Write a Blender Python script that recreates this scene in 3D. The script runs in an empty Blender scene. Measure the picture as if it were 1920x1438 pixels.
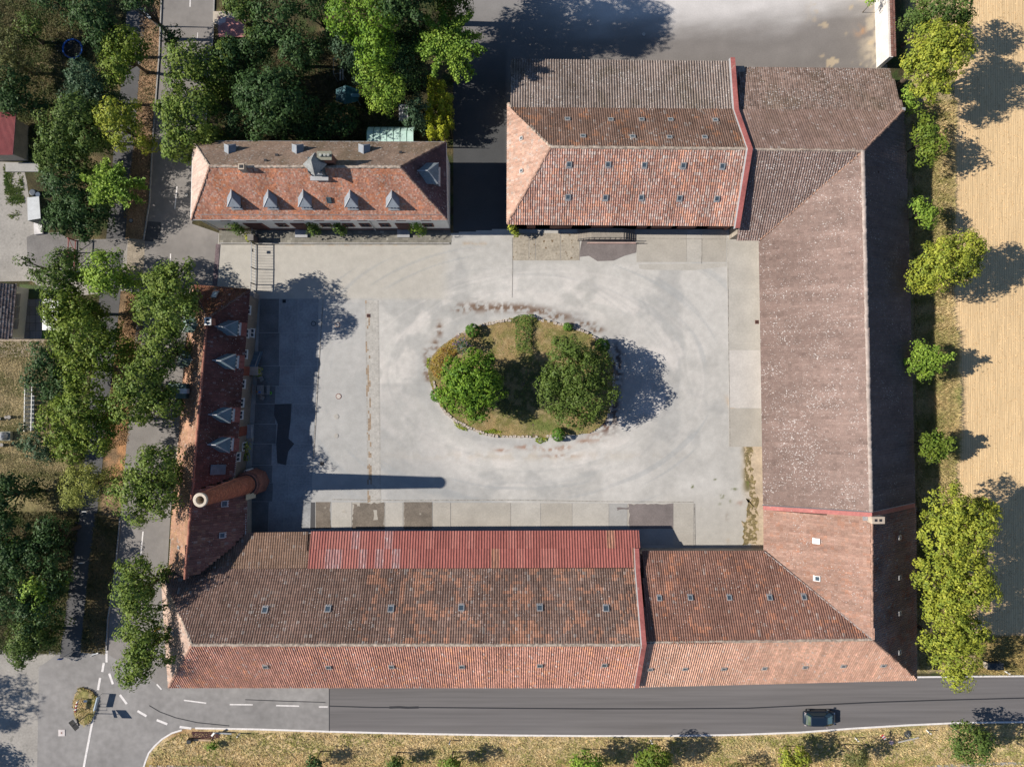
import bpy, math, random
import numpy as np
from mathutils import Vector, Matrix
random.seed(7)
RNG = np.random.default_rng(11)
scene = bpy.context.scene
COL = scene.collection
# ------------------------------------------------------------------ camera, sky, sun, exposure
H = 86.0                                   # drone height over the yard
F = 1333.0                                 # focal length in photo pixels
cam_data = bpy.data.cameras.new('camera')
cam_data.sensor_width = 36.0
cam_data.lens = 36.0 * F / 1920.0
cam_data.clip_end = 5000.0
cam = bpy.data.objects.new('camera', cam_data)
cam.location = (0, 0, H)
COL.objects.link(cam)
scene.camera = cam
SUN_EL, SUN_AZ = 35.3, 1.2                 # sun low over the left side, a touch towards the top
world = bpy.data.worlds.new('World')
scene.world = world
world.use_nodes = True
nt = world.node_tree
sky = nt.nodes.new('ShaderNodeTexSky')
sky.sky_type = 'NISHITA'
sky.sun_disc = False
sky.sun_elevation = math.radians(SUN_EL)
sky.sun_rotation = math.radians(270 + SUN_AZ)
sky.air_density = 1.0
sky.dust_density = 0.2
sky.ozone_density = 4.0
nt.links.new(sky.outputs[0], nt.nodes['Background'].inputs[0])
nt.nodes['Background'].inputs[1].default_value = 0.066
sun_data = bpy.data.lights.new('sun', 'SUN')
sun_data.energy = 5.0
sun_data.angle = math.radians(0.5)
sun_data.color = (1.0, 0.925, 0.82)
sun = bpy.data.objects.new('sun', sun_data)
ca, sa = math.cos(math.radians(SUN_EL)), math.sin(math.radians(SUN_EL))
sd = Vector((ca * math.cos(math.radians(SUN_AZ)), -ca * math.sin(math.radians(SUN_AZ)), -sa))
sun.rotation_euler = sd.to_track_quat('-Z', 'Y').to_euler()
COL.objects.link(sun)
scene.view_settings.view_transform = 'Standard'
scene.view_settings.look = 'None'
scene.view_settings.exposure = 0.33
scene.view_settings.gamma = 1.0
scene.view_settings.use_curve_mapping = False
# ------------------------------------------------------------------ measuring helpers
def W(px, py, h=0.0):
    k = (H - h) / F
    return Vector(((px - 960) * k, -(py - 719) * k, h))
def P3(pts):
    return [W(*p) for p in pts]
class Plane:
    def __init__(s, pts):
        a = np.array([tuple(p) for p in pts])
        A = np.c_[a[:, :2], np.ones(len(a))]
        s.k = np.linalg.lstsq(A, a[:, 2], rcond=None)[0]
    def z(s, x, y):
        return s.k[0] * x + s.k[1] * y + s.k[2]
    def hit(s, px, py, lift=0.0):            # where the sight line of a photo pixel meets the plane
        a, b, c = s.k; c = c + lift
        u, v = (px - 960) / F, -(py - 719) / F
        q = a * u + b * v
        h = (q * H + c) / (1 + q)
        return Vector(((H - h) * u, (H - h) * v, h))
    def normal(s):
        return Vector((-s.k[0], -s.k[1], 1)).normalized()
# ------------------------------------------------------------------ noise for stains and tile tones
def vnoise(x, y, seed=0):
    x = np.asarray(x, float); y = np.asarray(y, float)
    xi = np.floor(x).astype(np.int64); yi = np.floor(y).astype(np.int64)
    fx = x - xi; fy = y - yi
    fx = fx * fx * (3 - 2 * fx); fy = fy * fy * (3 - 2 * fy)
    def hsh(a, b):
        n = (a * 374761393 + b * 668265263 + seed * 1442695041) & 0xffffffff
        n = ((n ^ (n >> 13)) * 1274126177) & 0xffffffff
        return ((n ^ (n >> 16)) & 0xffff) / 65535.0
    return (hsh(xi, yi) * (1 - fx) + hsh(xi + 1, yi) * fx) * (1 - fy) + (hsh(xi, yi + 1) * (1 - fx) + hsh(xi + 1, yi + 1) * fx) * fy
def fbm(x, y, seed=0, o=4):
    t = 0; a = .5; n = 0
    for i in range(o):
        t = t + a * vnoise(x * 2 ** i, y * 2 ** i, seed + i); n += a; a *= .5
    return t / n
def sm(a, b, x):
    t = np.clip((x - a) / (b - a), 0, 1)
    return t * t * (3 - 2 * t)
def in_poly(x, y, poly):
    r = np.zeros(np.shape(x), bool); n = len(poly)
    for i in range(n):
        x0, y0 = poly[i][0], poly[i][1]; x1, y1 = poly[(i + 1) % n][0], poly[(i + 1) % n][1]
        if y0 == y1: continue
        r ^= ((y0 > y) != (y1 > y)) & (x < (x1 - x0) * (y - y0) / (y1 - y0) + x0)
    return r
def poly_dist(x, y, poly):                    # distance to the outline
    d = np.full(np.shape(x), 1e9); n = len(poly)
    for i in range(n):
        ax, ay = poly[i][0], poly[i][1]; bx, by = poly[(i + 1) % n][0] - ax, poly[(i + 1) % n][1] - ay
        t = np.clip(((x - ax) * bx + (y - ay) * by) / (bx * bx + by * by + 1e-9), 0, 1)
        d = np.minimum(d, np.hypot(x - ax - t * bx, y - ay - t * by))
    return d
# ------------------------------------------------------------------ materials
MATS = {}
def mat(name, col=(.5, .5, .5), rough=.85, var=.18, scale=1.5, fine=12.0, fvar=.12, attr=None, bump=0.0, bscale=30.0,
        metal=0.0, spec=.35, trans=0.0, speck=None, wave=None, coat=0.0, stretch=None, lich=False, worldpos=False):
    if name in MATS: return MATS[name]
    m = bpy.data.materials.new(name); MATS[name] = m
    m.use_nodes = True
    t = m.node_tree; N = t.nodes; L = t.links
    b = N['Principled BSDF']
    b.inputs['Roughness'].default_value = rough
    b.inputs['Metallic'].default_value = metal
    b.inputs['Specular IOR Level'].default_value = spec
    b.inputs['Coat Weight'].default_value = coat
    if worldpos:
        tc = N.new('ShaderNodeNewGeometry'); pos = tc.outputs['Position']
    else:
        tc = N.new('ShaderNodeTexCoord'); oi = N.new('ShaderNodeObjectInfo')
        ad = N.new('ShaderNodeVectorMath'); ad.operation = 'ADD'
        ml = N.new('ShaderNodeVectorMath'); ml.operation = 'SCALE'; ml.inputs['Scale'].default_value = 37.0
        cb = N.new('ShaderNodeCombineXYZ')
        for i in range(3): L.new(oi.outputs['Random'], cb.inputs[i])
        L.new(cb.outputs[0], ml.inputs[0]); L.new(tc.outputs['Object'], ad.inputs[0]); L.new(ml.outputs[0], ad.inputs[1])
        pos = ad.outputs[0]
    if stretch:
        mp = N.new('ShaderNodeMapping'); mp.inputs['Scale'].default_value = stretch
        L.new(pos, mp.inputs['Vector']); pos = mp.outputs[0]
    if attr:
        a = N.new('ShaderNodeAttribute'); a.attribute_name = attr; base = a.outputs['Color']
    else:
        a = N.new('ShaderNodeRGB'); a.outputs[0].default_value = (*col, 1); base = a.outputs[0]
    def factor(scl, amt, detail, lo=.3, hi=.7):
        n = N.new('ShaderNodeTexNoise'); n.inputs['Scale'].default_value = scl; n.inputs['Detail'].default_value = detail
        L.new(pos, n.inputs['Vector'])
        r = N.new('ShaderNodeMapRange'); r.inputs['From Min'].default_value = lo; r.inputs['From Max'].default_value = hi
        r.inputs['To Min'].default_value = 1 - amt; r.inputs['To Max'].default_value = 1 + amt
        L.new(n.outputs['Fac'], r.inputs['Value'])
        return r.outputs[0]
    def mul(c, f):
        v = N.new('ShaderNodeVectorMath'); v.operation = 'SCALE'
        L.new(c, v.inputs[0]); L.new(f, v.inputs['Scale']); return v.outputs[0]
    if var: base = mul(base, factor(scale, var, 5))
    if fvar: base = mul(base, factor(fine, fvar, 3))
    if wave:                                  # (scale, amount, axis, distortion): plough or drill rows
        w = N.new('ShaderNodeTexWave'); w.bands_direction = wave[2]; w.inputs['Scale'].default_value = wave[0]
        w.inputs['Distortion'].default_value = wave[3]; w.inputs['Detail'].default_value = 3; w.inputs['Detail Scale'].default_value = 2.5
        L.new(pos, w.inputs['Vector'])
        r = N.new('ShaderNodeMapRange'); r.inputs['To Min'].default_value = 1 - wave[1]; r.inputs['To Max'].default_value = 1 + wave[1]
        L.new(w.outputs['Fac'], r.inputs['Value']); base = mul(base, r.outputs[0])
    if speck:                                 # (scale, threshold, colour)
        n = N.new('ShaderNodeTexNoise'); n.inputs['Scale'].default_value = speck[0]; n.inputs['Detail'].default_value = 2
        L.new(pos, n.inputs['Vector'])
        r = N.new('ShaderNodeMapRange'); r.inputs['From Min'].default_value = speck[1]; r.inputs['From Max'].default_value = speck[1] + .05
        L.new(n.outputs['Fac'], r.inputs['Value'])
        mx = N.new('ShaderNodeMix'); mx.data_type = 'RGBA'
        L.new(r.outputs[0], mx.inputs['Factor']); L.new(base, mx.inputs['A']); mx.inputs['B'].default_value = (*speck[2], 1)
        base = mx.outputs['Result']
    if lich:                                  # small lichen spots; how many is stored with each roof's tiles
        n = N.new('ShaderNodeTexNoise'); n.inputs['Scale'].default_value = 6.5; n.inputs['Detail'].default_value = 1.0
        L.new(pos, n.inputs['Vector'])
        n2 = N.new('ShaderNodeTexNoise'); n2.inputs['Scale'].default_value = .35; n2.inputs['Detail'].default_value = 4
        L.new(pos, n2.inputs['Vector'])
        r2 = N.new('ShaderNodeMapRange'); r2.inputs['From Min'].default_value = .35; r2.inputs['From Max'].default_value = .65
        r2.inputs['To Min'].default_value = -.05; r2.inputs['To Max'].default_value = .05; L.new(n2.outputs['Fac'], r2.inputs['Value'])
        s2 = N.new('ShaderNodeMath'); s2.operation = 'ADD'; L.new(a.outputs['Alpha'], s2.inputs[0]); L.new(r2.outputs[0], s2.inputs[1])
        r = N.new('ShaderNodeMath'); r.operation = 'ADD'; L.new(n.outputs['Fac'], r.inputs[0]); L.new(s2.outputs[0], r.inputs[1])
        q = N.new('ShaderNodeMapRange'); q.inputs['From Min'].default_value = .80; q.inputs['From Max'].default_value = .86; q.inputs['To Max'].default_value = .75
        L.new(r.outputs[0], q.inputs['Value'])
        mx = N.new('ShaderNodeMix'); mx.data_type = 'RGBA'
        L.new(q.outputs[0], mx.inputs['Factor']); L.new(base, mx.inputs['A']); mx.inputs['B'].default_value = (.58, .55, .53, 1)
        base = mx.outputs['Result']
    L.new(base, b.inputs['Base Color'])
    if bump:
        n = N.new('ShaderNodeTexNoise'); n.inputs['Scale'].default_value = bscale; n.inputs['Detail'].default_value = 4
        L.new(pos, n.inputs['Vector'])
        bp = N.new('ShaderNodeBump'); bp.inputs['Distance'].default_value = bump
        L.new(n.outputs['Fac'], bp.inputs['Height']); L.new(bp.outputs[0], b.inputs['Normal'])
    if trans:
        tr = N.new('ShaderNodeBsdfTranslucent'); L.new(base, tr.inputs['Color'])
        ms = N.new('ShaderNodeMixShader'); ms.inputs[0].default_value = trans
        L.new(b.outputs[0], ms.inputs[1]); L.new(tr.outputs[0], ms.inputs[2])
        L.new(ms.outputs[0], N['Material Output'].inputs['Surface'])
    return m
# ------------------------------------------------------------------ objects
ORG = {}
def tag(o, label=None, cat=None, group=None, kind=None):
    if label: o['label'] = label
    if cat: o['category'] = cat
    if group: o['group'] = group
    if kind: o['kind'] = kind
    return o
def thing(name, loc, label, cat, group=None):
    o = bpy.data.objects.new(name, None); COL.objects.link(o)
    o.location = loc; o.empty_display_size = .5
    ORG[o.name] = Vector(loc)
    return tag(o, label, cat, group)
def link(name, me, parent=None, loc=None):
    o = bpy.data.objects.new(name, me); COL.objects.link(o)
    if parent is not None:
        o.parent = parent; ORG[o.name] = ORG[parent.name].copy()
    else:
        o.location = loc or (0, 0, 0); ORG[o.name] = Vector(o.location)
    return o
def np_mesh(name, verts, faces, m, parent=None, colors=None, attr='tint', domain='FACE', loc=None, smooth=False, n=4, alpha=1.0):
    """verts (k,3), faces (m,n) as arrays, colours one per face (or per vertex)."""
    org = ORG[parent.name] if parent is not None else Vector(loc or (0, 0, 0))
    v = np.asarray(verts, np.float32).reshape(-1, 3) - np.array(org, np.float32)
    f = np.asarray(faces, np.int32).reshape(-1, n)
    me = bpy.data.meshes.new(name)
    me.vertices.add(len(v)); me.vertices.foreach_set('co', v.ravel())
    me.loops.add(f.size); me.loops.foreach_set('vertex_index', f.ravel())
    me.polygons.add(len(f)); me.polygons.foreach_set('loop_start', np.arange(0, f.size, n, dtype=np.int32))
    if smooth: me.polygons.foreach_set('use_smooth', np.ones(len(f), bool))
    me.update(calc_edges=True)
    if colors is not None:
        cc = np.asarray(colors, np.float32).reshape(-1, 3); c = np.c_[cc, np.full(len(cc), alpha)].astype(np.float32)
        at = me.attributes.new(attr, 'FLOAT_COLOR', domain); at.data.foreach_set('color', c.ravel())
    me.materials.append(m)
    return link(name, me, parent, loc)
class MB:
    def __init__(s): s.v = []; s.f = []
    def poly(s, pts):
        b = len(s.v); s.v += [tuple(p) for p in pts]; s.f.append(tuple(range(b, b + len(pts)))); return s
    def prism(s, pts, dz, bottom=True):       # pts: top outline; goes down by dz (a number) or to absolute heights (list)
        n = len(pts); b = len(s.v)
        s.v += [tuple(p) for p in pts]
        for i, p in enumerate(pts):
            s.v.append((p[0], p[1], dz[i]) if isinstance(dz, (list, tuple)) else (p[0], p[1], p[2] - dz))
        s.f.append(tuple(range(b, b + n)))
        if bottom: s.f.append(tuple(range(b + 2 * n - 1, b + n - 1, -1)))
        for i in range(n):
            j = (i + 1) % n
            s.f.append((b + i, b + n + i, b + n + j, b + j))
        return s
    def box(s, c, size, rz=0.0, axes=None):
        c = Vector(c); hx, hy, hz = [q / 2 for q in size]
        if axes is None:
            axes = (Vector((math.cos(rz), math.sin(rz), 0)), Vector((-math.sin(rz), math.cos(rz), 0)), Vector((0, 0, 1)))
        b = len(s.v)
        for x, y, z in ((-1, -1, -1), (1, -1, -1), (1, 1, -1), (-1, 1, -1), (-1, -1, 1), (1, -1, 1), (1, 1, 1), (-1, 1, 1)):
            s.v.append(tuple(c + axes[0] * (x * hx) + axes[1] * (y * hy) + axes[2] * (z * hz)))
        for q in ((0, 3, 2, 1), (4, 5, 6, 7), (0, 1, 5, 4), (1, 2, 6, 5), (2, 3, 7, 6), (3, 0, 4, 7)):
            s.f.append(tuple(b + i for i in q))
        return s
    def bar(s, p, q, w, h=None, up=(0, 0, 1)):
        p = Vector(p); q = Vector(q); d = (q - p); l = d.length
        if l < 1e-6: return s
        d.normalize(); a = d.cross(Vector(up))
        if a.length < 1e-3: a = Vector((1, 0, 0))
        a.normalize(); u = a.cross(d)
        return s.box((p + q) / 2, (l, w, h or w), axes=(d, a, u))
    def tube(s, pts, radii, n=7, caps=True):
        pts = [Vector(p) for p in pts]; b = len(s.v)
        for i, p in enumerate(pts):
            d = (pts[min(i + 1, len(pts) - 1)] - pts[max(i - 1, 0)]).normalized()
            a = d.cross(Vector((0, 1, .01))); a = a.normalized() if a.length > 1e-3 else Vector((1, 0, 0))
            u = a.cross(d); r = radii[i] if isinstance(radii, (list, tuple)) else radii
            for k in range(n):
                t = 2 * math.pi * k / n
                s.v.append(tuple(p + a * (r * math.cos(t)) + u * (r * math.sin(t))))
        for i in range(len(pts) - 1):
            for k in range(n):
                k2 = (k + 1) % n
                s.f.append((b + i * n + k, b + i * n + k2, b + (i + 1) * n + k2, b + (i + 1) * n + k))
        if caps:
            s.f.append(tuple(range(b + n - 1, b - 1, -1)))
            e = b + (len(pts) - 1) * n
            s.f.append(tuple(range(e, e + n)))
        return s
    def lathe(s, c, prof, n=16):              # prof: (radius, z) from the bottom up
        c = Vector(c); b = len(s.v)
        for r, z in prof:
            for k in range(n):
                t = 2 * math.pi * (k + .5) / n
                s.v.append((c.x + r * math.cos(t), c.y + r * math.sin(t), c.z + z))
        for i in range(len(prof) - 1):
            for k in range(n):
                k2 = (k + 1) % n
                s.f.append((b + i * n + k, b + i * n + k2, b + (i + 1) * n + k2, b + (i + 1) * n + k))
        e = b + (len(prof) - 1) * n
        s.f.append(tuple(range(e, e + n)))
        return s
    def build(s, name, m, parent=None, loc=None, smooth=False):
        org = ORG[parent.name] if parent is not None else Vector(loc or (0, 0, 0))
        me = bpy.data.meshes.new(name)
        me.from_pydata([(v[0] - org[0], v[1] - org[1], v[2] - org[2]) for v in s.v], [], s.f)
        if smooth: me.polygons.foreach_set('use_smooth', [True] * len(me.polygons))
        me.materials.append(m); me.update()
        return link(name, me, parent, loc)
def inst(src, parent, loc, rot=(0, 0, 0), scale=(1, 1, 1), m=None):
    o = src.copy(); COL.objects.link(o); o.parent = parent
    o.location = Vector(loc) - (ORG[parent.name] if parent is not None else Vector((0, 0, 0)))
    o.rotation_euler = rot; o.scale = scale
    return o
# ------------------------------------------------------------------ roof tiles: every tile is its own curved piece
TILE_M = mat('clay_tile', attr='tint', rough=.9, var=.08, scale=.8, fine=9, fvar=.16, spec=.2, lich=True)
def tiles(name, pts, parent, colorfn, w=.26, l=.36, amp=.05, step=.035, edge=None, lift=0.0, flat=False, seed=0, jit=.01):
    rng = np.random.default_rng(seed + 5)
    pl = Plane(pts)
    u = (edge or (pts[1] - pts[0])).copy(); nrm = pl.normal()
    u = (u - nrm * u.dot(nrm)).normalized()
    v = nrm.cross(u).normalized()
    if v.z < 0: v = -v; u = -u
    o = Vector((pts[0].x, pts[0].y, pl.z(pts[0].x, pts[0].y)))
    q = [((p - o).dot(u), (Vector((p.x, p.y, pl.z(p.x, p.y))) - o).dot(v)) for p in pts]
    us = [a for a, b in q]; vs = [b for a, b in q]
    gi = np.arange(min(us) + w / 2, max(us), w); gj = np.arange(min(vs) - l * .2 + l / 2, max(vs), l)
    A, B = np.meshgrid(gi, gj)
    m_ = in_poly(A, B, q)
    A = A[m_]; B = B[m_]; n = len(A)
    un, vn, nn = np.array(u), np.array(v), np.array(nrm)
    C = np.array(o) + A[:, None] * un + B[:, None] * vn
    s = np.array([-.5, .5]) if flat else np.array([-.5, -.12, .12, .34, .5])
    hh = np.array([0, 0]) if flat else np.array([.15, 0, .95, 1.0, .15]) * amp
    K = len(s)
    jz = rng.uniform(0, jit, n); tl = rng.normal(0, .006, n); sh = rng.normal(0, .006, n)
    V = np.zeros((n, 2 * K, 3))
    for k in range(K):
        a = s[k] * w * 1.02
        for e, (dv, hz) in enumerate(((-.5 * l, step), (.56 * l, 0.0))):
            V[:, e * K + k] = C + (a + sh)[:, None] * un + dv * vn + (lift + hh[k] + hz + jz + tl * s[k])[:, None] * nn
    fq = np.array([[k, k + 1, K + k + 1, K + k] for k in range(K - 1)])
    Fa = (np.arange(n)[:, None, None] * (2 * K) + fq[None]).reshape(-1, 4)
    col = colorfn(C[:, 0], C[:, 1], (A - min(us)) / (max(us) - min(us)), (B - min(vs)) / (max(vs) - min(vs)), rng)
    col = np.repeat(np.clip(col, 0.005, .9), K - 1, axis=0)
    ob = np_mesh(name, V.reshape(-1, 3), Fa, TILE_M, parent, col, alpha=getattr(colorfn, 'lich', 0.0))
    ob['kind'] = 'stuff'
    return ob
def palette(cols, weights, rng, n):
    c = np.array(cols); i = rng.choice(len(cols), n, p=np.array(weights) / sum(weights)); return c[i]
def tile_look(cols, weights, lichen=0.0, lich_col=(.45, .43, .40), patch=None, scale=.35, seed=0, dark=0.25, moss=0.0, bright=1.0, jitter=.06, colvar=0.0, spots=.10, desat=.10, keep=.38, grad=0.0):
    """Weathered tile tones: a palette per tile, broad patches, lichen, moss near the ridge or eave."""
    def fn(x, y, uu, vv, rng):
        n = len(x)
        avg = (np.array(cols) * np.array(weights)[:, None]).sum(0) / sum(weights)
        c = palette(cols, weights, rng, n) * keep + avg * (1 - keep)      # tiles of one firing stay close to each other
        c = c * (1 + .35 * (fbm(uu * 60 + seed, vv * 3, seed + 12, 2) - .5))[:, None]
        c = c * rng.normal(1, jitter, n)[:, None].clip(.6, 1.5)
        if patch:                              # fresh tiles gathered in clusters
            f = fbm(x * 1.3 + 9, y * 1.3, seed + 3, 3); p = (f + rng.normal(0, .07, n)) > patch[0]
            if len(patch) > 2: p &= patch[2](x, y)
            c[p] = c[p] * .45 + .55 * np.array(patch[1]) * rng.normal(1, .12, p.sum())[:, None].clip(.5, 1.5)
        g = fbm(x * scale, y * scale, seed, 4)
        c = c * (1 + dark * (g - .5) * 4)[:, None].clip(.35, 1.6)
        if grad: c = c * (1 + grad * (vv - .5))[:, None]
        # rain streaks that run down the slope
        c = c * (1 + .22 * (fbm(uu * 90 + 3, vv * 1.2, seed + 15, 3) - .5))[:, None]
        if moss:
            mm = sm(.5, .7, fbm(x * .5, y * .5, seed + 8, 4) + rng.normal(0, .05, n)) * moss
            c = c * (1 - mm)[:, None] + np.array([.10, .085, .035]) * mm[:, None]
        if lichen:
            k = rng.random(n) < lichen * (0.3 + 1.4 * fbm(x * .4, y * .4, seed + 5, 3))
            c[k] = c[k] * .6 + .4 * np.array(lich_col) * rng.uniform(.6, 1.25, k.sum())[:, None]
        if colvar: c = c * (1 + colvar * np.sin(uu * 400))[:, None]
        g_ = c.mean(1, keepdims=True); c = c * (1 - desat) + g_ * desat
        return c * bright
    fn.lich = spots
    return fn
def slab_poly(name, pts, m, parent, t=.12, drop=.03):
    pl = Plane(pts)
    top = [Vector((p.x, p.y, pl.z(p.x, p.y) - drop)) for p in pts]
    return MB().prism(top, t).build(name, m, parent)
def ridge_caps(name, a, b, parent, m, r=.16, l=.4, lift=.04, sag=0.0):
    """Half round cap tiles laid end to end along a ridge or hip."""
    a = Vector(a); b = Vector(b); d = b - a; n = max(1, int(d.length / l)); d.normalize()
    s = d.cross(Vector((0, 0, 1))).normalized(); up = s.cross(d)
    V = []; Fc = []
    for i in range(n):
        p = a + (b - a) * (i / n); q = a + (b - a) * ((i + 1.12) / n)
        jz = random.uniform(-.02, .02); js = random.uniform(-.03, .03)
        base = len(V)
        for pt, rr in ((p, r * 1.08), (q, r * .92)):
            for k in range(6):
                t = math.pi * k / 5
                V.append(tuple(pt + s * (rr * math.cos(t) + js) + up * (rr * .75 * math.sin(t) + lift + jz - .06)))
        for k in range(5): Fc.append((base + k, base + k + 1, base + 7 + k, base + 6 + k))
    o = np_mesh(name, V, Fc, m, parent)
    o['kind'] = 'stuff'
    return o
# ================================================================== THE GROUND
def grid_sheet(name, poly, z, res, colorfn, m, kind='structure', feather=None, relief=0.0):
    xs = [p[0] for p in poly]; ys = [p[1] for p in poly]
    gx = np.arange(min(xs), max(xs) + res, res); gy = np.arange(min(ys), max(ys) + res, res)
    X, Y = np.meshgrid(gx, gy); ny, nx = X.shape
    idx = np.arange(nx * ny).reshape(ny, nx)
    q = np.stack([idx[:-1, :-1], idx[:-1, 1:], idx[1:, 1:], idx[1:, :-1]], -1).reshape(-1, 4)
    cx = (X[:-1, :-1] + res / 2).ravel(); cy = (Y[:-1, :-1] + res / 2).ravel()
    q = q[in_poly(cx, cy, poly)]
    used = np.unique(q); rm = np.full(nx * ny, -1); rm[used] = np.arange(len(used))
    x = X.ravel()[used]; y = Y.ravel()[used]
    Z = np.full(len(x), z) + (relief * fbm(x * .8, y * .8, 77, 3) if relief else 0)
    o = np_mesh(name, np.c_[x, y, Z], rm[q], m, None, colorfn(x, y), domain='POINT')
    o['kind'] = kind
    return o
def px_of(x, y): return x * F / H + 960, 719 - y * F / H
def wp(pts): return [(W(*p).x, W(*p).y) for p in pts]
def mix(c, d, t):
    t = np.asarray(t)[:, None]; return c * (1 - t) + np.array(d) * t
def sheet(name, pts, z, m, parent=None, kind=None):
    o = MB().poly([(*W(*p)[:2], z) for p in pts]).build(name, m, parent)
    if kind: o['kind'] = kind
    return o
G_SOIL = mat('soil_and_dry_grass', attr='tint', rough=.95, var=.35, scale=.9, fine=5.5, fvar=.32, bump=.08, bscale=7, worldpos=True)
G_YARD = mat('worn_yard_surface', attr='tint', rough=.9, var=.07, scale=1.1, fine=7, fvar=.05, bump=.01, bscale=25, worldpos=True)
def ground_col(x, y):
    px, py = px_of(x, y)
    n1 = fbm(x * .35, y * .35, 3, 5); n2 = fbm(x * 1.1, y * 1.1, 9, 4)
    c = np.tile(np.array([.050, .044, .020]), (len(x), 1))
    c = mix(c, (.13, .10, .05), sm(.45, .7, n1))
    c = mix(c, (.045, .065, .018), sm(.5, .7, n2))
    # dry lawn left of the path, half way down
    g = sm(20, -10, px - 75 - 30 * (n1 - .5)) * sm(625, 640, py) * sm(880, 850, py + 60 * (n2 - .5))
    c = mix(c, (.34, .27, .15), g * .95)
    g = (px < 130) & (py > 840) & (py < 960); c = mix(c, (.25, .21, .10), g * .8 * sm(.3, .6, n1))
    # trampoline lawn
    g = sm(50, 60, px) * sm(140, 120, px) * sm(30, 60, py) * sm(200, 150, py); c = mix(c, (.22, .17, .10), g * .8)
    # verge between road and footpath: dry orange leaf litter
    e = 306 - (py - 0) * .0675 - np.clip(py - 450, 0, 800) * .012
    wdt = sm(-52, -40, px - e) * sm(3, -3, px - e) * (py < 1240)
    c = mix(c, (.29, .185, .11), wdt * (.6 + .4 * sm(.35, .6, n1)))
    c = mix(c, (.13, .11, .06), wdt * sm(930, 980, py) * .85)
    c = mix(c, (.38, .20, .095), wdt * sm(.45, .6, n2) * sm(600, 700, py) * sm(930, 880, py))
    # garden clearing
    g = np.exp(-(((px - 595) / 35) ** 2 + ((py - 150) / 25) ** 2)); c = mix(c, (.24, .17, .10), g * .8)
    # straw coloured strips: right of the barns and below the road
    g = sm(1690, 1712, px) * (py < 1262); c = mix(c, (.46, .36, .20), g * (.65 + .3 * n2)); c = mix(c, (.18, .18, .06), g * sm(.52, .68, n2) * .6)
    g = sm(1352, 1360, py) * sm(255, 270, px)
    st = fbm(x * .25, y * 1.3, 31, 4)
    c = mix(c, (.52, .40, .22), g * .95); c = mix(c, (.22, .23, .07), g * sm(.54, .68, st) * .6)
    c = mix(c, (.30, .14, .06), g * sm(1392, 1372, py - 0 * px) * sm(420, 330, px) * .6)
    c = mix(c, (.36, .22, .07), g * sm(1418, 1432, py) * .5)
    return c
grid_sheet('ground', wp([(-130, -90), (2050, -90), (2050, 1530), (-130, 1530)]), 0.0, .4, ground_col, G_SOIL, relief=0.0)
far = MB().poly([(-1500, -1500, -.06), (1500, -1500, -.06), (1500, 1500, -.06), (-1500, 1500, -.06)]).build('distant_ground', mat('far_fields', (.2, .16, .08), var=.3, scale=.02, worldpos=True))
far['kind'] = 'structure'
# stubble field right of the barns
FIELD = mat('wheat_stubble', (.68, .49, .275), rough=.95, var=.08, scale=.25, fine=2.2, fvar=.08, wave=(1.15, .12, 'X', 1.0), stretch=(1, .12, 1), bump=.05, bscale=3.5, worldpos=True)
fld = [(1792, -90), (2600, -90), (2600, 1200), (1905, 1195), (1800, 1180), (1786, 1000), (1790, 760), (1782, 560), (1786, 300), (1790, 150)]
sheet('stubble_field', fld, .012, FIELD, kind='structure')
# roads
ASPH = mat('asphalt_old', (.23, .215, .205), rough=.88, var=.12, scale=.35, fine=1.6, fvar=.06, bump=.01, bscale=40, stretch=(1, 1, 1), worldpos=True)
ASPH_D = mat('asphalt_dark', (.156, .147, .148), rough=.85, var=.13, scale=.3, fine=1.2, fvar=.08, bump=.01, bscale=40, stretch=(.07, 2.4, 1), worldpos=True)
ASPH_J = mat('asphalt_junction', (.265, .255, .25), rough=.9, var=.14, scale=.18, fine=1.3, fvar=.12, bump=.01, bscale=40, worldpos=True)
ASPH_P = mat('asphalt_path', (.10, .10, .105), rough=.9, var=.12, scale=.5, fine=3, fvar=.08, worldpos=True)
PATCH = mat('asphalt_patch', (.075, .075, .08), rough=.85, var=.08, worldpos=True)
PAINT = mat('road_paint', (.72, .69, .68), rough=.7, var=.10, scale=2, fine=14, fvar=.16, worldpos=True)
TAR = mat('tar_seam', (.035, .035, .04), rough=.6, var=.1, worldpos=True)
west_road = [(306, -90), (405, -90), (401, 30), (394, 140), (384, 265), (360, 420), (410, 437), (409, 455), (404, 545), (352, 545), (345, 700), (332, 860), (320, 960), (314, 1066), (318, 1295), (200, 1225), (203, 1160), (217, 1070), (226, 970), (240, 800), (255, 620), (270, 450), (281, 380), (287, 264), (299, 106)]
sheet('west_road', west_road, .016, ASPH, kind='structure')
sheet('footpath', [(243, -90), (277, -90), (270, 60), (260, 158), (250, 285), (236, 430), (224, 571), (202, 780), (193, 860), (182, 963), (172, 1037), (156, 1164), (151, 1232), (112, 1232), (121, 1164), (132, 1037), (144, 963), (160, 857), (172, 700), (185, 571), (203, 413), (213, 285), (227, 158), (238, 20)], .012, ASPH_P, kind='structure')
south_bot = [(2200, 1345), (1920, 1352), (1700, 1358), (1500, 1372), (1250, 1378), (960, 1377), (620, 1370), (360, 1365)]
sheet('south_road', [(617, 1250), (1719, 1245), (1719, 1267), (2200, 1264)] + south_bot[:-1] + [(617, 1370)], .020, ASPH_D, kind='structure')
sheet('road_junction', [(617.2, 1252), (316, 1252), (202, 1195), (150, 1226), (112, 1226), (60, 1240), (68, 1240), (62, 1600), (255, 1600), (269, 1438), (280, 1409), (304, 1386), (339, 1367), (360, 1365), (617.2, 1369.8)], .008, ASPH_J, kind='structure')
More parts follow.
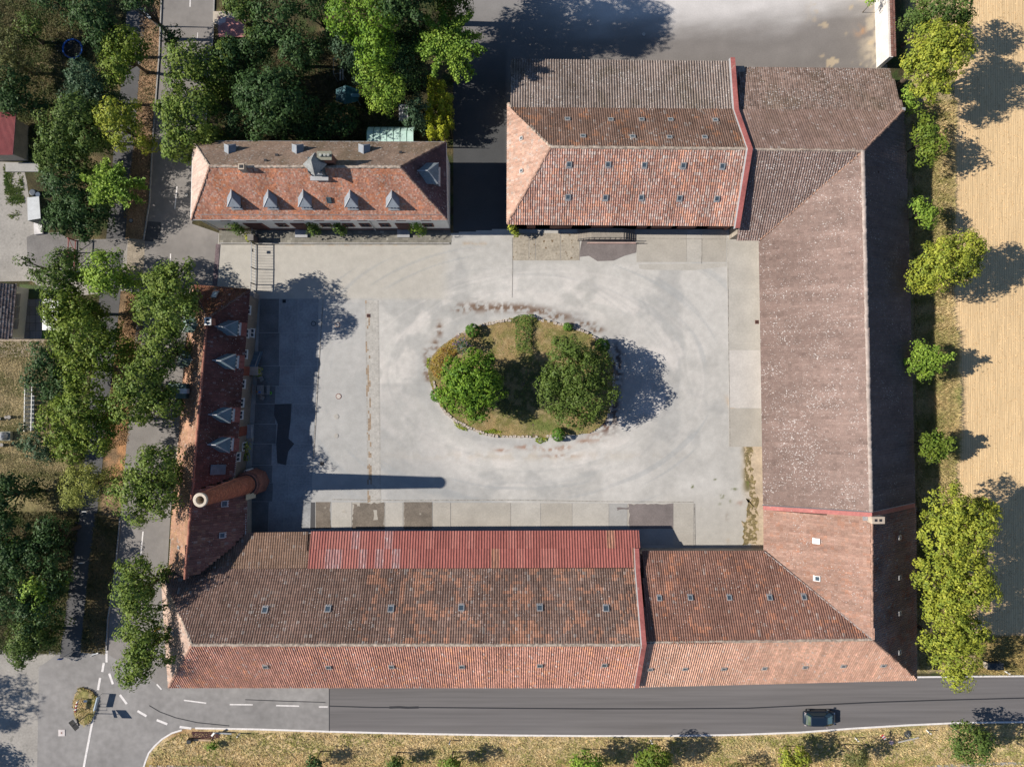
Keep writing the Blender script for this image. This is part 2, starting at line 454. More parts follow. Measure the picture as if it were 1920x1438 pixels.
LOT = mat('pale_gravel', (.34, .32, .295), rough=.95, var=.13, scale=.4, fine=4, fvar=.12, bump=.02, bscale=12, speck=(.9, .64, (.24, .23, .21)), worldpos=True)
sheet('gravel_lot', [(-300, 1205), (10, 1205), (60, 1215), (115, 1222), (73, 1250), (67, 1600), (-300, 1600)], .010, LOT, kind='structure')
sheet('gravel_drive', [(-130, 300), (42, 305), (50, 340), (62, 420), (100, 450), (240, 448), (272, 450), (268, 560), (236, 545), (100, 560), (60, 527), (-130, 530)], .009, LOT, kind='structure')
sheet('drive_asphalt', [(50, 445), (66, 438), (110, 436), (132, 450), (240, 448), (236, 470), (150, 500), (90, 505), (52, 500)], .013, mat('drive_asphalt', (.19, .18, .175), var=.15, scale=.6, fine=5, worldpos=True), kind='structure')
sheet('field_track_paving', [(240, 447), (272, 450), (268, 545), (236, 530)], .017, mat('beige_setts', (.30, .255, .20), var=.15, fine=6, fvar=.25, worldpos=True), kind='structure')
sheet('gravel_drive', [(-130, 636), (84, 636), (78, 660), (60, 668), (-130, 676)], .011, mat('beige_pavers', (.33, .27, .21), var=.12, fine=6, fvar=.2, worldpos=True), kind='structure')
# north lot
NL = mat('north_lot_surface', attr='tint', rough=.9, var=.06, scale=.6, fine=6, fvar=.06, worldpos=True)
def north_col(x, y):
    px, py = px_of(x, y)
    sw = fbm(x * .12 + y * .10, y * .55 - x * .12, 5, 5)
    c = np.tile(np.array([.205, .188, .176]), (len(x), 1)) * (.86 + .28 * sw)[:, None]
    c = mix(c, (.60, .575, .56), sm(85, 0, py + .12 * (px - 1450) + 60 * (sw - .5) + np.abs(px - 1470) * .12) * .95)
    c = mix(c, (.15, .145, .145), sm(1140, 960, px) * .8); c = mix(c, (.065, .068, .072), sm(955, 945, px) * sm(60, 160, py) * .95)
    c = mix(c, (.47, .40, .30), np.clip(sm(40, 0, 1637 - px) * sm(.45, .7, fbm(x * .9, y * .9, 6, 4)), 0, 1) * .8)
    c = mix(c, (.50, .27, .12), np.exp(-(((px - 1612) / 9) ** 2 + ((py - 58) / 9) ** 2)) * .9 * sm(.3, .6, fbm(x * 2, y * 2, 8)))
    c = mix(c, (.50, .40, .27), sm(.66, .72, fbm(x * .9, y * .9, 16, 4)) * sm(1500, 1560, px) * .8)
    return c
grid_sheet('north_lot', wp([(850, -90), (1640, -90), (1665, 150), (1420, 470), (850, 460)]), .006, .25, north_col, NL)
# ---- courtyard
def yard_col(x, y):
    px, py = px_of(x, y)
    cx, cy = 985.0, 708.0
    dx, dy = (px - cx) / 1.55, (py - cy)
    rho = np.hypot(dx, dy); th = np.arctan2(dy, dx)
    wx = x + 2.2 * (fbm(x * .22, y * .22, 71, 3) - .5); wy = y + 2.2 * (fbm(x * .22, y * .22, 72, 3) - .5)
    st = fbm(th * 3.2 + 4, rho * .05, 21, 5); n = fbm(x * .25, y * .25, 23, 5); n3 = fbm(x * 1.2, y * 1.2, 24, 4)
    big = fbm(wx * .11, wy * .11, 73, 4); med = fbm(wx * .42, wy * .42, 74, 5)
    c = np.tile(np.array([.455, .443, .420]), (len(x), 1))
    c = c * (.90 + .20 * med)[:, None]
    # bleached dust with ragged edges, bare bluish grey elsewhere
    c = mix(c, (.52, .505, .48), sm(.42, .56, big + .22 * (med - .5)) * .8)
    c = mix(c, (.34, .34, .333), sm(.55, .64, fbm(wx * .16 + 7, wy * .16, 75, 5)) * .55)
    trk = np.exp(-((rho - 168) / 42) ** 2)
    c = mix(c, (.60, .57, .54), (trk * sm(.40, .58, st) * sm(.38, .55, med) * .8).clip(0, 1))
    c = mix(c, (.34, .342, .34), np.exp(-((rho - 124) / 11) ** 2) * .55 * sm(.35, .55, med + .1))
    # fine wheel ruts that cross each other at slightly different radii
    for k, (ro, ex_, ph) in enumerate(((150, .10, 0), (158, -.06, 1.0), (176, .12, 2.1), (185, .05, 3.0), (198, -.10, 4.2), (214, .16, 5.1), (236, .2, .6))):
        rr_ = ro * (1 + ex_ * np.sin(th + ph)); g_ = np.exp(-((rho - rr_) / 1.5) ** 2) * sm(.42, .6, fbm(th * 1.7 + k * 5, rho * .01 + k, 80 + k, 3))
        c = mix(c, (.34, .34, .34) if k % 2 else (.62, .59, .56), g_ * .26)
    for k, (ax, ay, dx_, dy_) in enumerate(((1150, 560, .80, .60), (1230, 600, .5, .86), (900, 500, .98, -.17), (1180, 880, .86, -.5), (760, 760, .3, .95), (1290, 690, .2, .98), (1000, 905, 1, .05))):
        dd = (px - ax) * -dy_ + (py - ay) * dx_; al = (px - ax) * dx_ + (py - ay) * dy_
        dd = dd + al * al * (.0012 if k % 2 else -.0010)
        for off in (0, 9):
            g_ = np.exp(-((dd - off) / 1.6) ** 2) * sm(150, 90, np.abs(al)) * sm(.42, .58, fbm(al * .03 + k, dd * .02, 90 + k, 3)); c = mix(c, (.58, .56, .53) if k % 3 else (.33, .335, .34), g_ * .3)
    c = c * (1 + .10 * (fbm(x * 3.1, y * 3.1, 76, 2) - .5))[:, None]
    # beige gravel at the top left
    g = sm(566, 556, py) * sm(850, 820, px - 0 * py)
    c = mix(c, (.455, .43, .385), g * .85)
    g2 = sm(500, 490, py) * sm(960, 1000, px); c = mix(c, (.43, .42, .395), g2 * .6)
    # tidy border of the concrete bay on the left, lighter edge lines
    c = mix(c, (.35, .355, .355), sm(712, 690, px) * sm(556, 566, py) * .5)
    c = mix(c, (.52, .50, .47), np.exp(-((py - 565) / 2.0) ** 2) * (px < 850) * .5 * sm(.35, .6, n3))
    c = mix(c, (.32, .32, .315), sm(0, 8, px - 708) * sm(716, 722, py) * sm(905, 880, py - (px - 706) * .35) * sm(826, 760, px - (py - 720) * .35) * .38)
    c = mix(c, (.31, .32, .33), sm(5, -3, py - 945 + 0 * px) * sm(880, 912, py + (px - 700) * .05) * sm(1010, 700, px) * .25)
    # rusty moss and leaf patches round the island
    ms = sm(.38, .60, fbm(x * 2.6, y * 2.6, 28, 4)) 
    def spot(ax, ay, sx, sy, k, col=(.18, .12, .085)):
        nonlocal c
        c = mix(c, col, (np.exp(-(((px - ax) / sx) ** 2 + ((py - ay) / sy) ** 2)) * ms * k).clip(0, 1))
    for q in ((865, 578, 14, 8), (895, 576, 22, 9), (935, 577, 30, 8), (975, 578, 30, 7), (1010, 584, 25, 7), (1045, 594, 30, 7), (1090, 607, 25, 6), (1118, 618, 14, 6), (824, 618, 6, 14), (816, 648, 6, 12), (803, 665, 8, 16), (797, 690, 5, 12), (803, 706, 6, 10)): spot(*q, 1.25)
    for q in ((1115, 820, 14, 8), (1095, 828, 12, 5), (1035, 842, 25, 4), (1060, 838, 10, 4), (985, 838, 20, 4), (940, 844, 12, 3), (1050, 855, 30, 3)): spot(*q, .9, (.30, .17, .11))
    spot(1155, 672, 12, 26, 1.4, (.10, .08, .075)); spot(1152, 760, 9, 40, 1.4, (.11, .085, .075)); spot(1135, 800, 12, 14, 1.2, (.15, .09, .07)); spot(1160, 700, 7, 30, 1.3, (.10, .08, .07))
    # sandy, weedy right edge
    sw = sm(1385, 1405, px) * sm(770, 830, py)
    c = mix(c, (.56, .42, .27), sw * sm(1000, 860, py) * .75)
    wd = sm(.42, .6, n3 + .12 * np.exp(-((px - 1402) / 12) ** 2))
    c = mix(c, (.15, .12, .05), np.exp(-((px - 1401 - (py - 880) * .02) / 8) ** 2) * sm(805, 830, py) * sm(935, 915, py) * wd)
    c = mix(c, (.14, .075, .035), np.exp(-((px - 1412) / 8) ** 2) * sm(925, 935, py) * sm(1000, 985, py) * wd * 1.2)
    c = mix(c, (.13, .17, .04), np.exp(-(((px - 1404) / 5) ** 2 + ((py - 900) / 12) ** 2)) * .8)
    for q in ((1297, 912, 3, 3), (1354, 930, 4, 4), (1350, 945, 3, 2), (1377, 917, 5, 2), (1369, 940, 2, 3), (1316, 954, 2, 2), (1341, 899, 2, 2)): spot(*q, 2.0, (.12, .14, .05))
    spot(1388, 944, 6, 4, 2.0, (.30, .15, .11)); spot(1363, 968, 3, 6, 2, (.12, .07, .04)); spot(1365, 1010, 4, 8, 1.2, (.35, .22, .10))
    c = mix(c, (.42, .40, .365), sm(1205, 1260, px) * sm(905, 960, py) * .8)
    c = mix(c, (.52, .37, .22), np.exp(-(((px - 1368 - (py - 755) * .45) / 5) ** 2)) * sm(735, 760, py) * sm(812, 790, py) * .7)
    c = mix(c, (.45, .36, .25), np.exp(-(((px - 1000) / 200) ** 2 + ((py - 855) / 8) ** 2)) * sm(.4, .6, n3) * .35)
    c = mix(c, (.42, .27, .13), np.exp(-(((px - 650) / 250) ** 2 + ((py - 457) / 3) ** 2)) * sm(.55, .65, n3) * .9)
    # dark tyre scuffs
    tw = sm(.62, .70, fbm(th * 1.4 + 11, rho * .11, 29, 3)) * sm(185, 215, rho) * sm(330, 290, rho)
    c = mix(c, (.30, .32, .335), tw * .35)
    # damp mossy smear along the left half by the west house
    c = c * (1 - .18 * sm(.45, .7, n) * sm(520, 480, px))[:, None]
    return c
yard_poly = wp([(408, 437), (850, 437), (1000, 425), (1390, 430), (1430, 447), (1436, 1040), (1195, 1040), (1195, 1000), (450, 1005), (470, 560), (404, 545)])
grid_sheet('courtyard', yard_poly, .012, .16, yard_col, G_YARD)
# loose pieces lying in the yard surface: slabs, gutters, covers
yard = bpy.data.objects['courtyard']
def slab(px0, py0, px1, py1, m, h=.03, skew=0, name='concrete_slab', parent=None, gap=.5, pts=None):
    p = pts or [(px0 + gap, py0 + gap), (px1 - gap, py0 + gap), (px1 - gap + skew, py1 - gap), (px0 + gap + skew, py1 - gap)]
    return MB().prism([(*W(*q)[:2], .012 + h) for q in p], h + .01).build(name, m, parent or yard)
CONC = [mat('concrete_%s' % k, c, rough=.9, var=.10, scale=.5, fine=5, fvar=.07, bump=.01, bscale=20, worldpos=True) for k, c in (('pale', (.44, .42, .385)), ('warm', (.40, .375, .335)), ('grey', (.36, .355, .345)), ('bright', (.52, .495, .47)))]
CONC_B = mat('concrete_blue', (.30, .31, .32), rough=.9, var=.2, scale=.5, fine=4, fvar=.12, worldpos=True)
MOSSY = mat('concrete_mossy', (.37, .33, .27), rough=.95, var=.20, scale=.6, fine=4, fvar=.18, bump=.02, bscale=12, worldpos=True, speck=(1.6, .64, (.17, .12, .07)))
BROWNP = mat('worn_brown_asphalt', (.175, .15, .125), rough=.9, var=.2, scale=.8, fine=6, fvar=.18, speck=(.55, .66, (.38, .35, .30)), worldpos=True)
PURP = mat('worn_grey_asphalt', (.19, .165, .16), rough=.9, var=.2, scale=.5, fine=7, fvar=.12, worldpos=True)
def ragged(px0, py0, px1, py1, m, h, seed, amp=5, name='asphalt_patch', hold=()):
    """A worn patch: a rectangle whose edges are eaten away unevenly; sides named in hold stay straight."""
    r_ = random.Random(seed); pts = []; st = 5.0
    for (ax, ay, bx, by, nx_, ny_, sd_) in ((px0, py0, px1, py0, 0, 1, 't'), (px1, py0, px1, py1, -1, 0, 'r'), (px1, py1, px0, py1, 0, -1, 'b'), (px0, py1, px0, py0, 1, 0, 'l')):
        n = max(3, int((abs(bx - ax) + abs(by - ay)) / st)); o = 0
        for i in range(n):
            t = i / n; o = .6 * o + .4 * r_.uniform(-1, 1) * amp * 1.6; q = 0 if sd_ in hold else abs(o) + r_.uniform(0, 1)
            pts.append((ax + (bx - ax) * t + nx_ * q, ay + (by - ay) * t + ny_ * q))
    return MB().prism([(*W(*p)[:2], .012 + h) for p in pts], .02).build(name, m, yard)
# east strip
for a, b, k in ((447, 543, 0), (543, 657, 0), (657, 765, 3), (765, 838, 1)):
    slab(1363 if b < 600 else 1366, a, 1434, b, CONC[k])
slab(1408, 838, 1434, 1034, mat('sandy_concrete', (.46, .375, .28), var=.2, scale=.5, fine=3, fvar=.15, worldpos=True), h=.012)
for i_, q_ in enumerate(((1394, 812, 1414, 905), (1403, 900, 1418, 945), (1398, 930, 1424, 1000), (1390, 975, 1420, 1022))): ragged(*q_, mat('weedy_crack', (.20, .16, .08), rough=.95, var=.35, scale=1.0, fine=4, fvar=.4, worldpos=True, speck=(1.8, .52, (.46, .37, .26))), .016 + .005 * i_, 60 + i_, amp=7, name='weedy_patch')
# north strip
for a, b, k in ((1193, 1288, 1), (1288, 1316, 0), (1316, 1362, 1)): slab(a, 430, b, 492 if a > 1190 else 498, CONC[k], h=.022)
slab(0, 0, 0, 0, CONC[0], pts=[(1197, 496), (1362, 494), (1362, 500), (1300, 507), (1210, 506), (1199, 504)], h=.016)
for a, b in ((961, 992), (992, 1004), (1004, 1051), (1051, 1087)): slab(a, 437, b, 489, MOSSY, h=.025)
MB().prism([(*W(*q)[:2], .05) for q in ((1091, 450), (1187, 448), (1194, 458), (1192, 474), (1170, 480), (1150, 489), (1120, 490), (1104, 480), (1086, 482), (1088, 466))], .05).build('asphalt_patch', PURP, yard)
# south strip
xs = [(622, 660, 0), (660, 722, 'b'), (722, 756, 0), (756, 811, 'b'), (811, 845, 1), (845, 958, 1), (958, 1014, 0), (1014, 1073, 1), (1073, 1142, 0), (1142, 1176, 2), (1176, 1262, 'p')]
for a, b, k in xs:
    slab(a, 941 + (a - 600) * .004, b, 992, CONC[1 if k in ('b', 'p') else k], h=.03)
    if k == 'b': ragged(a + (0 if a < 700 else 1), 941, b - (0 if a < 700 else 1), 992, BROWNP, .036, int(a), amp=4.5 if a < 700 else 2.0, hold=('b',) if a < 700 else ('b', 'r', 't'))
    if k == 'p': ragged(a + 2, 943, b, 991, PURP, .036, 4, amp=4, hold=('b', 'r'))
ragged(1156, 950, 1180, 957, PURP, .037, 12, amp=2)
for q_ in ((700, 955, 709, 975), (668, 943, 676, 950), (640, 955, 650, 962)): ragged(*q_, CONC[1], .040, int(q_[0]), amp=2, name='bare_patch')
slab(1262, 943, 1301, 995, CONC[1]); slab(1262, 995, 1301, 1024, CONC[1]); slab(1142, 992, 1262, 1022, CONC[2])
slab(592, 941, 621, 992, CONC[2], h=.02); ragged(592, 941, 621, 992, BROWNP, .028, 6, amp=3, hold=('l', 't')); slab(570, 941, 591, 992, PATCH, h=.02)
# west bay under the shade of the west house
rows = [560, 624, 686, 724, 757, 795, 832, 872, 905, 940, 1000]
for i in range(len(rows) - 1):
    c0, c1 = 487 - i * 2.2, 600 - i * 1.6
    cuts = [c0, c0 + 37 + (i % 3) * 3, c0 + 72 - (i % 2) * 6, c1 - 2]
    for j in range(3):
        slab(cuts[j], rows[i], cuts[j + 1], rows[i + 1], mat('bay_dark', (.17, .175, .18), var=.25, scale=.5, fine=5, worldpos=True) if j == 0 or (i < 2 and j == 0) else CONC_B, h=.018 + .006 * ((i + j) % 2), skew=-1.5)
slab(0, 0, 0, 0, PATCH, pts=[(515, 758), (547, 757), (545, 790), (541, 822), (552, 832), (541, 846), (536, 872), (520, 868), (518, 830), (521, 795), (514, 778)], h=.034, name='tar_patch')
# cobbled drain across the yard
COB = mat('cobble_stone', attr='tint', rough=.9, var=.1, fvar=.1)
V = []; C_ = []; Fq = []
rng = np.random.default_rng(4)
y0, y1 = W(0, 565).y, W(0, 944).y
r = 0; y = y0
while y > y1:
    for k in range(9):
        xl = W(686, 0).x + (y0 - y) * .012; x = xl + k * .185
        hz = .0165 + rng.uniform(-.002, .002); s = .0925
        b = len(V)
        V += [(x - s, y - s, hz), (x + s, y - s, hz), (x + s, y + s, hz), (x - s, y + s, hz)]
        V += [(x - s, y - s, .010), (x + s, y - s, .010), (x + s, y + s, .010), (x - s, y + s, .010)]
        Fq += [(b, b + 1, b + 2, b + 3)]
        t = (.41 if k not in (0, 8) else .36) * rng.uniform(.9, 1.08); cc = np.array([t * 1.04, t, t * .93])
        if k < 3 and vnoise(np.array([y * 1.5 + k]), np.array([k * 1.0]), 5)[0] > .62: cc = np.array([.30, .23, .165]) * rng.uniform(.8, 1.2)
        C_ += [cc]
    y -= .19
o = np_mesh('cobbled_gutter', V, Fq, COB, None, np.array(C_)); o['kind'] = 'stuff'
# stone strip below the white house
sheet('stone_bedding', [(411, 430), (844, 430), (844, 456), (411, 456)], .028, mat('stone_bedding', (.18, .165, .13), worldpos=True), kind='structure')
V = []; C_ = []; Fq = []
X0, X1 = W(411, 0).x, W(843, 0).x
yy = W(0, 433).y
while yy > W(0, 456).y:
    x = X0 + rng.uniform(0, .3)
    while x < X1:
        wd = rng.uniform(.22, .5); hz = .034
        a, b_, c_, d_ = x + .005, x + wd - .005, yy - .006, yy - .280
        b = len(V)
        V += [(a, d_, hz), (b_, d_, hz), (b_, c_, hz), (a, c_, hz), (a, d_, 0), (b_, d_, 0), (b_, c_, 0), (a, c_, 0)]
        Fq += [(b, b + 1, b + 2, b + 3)]
        t = .20 * rng.uniform(.82, 1.15) * (1.6 if rng.random() < .04 else 1); C_ += [np.array([t * 1.05, t, t * .86])]
        x += wd
    yy -= .285
o = np_mesh('stone_paved_strip', V, Fq, COB, None, np.array(C_)); o['kind'] = 'stuff'
# kerbs
KERB = mat('kerb_stone', (.33, .32, .31), var=.15, fine=6, worldpos=True)
def kerb_line(pts, name, w=.14, h=.13, m=KERB):
    mb = MB()
    for a, b in zip(pts, pts[1:]):
        A, B = W(*a), W(*b); A.z = B.z = h / 2 + .01; mb.bar(A, B, w, h)
    o = mb.build(name, m); o['kind'] = 'structure'; return o
kerb_line([(306, -60), (299, 106), (287, 264), (281, 380), (270, 450)], 'road_kerb')
kerb_line([(226, 970), (217, 1070), (203, 1160), (200, 1219)], 'road_kerb')
kerb_line([(404, -60), (400, 71), (391, 172), (384, 262)], 'road_kerb')
kerb_line([(411, 456.5), (470, 456.5)], 'paving_edge'); kerb_line([(484, 456.5), (843, 456.5)], 'paving_edge')
kerb_line([(409, 458), (403, 536)], 'gateway_kerb', w=.5, h=.05, m=mat('purple_setts', (.16, .12, .13), var=.2, fine=7, fvar=.3, worldpos=True))
# painted lines
def stripe(pts, w, name='road_line', z=.026, m=PAINT):
    mb = MB(); n = len(pts); L_ = []; R_ = []
    q = [W(*p) for p in pts]
    for i, p in enumerate(q):
        d = (q[min(i + 1, n - 1)] - q[max(i - 1, 0)]).normalized(); s = Vector((-d.y, d.x, 0)) * w / 2
        L_.append((p.x + s.x, p.y + s.y, z)); R_.append((p.x - s.x, p.y - s.y, z))
    for i in range(n - 1): mb.poly([L_[i], L_[i + 1], R_[i + 1], R_[i]])
    o = mb.build(name, m); o['kind'] = 'structure'; return o
sb = [(2200, 1345), (1920, 1353), (1800, 1354.5), (1700, 1359), (1600, 1365), (1500, 1372.5), (1380, 1377), (1250, 1379), (1100, 1379), (960, 1378), (780, 1375), (620, 1371), (480, 1366.5), (366, 1364.5)]
stripe(sb, .22)
stripe([(1719, 1269), (1800, 1268), (1920, 1267), (2200, 1265)], .2)
stripe([(341, 1368), (322, 1374), (304, 1385), (290, 1398), (279, 1411), (273, 1426), (268, 1442), (262, 1480)], .2)
for a, b, w in (((345, 1312), (387, 1317.5), .16), ((431, 1320), (474, 1320.5), .16), ((518, 1322), (561, 1323), .16), ((598, 1324.5), (615, 1324.5), .16),
                ((200, 1219), (200, 1241), .26), ((195, 1242), (192, 1259), .28), ((188, 1270), (184, 1293), .28), ((205, 1262), (212, 1282), .28), ((225, 1302), (238, 1319), .28),
                ((258, 1332), (275, 1342), .28), ((294, 1349), (314, 1357), .28), ((337, 1362), (359, 1365), .28), ((184, 1306), (171, 1365), .26), ((171, 1365), (153, 1460), .26),
                ((294, 1282), (303, 1292), .18), ((357.5, -40), (356.5, 14), .14), ((332, 350), (328, 392), .14), ((320, 476), (319.5, 492), .14), ((268.5, 996), (264, 1040), .16), ((371, 62), (370, 74), .08)):
    stripe([a, b], w)
stripe([(617, 1323), (700, 1325.5), (800, 1325.5), (950, 1327), (1100, 1328), (1250, 1328), (1400, 1327), (1530, 1321), (1650, 1315.5), (1760, 1312), (1920, 1308), (2200, 1300)], .15, 'tar_seam', m=TAR)
stripe([(730, 1325.6), (748, 1325), (765, 1326), (785, 1325.4)], .28, 'tar_seam', z=.0265, m=TAR)
stripe([(617.5, 1290), (617.5, 1370)], .10, 'tar_seam', z=.0262, m=TAR)
stripe([(280, 1322), (300, 1334), (330, 1345), (370, 1354), (430, 1360)], .10, 'tar_seam', z=.0263, m=TAR)
stripe([(460, 1311), (540, 1314), (610, 1316)], .09, 'tar_seam', z=.0264, m=TAR)
JNT = mat('open_joint', (.30, .28, .25), rough=.95, var=.3, fine=6, fvar=.4, worldpos=True)
for q_, w_ in (([(960, 446), (961, 500), (960, 558)], .04), ([(1193, 447), (1362, 449)], .06), ([(1316, 448), (1315, 494)], .06), ([(623, 936), (760, 938), (960, 937), (1140, 940), (1300, 941)], .07), ([(1302, 944), (1303, 1024)], .08), ([(1364, 446), (1366, 640), (1369, 838)], .07), ([(606, 562), (597, 700), (588, 860)], .09)):
    stripe(q_, w_, 'paving_joint', z=.046, m=JNT)
sheet('asphalt_patch', [(272, 415), (302, 417), (300, 454), (270, 452)], .021, PATCH, kind='structure')
# covers and grates in the yard and roads
IRON = mat('rusty_iron', (.20, .085, .06), rough=.8, var=.2); DARKI = mat('dark_iron', (.03, .03, .035), rough=.7); CREAM = mat('cream_concrete', (.55, .51, .47), rough=.9)
def manhole(px, py, r, label, ring=IRON, lid=CREAM, z=.012):
    t = thing('manhole_cover', W(px, py, z), label, 'manhole cover')
    c = W(px, py); c.z = z
    MB().lathe(c, [(r, 0), (r, .035), (r * .8, .036)], 20).build('ring', ring, t)
    MB().lathe(c, [(r * .78, 0), (r * .78, .045)], 20).build('lid', lid, t)
manhole(633, 609, .32, 'round pale manhole cover in full sun beside the tip of the tree shadow'); manhole(588, 607, .30, 'round manhole cover lying in the shaded bay by the west house', DARKI, CONC_B)
manhole(635, 743, .34, 'round concrete manhole cover in the sun between the shadow edge and the cobbled gutter'); manhole(631, 781, .3, 'worn concrete cover just below the round one by the gutter', CONC[0], CONC[0])
manhole(631, 817, .26, 'faint worn cover, lowest of the three left of the gutter', CONC[0], CONC[0])
manhole(1207, 65, .2, 'small pale cover in the tree shadow on the upper lot', CREAM, CREAM); manhole(246, 414, .26, 'round cover in the verge beside the shaded path', DARKI, CONC_B); manhole(350, 366, .26, 'round cover in the road left of the white house', DARKI, CONC[2], .018)
def grate(px, py, s, m, label, z=.012):
    t = thing('drain_grate', W(px, py, z), label, 'drain grate')
    c = W(px, py)
    MB().box((c.x, c.y, z + .02), (s, s, .05)).build('frame', m, t)
    mb = MB()
    for k in range(5): mb.box((c.x + (k - 2) * s * .17, c.y, z + .05), (s * .08, s * .8, .02))
    mb.build('bars', DARKI, t)
grate(691, 592, .42, IRON, 'square rusty grate at the top of the cobbled gutter'); grate(1419, 604, .46, IRON, 'square reddish grate against the long brown barn'); grate(604, 869, .42, DARKI, 'square black grate left of the chimney shadow'); grate(533, 565, .4, DARKI, 'square dark grate in the tree shadow near the gate')
t = thing('manhole_cover', W(116, 1373), 'square white concrete cover with a dark hole, in the junction asphalt', 'manhole cover')
c = W(116, 1373); MB().box((c.x, c.y, .03), (.78, .78, .05)).build('slab', mat('white_concrete', (.62, .57, .56)), t); MB().lathe((c.x, c.y, .05), [(.09, 0), (.09, .02)], 10).build('hole', IRON, t)
# ================================================================== BUILDINGS
RED = mat('red_painted_metal', (.38, .125, .112), rough=.6, var=.2, scale=.5, fine=4, fvar=.14, speck=(1.4, .66, (.42, .24, .20)))
FLASH = mat('grey_flashing', (.42, .43, .45), rough=.5, var=.1, metal=.3)
GUT = mat('zinc_gutter', (.46, .46, .46), rough=.45, metal=.4, var=.12)
BRICK = mat('brick_wall', (.22, .10, .075), rough=.9, var=.2, scale=1.2, fine=9, fvar=.3)
STONE = mat('rubble_wall', (.33, .29, .24), rough=.95, var=.2, scale=1.5, fine=5, fvar=.3)
PLASTER = mat('cream_plaster', (.86, .82, .74), rough=.9, var=.06, scale=.6, fine=4, fvar=.05)
GREYP = mat('grey_render', (.46, .40, .33), rough=.95, var=.12, scale=1.2, fine=6, fvar=.12)
SLATE = mat('blue_slate', (.20, .235, .26), rough=.6, var=.15, scale=3, fine=14, fvar=.2)
SLATE_D = mat('dark_slate', (.07, .10, .12), rough=.55, var=.2, scale=2, fine=12, fvar=.2)
COPPER = mat('weathered_copper', (.16, .24, .22), rough=.6, var=.25, scale=2, fine=9, fvar=.2)
WHITE = mat('white_paint', (.78, .78, .76), rough=.6, var=.04)
GLASS = mat('window_glass', (.03, .045, .06), rough=.08, var=0, fvar=0, spec=.8, coat=.4)
SKYG = mat('skylight_glass', (.06, .085, .11), rough=.15, var=.1, spec=.7)
WOODR = mat('redbrown_window_wood', (.16, .06, .045), rough=.7, var=.1)
CAPM = mat('ridge_mortar_tile', (.40, .33, .27), rough=.9, var=.3, scale=2, fine=4, fvar=.3)
CAPR = mat('hip_tile', (.34, .21, .16), rough=.9, var=.25, scale=2, fine=4, fvar=.3)
CAPD = mat('dark_hip_tile', (.17, .11, .09), rough=.9, var=.25, scale=2, fine=4, fvar=.3)
UND = mat('roof_underlay', (.08, .05, .04), rough=.95)
DOORM = mat('brown_barn_door', (.12, .05, .04), rough=.8, var=.2)
def roof_plane(parent, pts, look, edge=None, under='roof_deck', **kw):
    slab_poly(under, pts, UND, parent)
    tiles('roof_tiles', pts, parent, look, edge=edge, **kw)
    return Plane(pts)
def gutter(parent, a, b, r=.07, dz=-.06):
    a = Vector(a) + Vector((0, 0, dz)); b = Vector(b) + Vector((0, 0, dz))
    MB().tube([a, b], r, 6).build('gutter', GUT, parent)
def skylight(parent, pl, px, py, w=.62, l=.62, m=None, gm=None, white=False):
    c = pl.hit(px, py); n = pl.normal(); u = n.cross(Vector((0, 0, 1))).normalized(); v = n.cross(u).normalized()
    fr = MB()
    c2 = c + n * .10
    for sx in (-1, 1):
        fr.box(c2 + u * sx * (w / 2 - .04), (.09, l, .16), axes=(u, v, n)); fr.box(c2 + v * sx * (l / 2 - .04), (w - .18, .09, .16), axes=(u, v, n))
    lowv = v if v.z < 0 else -v
    fr.box(c + n * .06 + lowv * (l / 2 + .08), (w + .06, .17, .03), axes=(u, v, n))
    f = fr.build('skylight', m or GUT, parent)
    MB().box(c2 + n * .02, (w - .16, l - .16, .05), axes=(u, v, n)).build('pane', gm or SKYG, f)
def walls(parent, foot, top, m, name='wall', base=-.02):
    o = MB().prism([(p[0], p[1], top) for p in foot], [base] * len(foot), bottom=False).build(name, m, parent); return o
def coping(parent, pts, side, w=.50, over=.5, m=RED, wallm=BRICK, trim=(0, 0)):
    """Fire wall that stands above the roof, with a folded metal cap; pts = cap centre line in photo pixels + height."""
    q = P3(pts)
    mb = MB(); wb = MB(); fb = MB()
    n = len(q)
    def offs(k):
        r = []
        for i, p in enumerate(q):
            a = q[max(i - 1, 0)]; b = q[min(i + 1, n - 1)]
            d = Vector((b.x - a.x, b.y - a.y, 0)).normalized(); s = Vector((-d.y, d.x, 0))
            r.append(p + s * k)
        return r
    L_, R_ = offs(w / 2), offs(-w / 2); Lw, Rw = offs(w / 2 - .05), offs(-w / 2 + .05); FL = offs(side * (w / 2 + .07))
    FL2 = offs(side * (w / 2 - .03))
    for i in range(n - 1):
        a, b, c, d = L_[i], L_[i + 1], R_[i + 1], R_[i]
        mb.prism([d, c, b, a] if True else 0, .07)
        a, b, c, d = Lw[i], Lw[i + 1], Rw[i + 1], Rw[i]
        if i == 0 and trim[0]: a, d = a.lerp(b, trim[0]), d.lerp(c, trim[0])
        if i == n - 2 and trim[1]: b, c = b.lerp(a, trim[1]), c.lerp(d, trim[1])
        dn = Vector((0, 0, -.05))
        wb.prism([d + dn, c + dn, b + dn, a + dn], [-.02] * 4, bottom=False)
        e = Vector((0, 0, -over + .02)); a, b = FL[i] + e, FL[i + 1] + e; c, d = FL2[i + 1] - Vector((0, 0, .03)), FL2[i] - Vector((0, 0, .03))
        fb.poly([a, b, c, d] if side > 0 else [d, c, b, a])
    wb.build('fire_wall', wallm, parent)
    mb.build('wall_coping', m, parent)
    fb.build('flashing', FLASH, parent)
